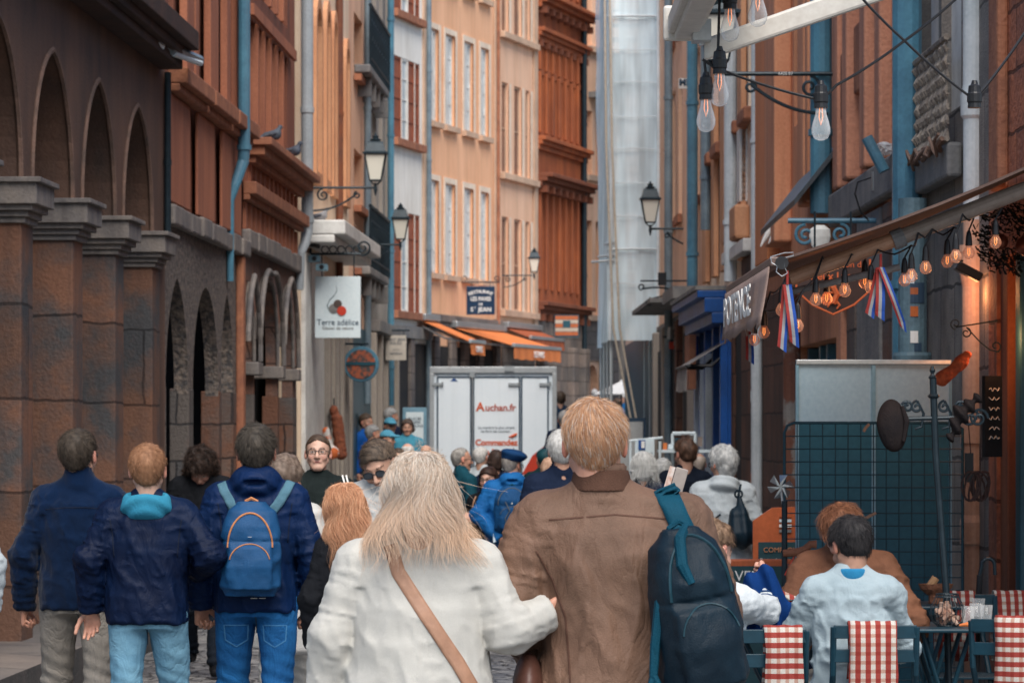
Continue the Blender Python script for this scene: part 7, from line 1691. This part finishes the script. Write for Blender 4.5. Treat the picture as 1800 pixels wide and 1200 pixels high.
bm = B()
for a in range(3): an = a*2.1+.4; b0 = Vector((c_(1672, 0).x, Yc, .25)); tube(bm, [b0, b0+Vector((math.cos(an)*.2, math.sin(an)*.2, -.15)), b0+Vector((math.cos(an)*.26, math.sin(an)*.26, -.24))], .012, 6)
obj('foot', bm, M_iron, t)
t = thing('flat_cap', 'dark brown flat cap hanging on the left hook of the coat stand', 'cap', c_(1569, 748))
me = snet(lambda X, Y_, Z: sd_el(X, Y_, Z+.15*X, (0, 0, 0), (.068, .05, .118))-.006*vnoise(X, Y_, Z, 16), (-.1, -.08, -.15), (.1, .08, .15), .007); link('crown', me, cloth('dark brown tweed', (.035, .026, .024), (.02, .017, .018), bscale=150), t)
bm = B(); tube(bm, [(.04, -.03, .09), (.06, -.04, .02), (.045, -.04, -.07)], [.008, .014, .008], 8); obj('peak', bm, MATS['dark brown tweed'], t)
t = thing('scarf', 'dark brown cloth draped over the right hooks of the coat stand', 'scarf', c_(1688, 735))
me = snet(lambda X, Y_, Z: smin(sd_rc(X, Y_, Z, (.07, 0, .085), (.0, 0, .02), .022, .035), sd_rc(X, Y_, Z, (.0, 0, .02), (-.035, 0, -.08), .035, .02), .02)-.012*np.sin(X*90+Z*70), (-.12, -.1, -.16), (.16, .1, .16), .007); link('cloth', me, MATS['dark brown tweed'], t)
# hanging orange mitt and rope coil on the pipe
t = thing('orange_cloth', 'rough orange cloth bundle hanging left of the big pipe', 'cloth', W(1676, 655, 17.6))
me = snet(lambda X, Y_, Z: smin(sd_rc(X, Y_, Z*1.0, (-.06, 0, -.03), (.05, 0, .05), .035, .02), sd_rc(X, Y_, Z, (.03, 0, .05), (.07, 0, .09), .03, .02), .02)-.008*vnoise(X*.4, Y_, Z, 90), (-.14, -.07, -.1), (.13, .07, .14), .007); link('bundle', me, surf('orange fibre', (.62, .12, .04), (.4, .07, .03), scale=30, stretch=1, bump=.6), t)
t = thing('rope_coil', 'coil of dark rope hanging on cords in front of the big pipe', 'rope', W(1716, 830, 17.5))
bm = B()
for k in range(9): tube(bm, [Vector((.02*math.sin(a+k)+.008*k-.03, -.02+.004*k, -.07+.075*math.cos(a)))+Vector((.028*math.sin(a), 0, 0)) for a in [i*.45 for i in range(15)]], .0055, 5)
tube(bm, [(-.02, 0, 0), (-.04, .02, .28)], .003, 5); tube(bm, [(.02, 0, 0), (.03, .02, .28)], .003, 5); obj('coil', bm, surf('brown rope', (.09, .05, .04), (.05, .03, .03), scale=30), t)
bm = B(); box(bm, -.055, -.015, -.01, .03, -.05, .1); obj('tag_block', bm, M_black, t)
# scroll bracket and black spot on the pipe
t = thing('wall_bracket', 'thin black scrolled bracket in front of the orange lit pipe', 'bracket', W(1700, 575, 17.9)); bm = B()
tube(bm, [(-.06, 0, 0), (.16, 0, .035)], .004, 5); tube(bm, spiral((-.06, 0, .018), .03, .008, -90, 1.2, sx=-1), .004, 5); tube(bm, spiral((-.005, 0, -.03), .028, .008, 90, 1.2, sx=-1), .004, 5); tube(bm, [(.0, 0, -.005), (.07, 0, -.08), (.12, 0, -.12), (.17, 0, -.13)], .004, 5); tube(bm, spiral((.15, 0, -.1), .03, .01, -90, 1.0), .004, 5); obj('scrollwork', bm, M_iron, t)
t = thing('floodlight', 'black square floodlight on the collar of the big pipe', 'spotlight', W(1700, 478, 18.5)); bm = B(); Mx = Matrix.Rotation(R(28), 4, 'Y'); obox(bm, (0, -.05, 0), .15, .1, .05, M=Mx); obj('housing', bm, M_black, t, bevel=.008); bm = B(); tube(bm, [(-.07, 0, .05), (-.09, 0, .08), (-.02, .02, .06)], .006, 6); obj('arm', bm, M_black, t)
# poster strip and stickers
t = thing('grey_pipe', 'thick grey pipe section covered in torn stickers left of the mesh top', 'pipe', (W(1604, 0, 20.2).x, 20.2, 0)); bm = B(); lathe(bm, [(.085, 1.9), (.085, 3.0)], n=16); lathe(bm, [(.11, 2.03), (.115, 2.07), (.11, 2.09)], n=16); lathe(bm, [(.10, 0), (.10, 2.03)], n=16); obj('pipe_body', bm, surf('old grey blue pipe', (.12, .20, .24), (.08, .13, .16), scale=6, rough=.5), t)
for (x_, z_, w_, h_, m_) in ((-.03, 2.52, .09, .05, M_signw), (.02, 2.44, .10, .12, M_ink), (.0, 2.33, .07, .06, surf('sticker orange', (.6, .15, .04), bump=0)), (.0, 2.18, .06, .07, M_whiteflat), (.025, 2.12, .06, .05, M_ink), (.0, 2.45, .05, .04, MATS['signal red'])):
    bm = B(); tube(bm, [(0, 0, z_-h_/2), (0, 0, z_+h_/2)], .0875+.0006*z_, 24, caps=False)
    for v in [v for v in bm.verts if abs(v.co.x-x_) > w_/2 or v.co.y > 0]: bm.verts.remove(v)
    if len(bm.faces): obj('sticker', bm, m_, t)
    else: bm.free()
t = thing('poster_strip', 'narrow post pasted with torn bills between brown stone walls', 'poster strip', W(1329, 0, 33.5).to_2d().to_3d()); bm = B(); box(bm, -.05, .05, -.02, .02, 0, 2.7); obj('post', bm, surf('torn bills', (.5, .56, .6), (.10, .14, .2), scale=9, contrast=(.47, .53), bump=.2), t)
for k in range(9):
    bm = B(); z_ = .9+.17*k+.03*math.sin(k*3); box(bm, -.045+.01*math.sin(k*5), .035+.01*math.sin(k*7), -.026-.001*k, -.0205, z_, z_+.08+.05*abs(math.sin(k*2))); obj('bill', bm, (M_whiteflat, MATS['sticker orange'], M_signw, M_ink)[k % 4], t)

# ------------------------------------------------------------ chairs, tables and what stands on them
def checks(name, sc=1.0, vert=True):
    m = bpy.data.materials.new(name); m.use_nodes = True; nt = m.node_tree; L = nt.links; b = nt.nodes['Principled BSDF']; b.inputs['Roughness'].default_value = .9
    tc = nn(nt, 'ShaderNodeTexCoord'); sp = nn(nt, 'ShaderNodeSeparateXYZ'); L.new(tc.outputs['Object'], sp.inputs[0])
    def stripes(sock, freq, th):
        a = nn(nt, 'ShaderNodeMath', operation='MULTIPLY'); a.inputs[1].default_value = freq; L.new(sock, a.inputs[0])
        s = nn(nt, 'ShaderNodeMath', operation='SINE'); L.new(a.outputs[0], s.inputs[0]); g = nn(nt, 'ShaderNodeMath', operation='GREATER_THAN'); g.inputs[1].default_value = th; L.new(s.outputs[0], g.inputs[0]); return g.outputs[0]
    main, sub_ = (sp.outputs[0], sp.outputs[2]) if vert else (sp.outputs[2], sp.outputs[0])
    s1 = stripes(main, 150*sc, -.1); s2 = stripes(sub_, 170*sc, .25)
    c1 = nn(nt, 'ShaderNodeMix', data_type='RGBA'); c1.inputs[6].default_value = (.50, .46, .41, 1); c1.inputs[7].default_value = (.27, .035, .025, 1); L.new(s1, c1.inputs[0])
    c2 = nn(nt, 'ShaderNodeMix', data_type='RGBA', blend_type='MULTIPLY'); L.new(c1.outputs[2], c2.inputs[6]); c2.inputs[7].default_value = (.80, .52, .45, 1); L.new(s2, c2.inputs[0])
    no = nn(nt, 'ShaderNodeTexNoise'); no.inputs['Scale'].default_value = 300; c3 = nn(nt, 'ShaderNodeMix', data_type='RGBA', blend_type='OVERLAY'); c3.inputs[0].default_value = .4; L.new(tc.outputs['Object'], no.inputs['Vector']); L.new(c2.outputs[2], c3.inputs[6]); L.new(no.outputs[0], c3.inputs[7]); L.new(c3.outputs[2], b.inputs['Base Color'])
    return m
M_chv = checks('red and white striped towel'); M_chh = checks('red and cream banded towel', 1.0, False)
M_chair = surf('dark teal painted metal', (.007, .04, .062), (.005, .028, .044), rough=.4, scale=4, bump=.04)
def bistro_chair(label, x, y, rz, towel, lbl2, w_=.36, tx=0.0, tw=.18, tl=.42):
    t = thing('bistro_chair', label, 'chair', (x, y, 0), rz, 'folding bistro chairs on the terrace'); h = w_/2
    for s in (-1, 1):
        bm = B(); tube(bm, [(s*h, .30, .01), (s*h, .12, .42), (s*h, .0, .62), (s*h, -.03, .82)], .0135, 8); obj('back_leg', bm, M_chair, t)
        bm = B(); tube(bm, [(s*(h-.02), -.12, .01), (s*(h-.02), .1, .30), (s*(h-.02), .36, .44)], .0125, 8); obj('front_leg', bm, M_chair, t)
    for z_, y_ in ((.80, -.028), (.70, -.012)):
        bm = B(); box(bm, -h, h, y_-.008, y_+.006, z_-.028, z_+.028); obj('back_slat', bm, M_chair, t, bevel=.003)
    for k in range(6): bm = B(); box(bm, -h+.01, h-.01, .05+k*.058, .092+k*.058, .44, .452); obj('seat_slat', bm, M_chair, t, bevel=.002)
    bm = B(); tube(bm, [(-h, .2, .18), (h, .2, .18)], .009, 6); obj('stretcher', bm, M_chair, t)
    tt = thing('towel', lbl2, 'tea towel', (x, y, 0), rz, 'check towels over the chair backs')
    bm = B(); n = 16; g_ = []
    prof = [(-.012, .02-.03*0, .62), (.002, .0, .70)]
    path = [(.035, .60), (.02, .70), (.006, .80), (-.008, .842), (-.03, .846), (-.05, .83), (-.055, .74), (-.053, .62), (-.056, .5), (-.058, .83-tl)]
    for (yy, zz_) in path: g_.append([bm.verts.new((tx-tw/2+tw*j/8+.004*math.sin(zz_*20+j), yy-.006*math.sin(j*1.1+zz_*7), zz_+.002*math.sin(j*1.9))) for j in range(9)])
    for a, b_ in zip(g_, g_[1:]):
        for j in range(8): bm.faces.new((a[j], a[j+1], b_[j+1], b_[j]))
    o = obj('cloth', bm, towel, tt, smooth=True); md = o.modifiers.new('s', 'SOLIDIFY'); md.thickness = .003
    return t
X_ = lambda px, Y: (px-CX)/F*Y
bistro_chair('dark teal bistro chair behind the man in the pale sweater', X_(1537, 14.2), 14.2, 0, M_chv, 'red striped towel over the chair of the man in the pale sweater', w_=.345, tx=-.01, tw=.20)
bistro_chair('dark teal bistro chair beside the navy backpack', X_(1345, 13.9), 13.9, R(4), M_chh, 'red banded towel on the chair beside the navy backpack', w_=.33, tx=.07, tw=.155)
bistro_chair('dark teal bistro chair at the right edge by the menu stand', X_(1782, 14.6), 14.6, R(-24), M_chh, 'red banded towel on the chair at the right edge', w_=.36, tx=.03, tw=.2)
bistro_chair('dark teal bistro chair facing us behind the small square table', X_(1706, 16.4), 16.75, R(180), M_chv, 'striped towel on the chair behind the small square table', w_=.34, tx=.03, tw=.19, tl=.3)
bistro_chair('dark teal bistro chair half hidden behind the drinking glasses', X_(1800, 16.6), 16.8, R(190), M_chv, 'wide striped towel behind the drinking glasses', w_=.36, tx=0, tw=.24, tl=.3)
def table(label, px0, px1, Y0, Y1, zt=.745):
    x0, x1 = X_(px0, Y0), X_(px1, Y0); t = thing('bistro_table', label, 'table', ((x0+x1)/2, (Y0+Y1)/2, 0)); hw, hd = (x1-x0)/2, (Y1-Y0)/2
    bm = B(); box(bm, -hw, hw, -hd, hd, zt-.018, zt); obj('table_top', bm, M_chair, t, bevel=.006)
    for s in (-1, 1):
        bm = B(); tube(bm, [(-hw*.75, s*hd*.6, zt-.02), (hw*.75, s*hd*.6, .01)], .011, 8); obj('leg', bm, M_chair, t)
        bm = B(); tube(bm, [(hw*.75, s*(hd*.6-.025), zt-.02), (-hw*.75, s*(hd*.6-.025), .01)], .011, 8); obj('leg', bm, M_chair, t)
    return t
table('small square dark teal table with the wire lantern on it', 1612, 1728, 15.3, 15.9)
table('dark teal table in front of the child and the man in pale sweater', 1275, 1480, 14.75, 15.35, .80)
table('white edged table behind the wire lantern', 1590, 1700, 16.2, 16.7, .80)
# wire basket lantern with corks
t = thing('wire_basket', 'round black wire basket filled with wine corks on the square table', 'basket', W(1665, 1092, 15.5)); zc = t.location.z = .747
bm = B(); pr = [(.045, 0), (.068, .02), (.078, .055), (.074, .09), (.055, .13), (.05, .145)]
for k in range(22):
    a = k*2*math.pi/22; tube(bm, [(r*math.cos(a), r*math.sin(a), z) for r, z in pr], .0016, 5)
for r, z in ((.05, .145), (.046, .002), (.052, .132)): tube(bm, [(r*math.cos(a), r*math.sin(a), z) for a in [i*2*math.pi/20 for i in range(21)]], .003, 6, caps=False)
obj('wire_cage', bm, M_iron, t); bm = B()
random.seed(3)
Mck = surf('wine cork', (.30, .15, .10), (.5, .36, .28), scale=20, bump=.2)
for k in range(26):
    a = random.uniform(0, 6.28); r = random.uniform(0, .048); c = Vector((r*math.cos(a), r*math.sin(a), .018+.075*random.random())); d_ = Vector((random.uniform(-1, 1), random.uniform(-1, 1), random.uniform(-1, 1))).normalized()*.02
    bm = B(); tube(bm, [c-d_, c+d_], .0105, 8); obj('cork', bm, Mck, t)
for k, (px, py, Y_, lb) in enumerate(((1702, 1066, 15.6, 'nearest'), (1716, 1064, 15.85, 'middle'), (1733, 1066, 15.7, 'right hand'), (1720, 1050, 16.3, 'rearmost'))):
    t = thing('drinking_glass', lb+' clear tumbler in the cluster behind the square table', 'glass', (X_(px, Y_), Y_, .747), group='tumblers on the square table')
    bm = B(); lathe(bm, [(.024, 0), (.025, .005), (.032, .085)], n=18); obj('glass', bm, M_glassc, t, smooth=True)
t = thing('drinking_glass', 'clear tumbler on the table between the child and the backpack', 'glass', (X_(1310, 14.9), 14.9, .802)); bm = B(); lathe(bm, [(.026, 0), (.027, .005), (.034, .085)], n=18); obj('glass', bm, M_glassc, t, smooth=True)
t = thing('bread_basket', 'shallow wicker basket with bread beside the seated rust jacket', 'basket', W(1645, 1045, 16.4)); t.location.z = .802+.04
bm = B(); lathe(bm, [(.04, 0), (.075, .03), (.085, .055), (.078, .05), (.04, .01)], n=20, sy=.6); obj('wicker', bm, surf('wicker', (.25, .10, .05), (.12, .05, .03), scale=30, bump=.8), t); bm = B(); tube(bm, [(-.03, 0, .04), (0, 0, .085)], .02, 10); obj('bread', bm, surf('bread crust', (.5, .28, .14)), t)
bm = B(); lathe(bm, [(.035, -.04), (.035, 0)], n=12); obj('foot', bm, MATS['wicker'], t)
for k, (dx, r_) in enumerate(((.05, -.25), (.10, .1))):
    t = thing('pastry', ('left' if k == 0 else 'right')+' orange biscuit on the square table', 'pastry', (X_(1700+14*k, 15.4), 15.4+.03*k, .747), r_); bm = B(); tube(bm, [(-.035, 0, .008), (0, 0, .013), (.035, 0, .006)], [.005, .011, .004], 8); obj('crust', bm, M_orangefab, t)
t = thing('umbrella', 'black umbrella with hooked handle leaning by the big pipe', 'umbrella', (X_(1722, 16.9), 16.9, 0)); h0 = W(1735, 1010, 16.9).z
bm = B(); tube(bm, [(-.03, 0, .1), (0, 0, h0)], [.02, .014], 8); obj('canopy', bm, M_black, t); bm = B(); tube(bm, [Vector((0, 0, h0)), Vector((.012, 0, h0+.05))]+[Vector((.042+.032*math.cos(a), 0, h0+.05+.032*math.sin(a))) for a in [math.pi-i*.45 for i in range(8)]]+[Vector((.076, 0, h0))], .009, 8); obj('handle', bm, M_iron, t)
# navy cloth held by the child
t = thing('navy_cloth', 'navy blue cloth draped over the child\'s raised hand', 'jumper', (X_(1348, 14.5), 14.5, 0))
def navy(X, Y_, Z):
    d = loft(X, Y_, Z, [(.78, -.10, -.02, .155, .05), (.90, -.08, -.01, .125, .045), (1.0, -.035, 0, .075, .04), (1.055, .0, 0, .035, .03)], 2.2)
    d = smin(d, sd_rc(X, Y_, Z, (.01, -.01, 1.03), (.10, -.01, .83), .03, .035), .02)
    return d-.012*np.sin(X*75+Z*14+1.5*np.sin(Z*12))
link('cloth', snet(navy, (-.32, -.14, .74), (.2, .12, 1.12), .007), cloth('navy jumper', (.006, .04, .17), (.004, .026, .11)), t)
t = thing('patterned_basket', 'wire basket with patterned napkin beside the navy cloth', 'basket', (X_(1387, 15.0), 15.0, .802)); bm = B()
for k in range(14): a = k*.449; tube(bm, [(.03*math.cos(a), .03*math.sin(a), 0), (.05*math.cos(a), .05*math.sin(a), .09)], .002, 5)
tube(bm, [(.05*math.cos(i*.35), .05*math.sin(i*.35), .09) for i in range(19)], .003, 5); obj('wire_cage', bm, M_iron, t)
bm = B(); tube(bm, [(-.04, 0, .05), (-.02, -.02, .11), (.02, 0, .08), (.04, 0, .03)], [.01, .025, .03, .02], 8); obj('napkin', bm, M_chv, t)
# menu boards
M_ob = surf('orange painted wood', (.50, .12, .04), (.40, .09, .03), rough=.5, scale=4, stretch=.3, bump=.08); M_cb = surf('teal chalkboard', (.015, .05, .06), (.02, .065, .075), rough=.7, scale=3, bump=.05, contrast=(.3, .7))
p = W(1363, 1010, 19.6); t = thing('menu_board', 'orange framed chalkboard menu reading Brioche beside the mesh panel', 'menu board', (p.x, p.y, 0)); zz = lambda py: W(0, py, 19.6).z
bm = B(); box(bm, -.13, .13, -.02, .02, 0.0, zz(955)); poly_prism(bm, [[(-.13, zz(955)), (.13, zz(955)), (.13, zz(890)), (-.02, zz(892)), (-.13, zz(915))]], -.02, .02); obj('frame', bm, M_ob, t)
bm = B(); box(bm, -.10, .12, -.03, -.021, .2, zz(952)); obj('blackboard', bm, M_cb, t); text('lettering', 'COMPTOIR', surf('orange chalk', (.6, .25, .12), bump=0), t, (.03, -.034, zz(966)), .04); text('lettering', 'Brioche au p.\nSaint Jean', M_whiteflat, t, (.02, -.034, zz(992)), .042)
for k in range(4): bm = B(); box(bm, .02, .09, -.03, -.021, zz(908+9*k), zz(903+9*k)); obj('notice', bm, (M_ob, M_signw, M_whiteflat, M_lip)[k], t)
p = W(1315, 1020, 18.6); t = thing('menu_board', 'wide low chalkboard with orange top rail behind the child', 'menu board', (p.x, p.y, 0)); zz = lambda py: W(0, py, 18.6).z
bm = B(); box(bm, -.24, .24, -.02, .02, 0, zz(982)); obj('frame', bm, M_ob, t, bevel=.01); bm = B(); box(bm, -.22, .22, -.03, -.021, .1, zz(994)); obj('blackboard', bm, M_cb, t); text('lettering', 'VEN', M_whiteflat, t, (.0, -.034, zz(1012)), .08)
t = thing('menu_stand', 'tilted menu board in a dark frame at the lower right corner', 'menu board', (X_(1820, 12.6), 12.6, 0)); Mx = Matrix.Rotation(R(-18), 4, 'X') @ Matrix.Rotation(R(24), 4, 'Y')
t.rotation_euler = (0, 0, R(20)); bm = B(); box(bm, -.16, .16, -.015, .015, 0, 1.0, M=Matrix.Rotation(R(19), 4, 'Y') @ Matrix.Rotation(R(-8), 4, 'X')); obj('frame', bm, M_iron, t, bevel=.008)
Mr = Matrix.Rotation(R(19), 4, 'Y') @ Matrix.Rotation(R(-8), 4, 'X'); bm = B(); box(bm, -.135, .135, -.022, -.016, .05, .95, M=Mr); obj('menu_sheet', bm, surf('menu paper', (.50, .43, .38), (.44, .38, .33), bump=0), t)
bm = B()
for k in range(14): box(bm, -.10, .06+.03*math.sin(k*3), -.0235, -.0225, .30+.04*k, .307+.04*k, M=Mr)
obj('print_lines', bm, M_ink, t)
p = W(1744, 735, 17.7); t = thing('chalkboard', 'tall narrow chalkboard with white scribble right of the big pipe', 'menu board', p, R(35)); bm = B(); box(bm, -.06, .06, -.012, .012, -.2, .22); obj('frame', bm, M_black, t)
bm = B()
for k in range(6): tube(bm, [(-.035+.012*j, -.015, .15-.05*k+.010*math.sin(j*2.3+k)) for j in range(7)], .0018, 4)
obj('scribble', bm, M_whiteflat, t)
t = thing('pinwheel', 'shiny metallic pinwheel on a pole left of the mesh', 'pinwheel', W(1372, 855, 17.7)); bm = B()
for k in range(6): a = k*math.pi/3; quad(bm, [(0, -.01, 0), (.07*math.cos(a), -.01, .07*math.sin(a)), (.06*math.cos(a+.6), .02, .06*math.sin(a+.6)), (.02*math.cos(a+.7), -.01, .02*math.sin(a+.7))])
obj('vanes', bm, M_alu, t); bm = B(); tube(bm, [(0, 0, 0), (.015, 0, -.12)], .006, 6); obj('stick', bm, M_white, t)
t = thing('pole', 'thin black pole carrying a carved wooden handle by the mesh', 'pole', (X_(1379, 17.4), 17.4, 0)); bm = B(); tube(bm, [(0, 0, 0), (0, 0, W(0, 880, 17.4).z)], .015, 10); obj('shaft', bm, M_iron, t)
bm = B(); z_ = W(0, 968, 17.4).z; tube(bm, [(-.01, -.03, z_-.01), (.06, -.03, z_-.005), (.10, -.03, z_+.01), (.13, -.03, z_+.035), (.16, -.03, z_+.035)], [.018, .022, .018, .02, .022], 10); obj('carved_handle', bm, surf('carved wood', (.28, .11, .06), (.18, .07, .04), scale=8), t); bm = B(); tube(bm, [(.05, -.03, z_-.02), (.0, -.03, z_-.12), (.03, -.03, z_-.14), (.07, -.03, z_-.03)], .004, 5); obj('red_cord', bm, M_red, t)
# dark wreath with ornaments in the doorway
t = thing('wreath', 'dark bushy wreath with dim orange ornaments in the restaurant doorway', 'wreath', W(1742, 420, 16.9)); bm = B(); random.seed(4)
for k in range(900):
    a, b2 = random.uniform(0, 6.28), random.uniform(-1.3, 1.3); r = random.uniform(.10, .17); c = Vector((r*math.cos(a)*math.cos(b2)+.08, r*.6*math.sin(a)*math.cos(b2), r*math.sin(b2)*1.1)); d_ = Vector((random.uniform(-1, 1), random.uniform(-1, 1), random.uniform(-1, 1)))*.025
    quad(bm, [c, c+d_, c+d_*1.1+Vector((.006, 0, .006)), c+Vector((.006, 0, .004))])
obj('twigs', bm, surf('black green twigs', (.012, .014, .012), bump=0), t)
for c, r in (((.03, -.12, -.02), .04), ((.15, -.12, -.04), .05)): bm = B(); lathe(bm, [(.2*r, -r), (.8*r, -.6*r), (r, 0), (.8*r, .6*r), (.2*r, r)], c=c, n=14); obj('ornament', bm, surf('dim copper', (.25, .07, .04), rough=.3, metal=.5, bump=0), t, smooth=True)

# ------------------------------------------------------------ stall and stands in the middle distance
Ys = 33
t = thing('postcard_rack', 'white rack of postcards behind the grey haired heads', 'postcard rack', (X_(1135, Ys), Ys, 0)); zz = lambda py: W(0, py, Ys).z; xx = lambda px: X_(px, Ys)-X_(1135, Ys)
bm = B()
for px in (1108, 1118, 1148, 1160): tube(bm, [(xx(px), 0, 0), (xx(px), 0, zz(775))], .014, 6)
tube(bm, [(xx(1105), 0, zz(775)), (xx(1165), 0, zz(769))], .014, 6); box(bm, xx(1120), xx(1150), -.02, .02, zz(800), zz(770)); obj('frame', bm, M_signw, t)
bm = B(); box(bm, xx(1122), xx(1134), -.03, -.022, zz(790), zz(773)); obj('postcard', bm, M_blue, t); bm = B(); box(bm, xx(1127), xx(1133), -.036, -.031, zz(787), zz(775)); obj('postcard', bm, M_whiteflat, t); bm = B(); box(bm, xx(1136), xx(1147), -.03, -.022, zz(795), zz(775)); obj('postcard', bm, M_signw, t)
t = thing('souvenir_stall', 'white framed souvenir stall with pale shelves near the blue shop', 'market stall', (X_(1200, Ys+1), Ys+1, 0)); xx = lambda px: X_(px, Ys+1)-X_(1200, Ys+1)
bm = B(); box(bm, xx(1155), xx(1250), -.3, .02, zz(796), zz(791)); box(bm, xx(1155), xx(1250), -.3, .02, zz(860), zz(855)); obj('shelf', bm, M_signw, t)
bm = B()
for px in (1182, 1222): tube(bm, [(xx(px), 0, 0), (xx(px), 0, zz(762))], .016, 6)
tube(bm, [(xx(1182), 0, zz(762)), (xx(1222), 0, zz(762))], .02, 6); tube(bm, [(xx(1182), 0, zz(788)), (xx(1222), 0, zz(788))], .012, 6); obj('frame', bm, M_signw, t)
for k, (a, b_, c, d_, m_) in enumerate(((1198, 1212, 764, 774, M_brst), (1174, 1184, 781, 790, M_signw), (1165, 1172, 779, 792, M_orangefab), (1186, 1196, 770, 778, M_teal), (1226, 1234, 768, 785, M_gstone), (1214, 1220, 776, 788, M_whiteflat))):
    bm = B(); box(bm, xx(a), xx(b_), -.05-.01*k, -.02, zz(d_), zz(c)); obj('souvenir', bm, m_, t)
t = thing('display_board', 'white board in dark frame beyond the brown jacket\'s head', 'display board', (X_(1106, 50), 50, 0)); zz = lambda py: W(0, py, 50).z
bm = B(); box(bm, -.24, .24, -.02, .02, 0, zz(734)); obj('frame', bm, M_ink, t); bm = B(); box(bm, -.2, .2, -.03, -.021, .4, zz(741)); obj('sheet', bm, surf('board sheet', (.55, .56, .55), bump=0), t)
t = thing('menu_stand', 'pale blue framed menu board on the left of the van', 'menu board', (X_(729, 51), 51, 0)); zz = lambda py: W(0, py, 51).z
bm = B(); box(bm, -.18, .18, -.02, .02, 0, zz(716)); obj('frame', bm, surf('pale blue frame', (.2, .36, .46), bump=0), t, bevel=.01); bm = B(); box(bm, -.13, .13, -.03, -.021, .9, zz(724)); obj('sheet', bm, M_signw, t)
text('lettering', 'GLACES\nCREPES\nBOISSONS', M_ink, t, (0, -.033, zz(742)), .055)
t = thing('parasol', 'white stall parasol up the slope by the scaffold foot', 'parasol', (X_(1092, 70), 70, gz(70))); z_ = W(0, 680, 70).z-gz(70); bm = B(); lathe(bm, [(.55, 0), (.54, .02), (.03, .26), (.01, .3)], c=(0, 0, z_-.15), n=8); obj('canopy', bm, M_whiteflat, t); bm = B(); tube(bm, [(0, 0, 0), (0, 0, z_)], .02, 6); obj('pole', bm, M_iron, t)
# shop display on the left: hanging costumes
t = thing('hanging_costume', 'rust brown shaggy costume hanging outside the narrow shops', 'costume', W(595, 770, 44.5))
link('fur', snet(lambda X, Y_, Z: smin(sd_rc(X, Y_, Z, (-.02, 0, .25), (.03, 0, -.2), .065, .07), sd_el(X, Y_, Z, (-.06, 0, .36), (.05, .05, .06)), .03)-.02*vnoise(X, Y_, Z, 35), (-.2, -.15, -.32), (.2, .15, .5), .014), surf('rust fur', (.30, .09, .04), (.16, .05, .03), scale=22, bump=.8), t)
bm = B(); tube(bm, [(-.06, 0, .4), (-.06, .02, .52)], .01, 5); obj('hook', bm, M_iron, t)
t = thing('hanging_toy', 'white and orange soft toy hanging behind the glasses wearer', 'soft toy', W(584, 795, 44))
link('plush', snet(lambda X, Y_, Z: smin(sd_el(X, Y_, Z, (0, 0, 0), (.09, .07, .09)), sd_rc(X, Y_, Z, (-.03, 0, .08), (-.08, 0, .28), .04, .05), .03), (-.2, -.12, -.14), (.14, .12, .4), .014), surf('orange white plush', (.66, .62, .58), (.60, .14, .04), scale=5, contrast=(.48, .52), bump=.2), t)
# phone held up in the crowd
t = thing('phone', 'phone in a taupe case held up beyond the brown jacket shoulder', 'phone', W(1193, 850, 11.8)); Mx = Matrix.Rotation(R(16), 4, 'Y'); bm = B(); box(bm, -.024, .020, -.006, .006, -.055, .055, M=Mx); obj('case', bm, surf('taupe case', (.40, .34, .30), bump=0), t, bevel=.004)
bm = B(); box(bm, -.046, -.026, .0, .005, -.05, .052, M=Mx); obj('flap', bm, surf('flap', (.55, .3, .2), (.7, .65, .6), scale=40, bump=0), t)

# unseen warm fills added to light the pipe and doorway, plus awning bulb glow
for k, (px, py, yy, e_) in enumerate(((1765, 590, 17.6, 6), (1714, 515, 18.72, 3.5), (1480, 520, 15.6, 2))):
    ll = bpy.data.lights.new('warm_fill', 'POINT'); ll.energy = e_; ll.color = (1, .38, .14); ll.shadow_soft_size = .08
    lo = bpy.data.objects.new('warm_fill', ll); COL.objects.link(lo); lo.location = W(px, py, yy)
# ------------------------------------------------------------ camera, light
w = bpy.data.worlds.new('World'); SC.world = w; w.use_nodes = True; nt = w.node_tree
sky = nt.nodes.new('ShaderNodeTexSky'); sky.sky_type = 'NISHITA'; sky.sun_disc = False
SUN_EL, SUN_AZ = R(54), R(168)        # azimuth clockwise from +Y
sky.ozone_density = 1.5; sky.sun_elevation = SUN_EL; sky.sun_rotation = SUN_AZ
bg = nt.nodes['Background']; nt.links.new(sky.outputs[0], bg.inputs[0]); bg.inputs[1].default_value = .15
sl = bpy.data.lights.new('sun', 'SUN'); sl.energy = 5.0; sl.angle = R(50); sl.color = (1, .94, .86)
so = bpy.data.objects.new('sun', sl); COL.objects.link(so)
d = Vector((math.sin(SUN_AZ) * math.cos(SUN_EL), math.cos(SUN_AZ) * math.cos(SUN_EL), math.sin(SUN_EL)))
so.rotation_euler = d.to_track_quat('Z', 'Y').to_euler()
cam = bpy.data.cameras.new('camera'); co = bpy.data.objects.new('camera', cam); COL.objects.link(co)
co.location = (0, 0, ZC); co.rotation_euler = (R(90), 0, 0)
cam.sensor_width = 36; cam.lens = 36 * F / 1800; cam.shift_y = (HY - 600) / 1800; cam.clip_end = 2000; cam.clip_start = .1
cam.dof.use_dof = True; cam.dof.focus_distance = 11.8; cam.dof.aperture_fstop = 12
SC.camera = co
SC.view_settings.view_transform = 'Standard'; SC.view_settings.look = 'None'; SC.view_settings.exposure = 0
SC.cycles.max_bounces = 6; SC.cycles.transparent_max_bounces = 12; SC.cycles.use_denoising = True
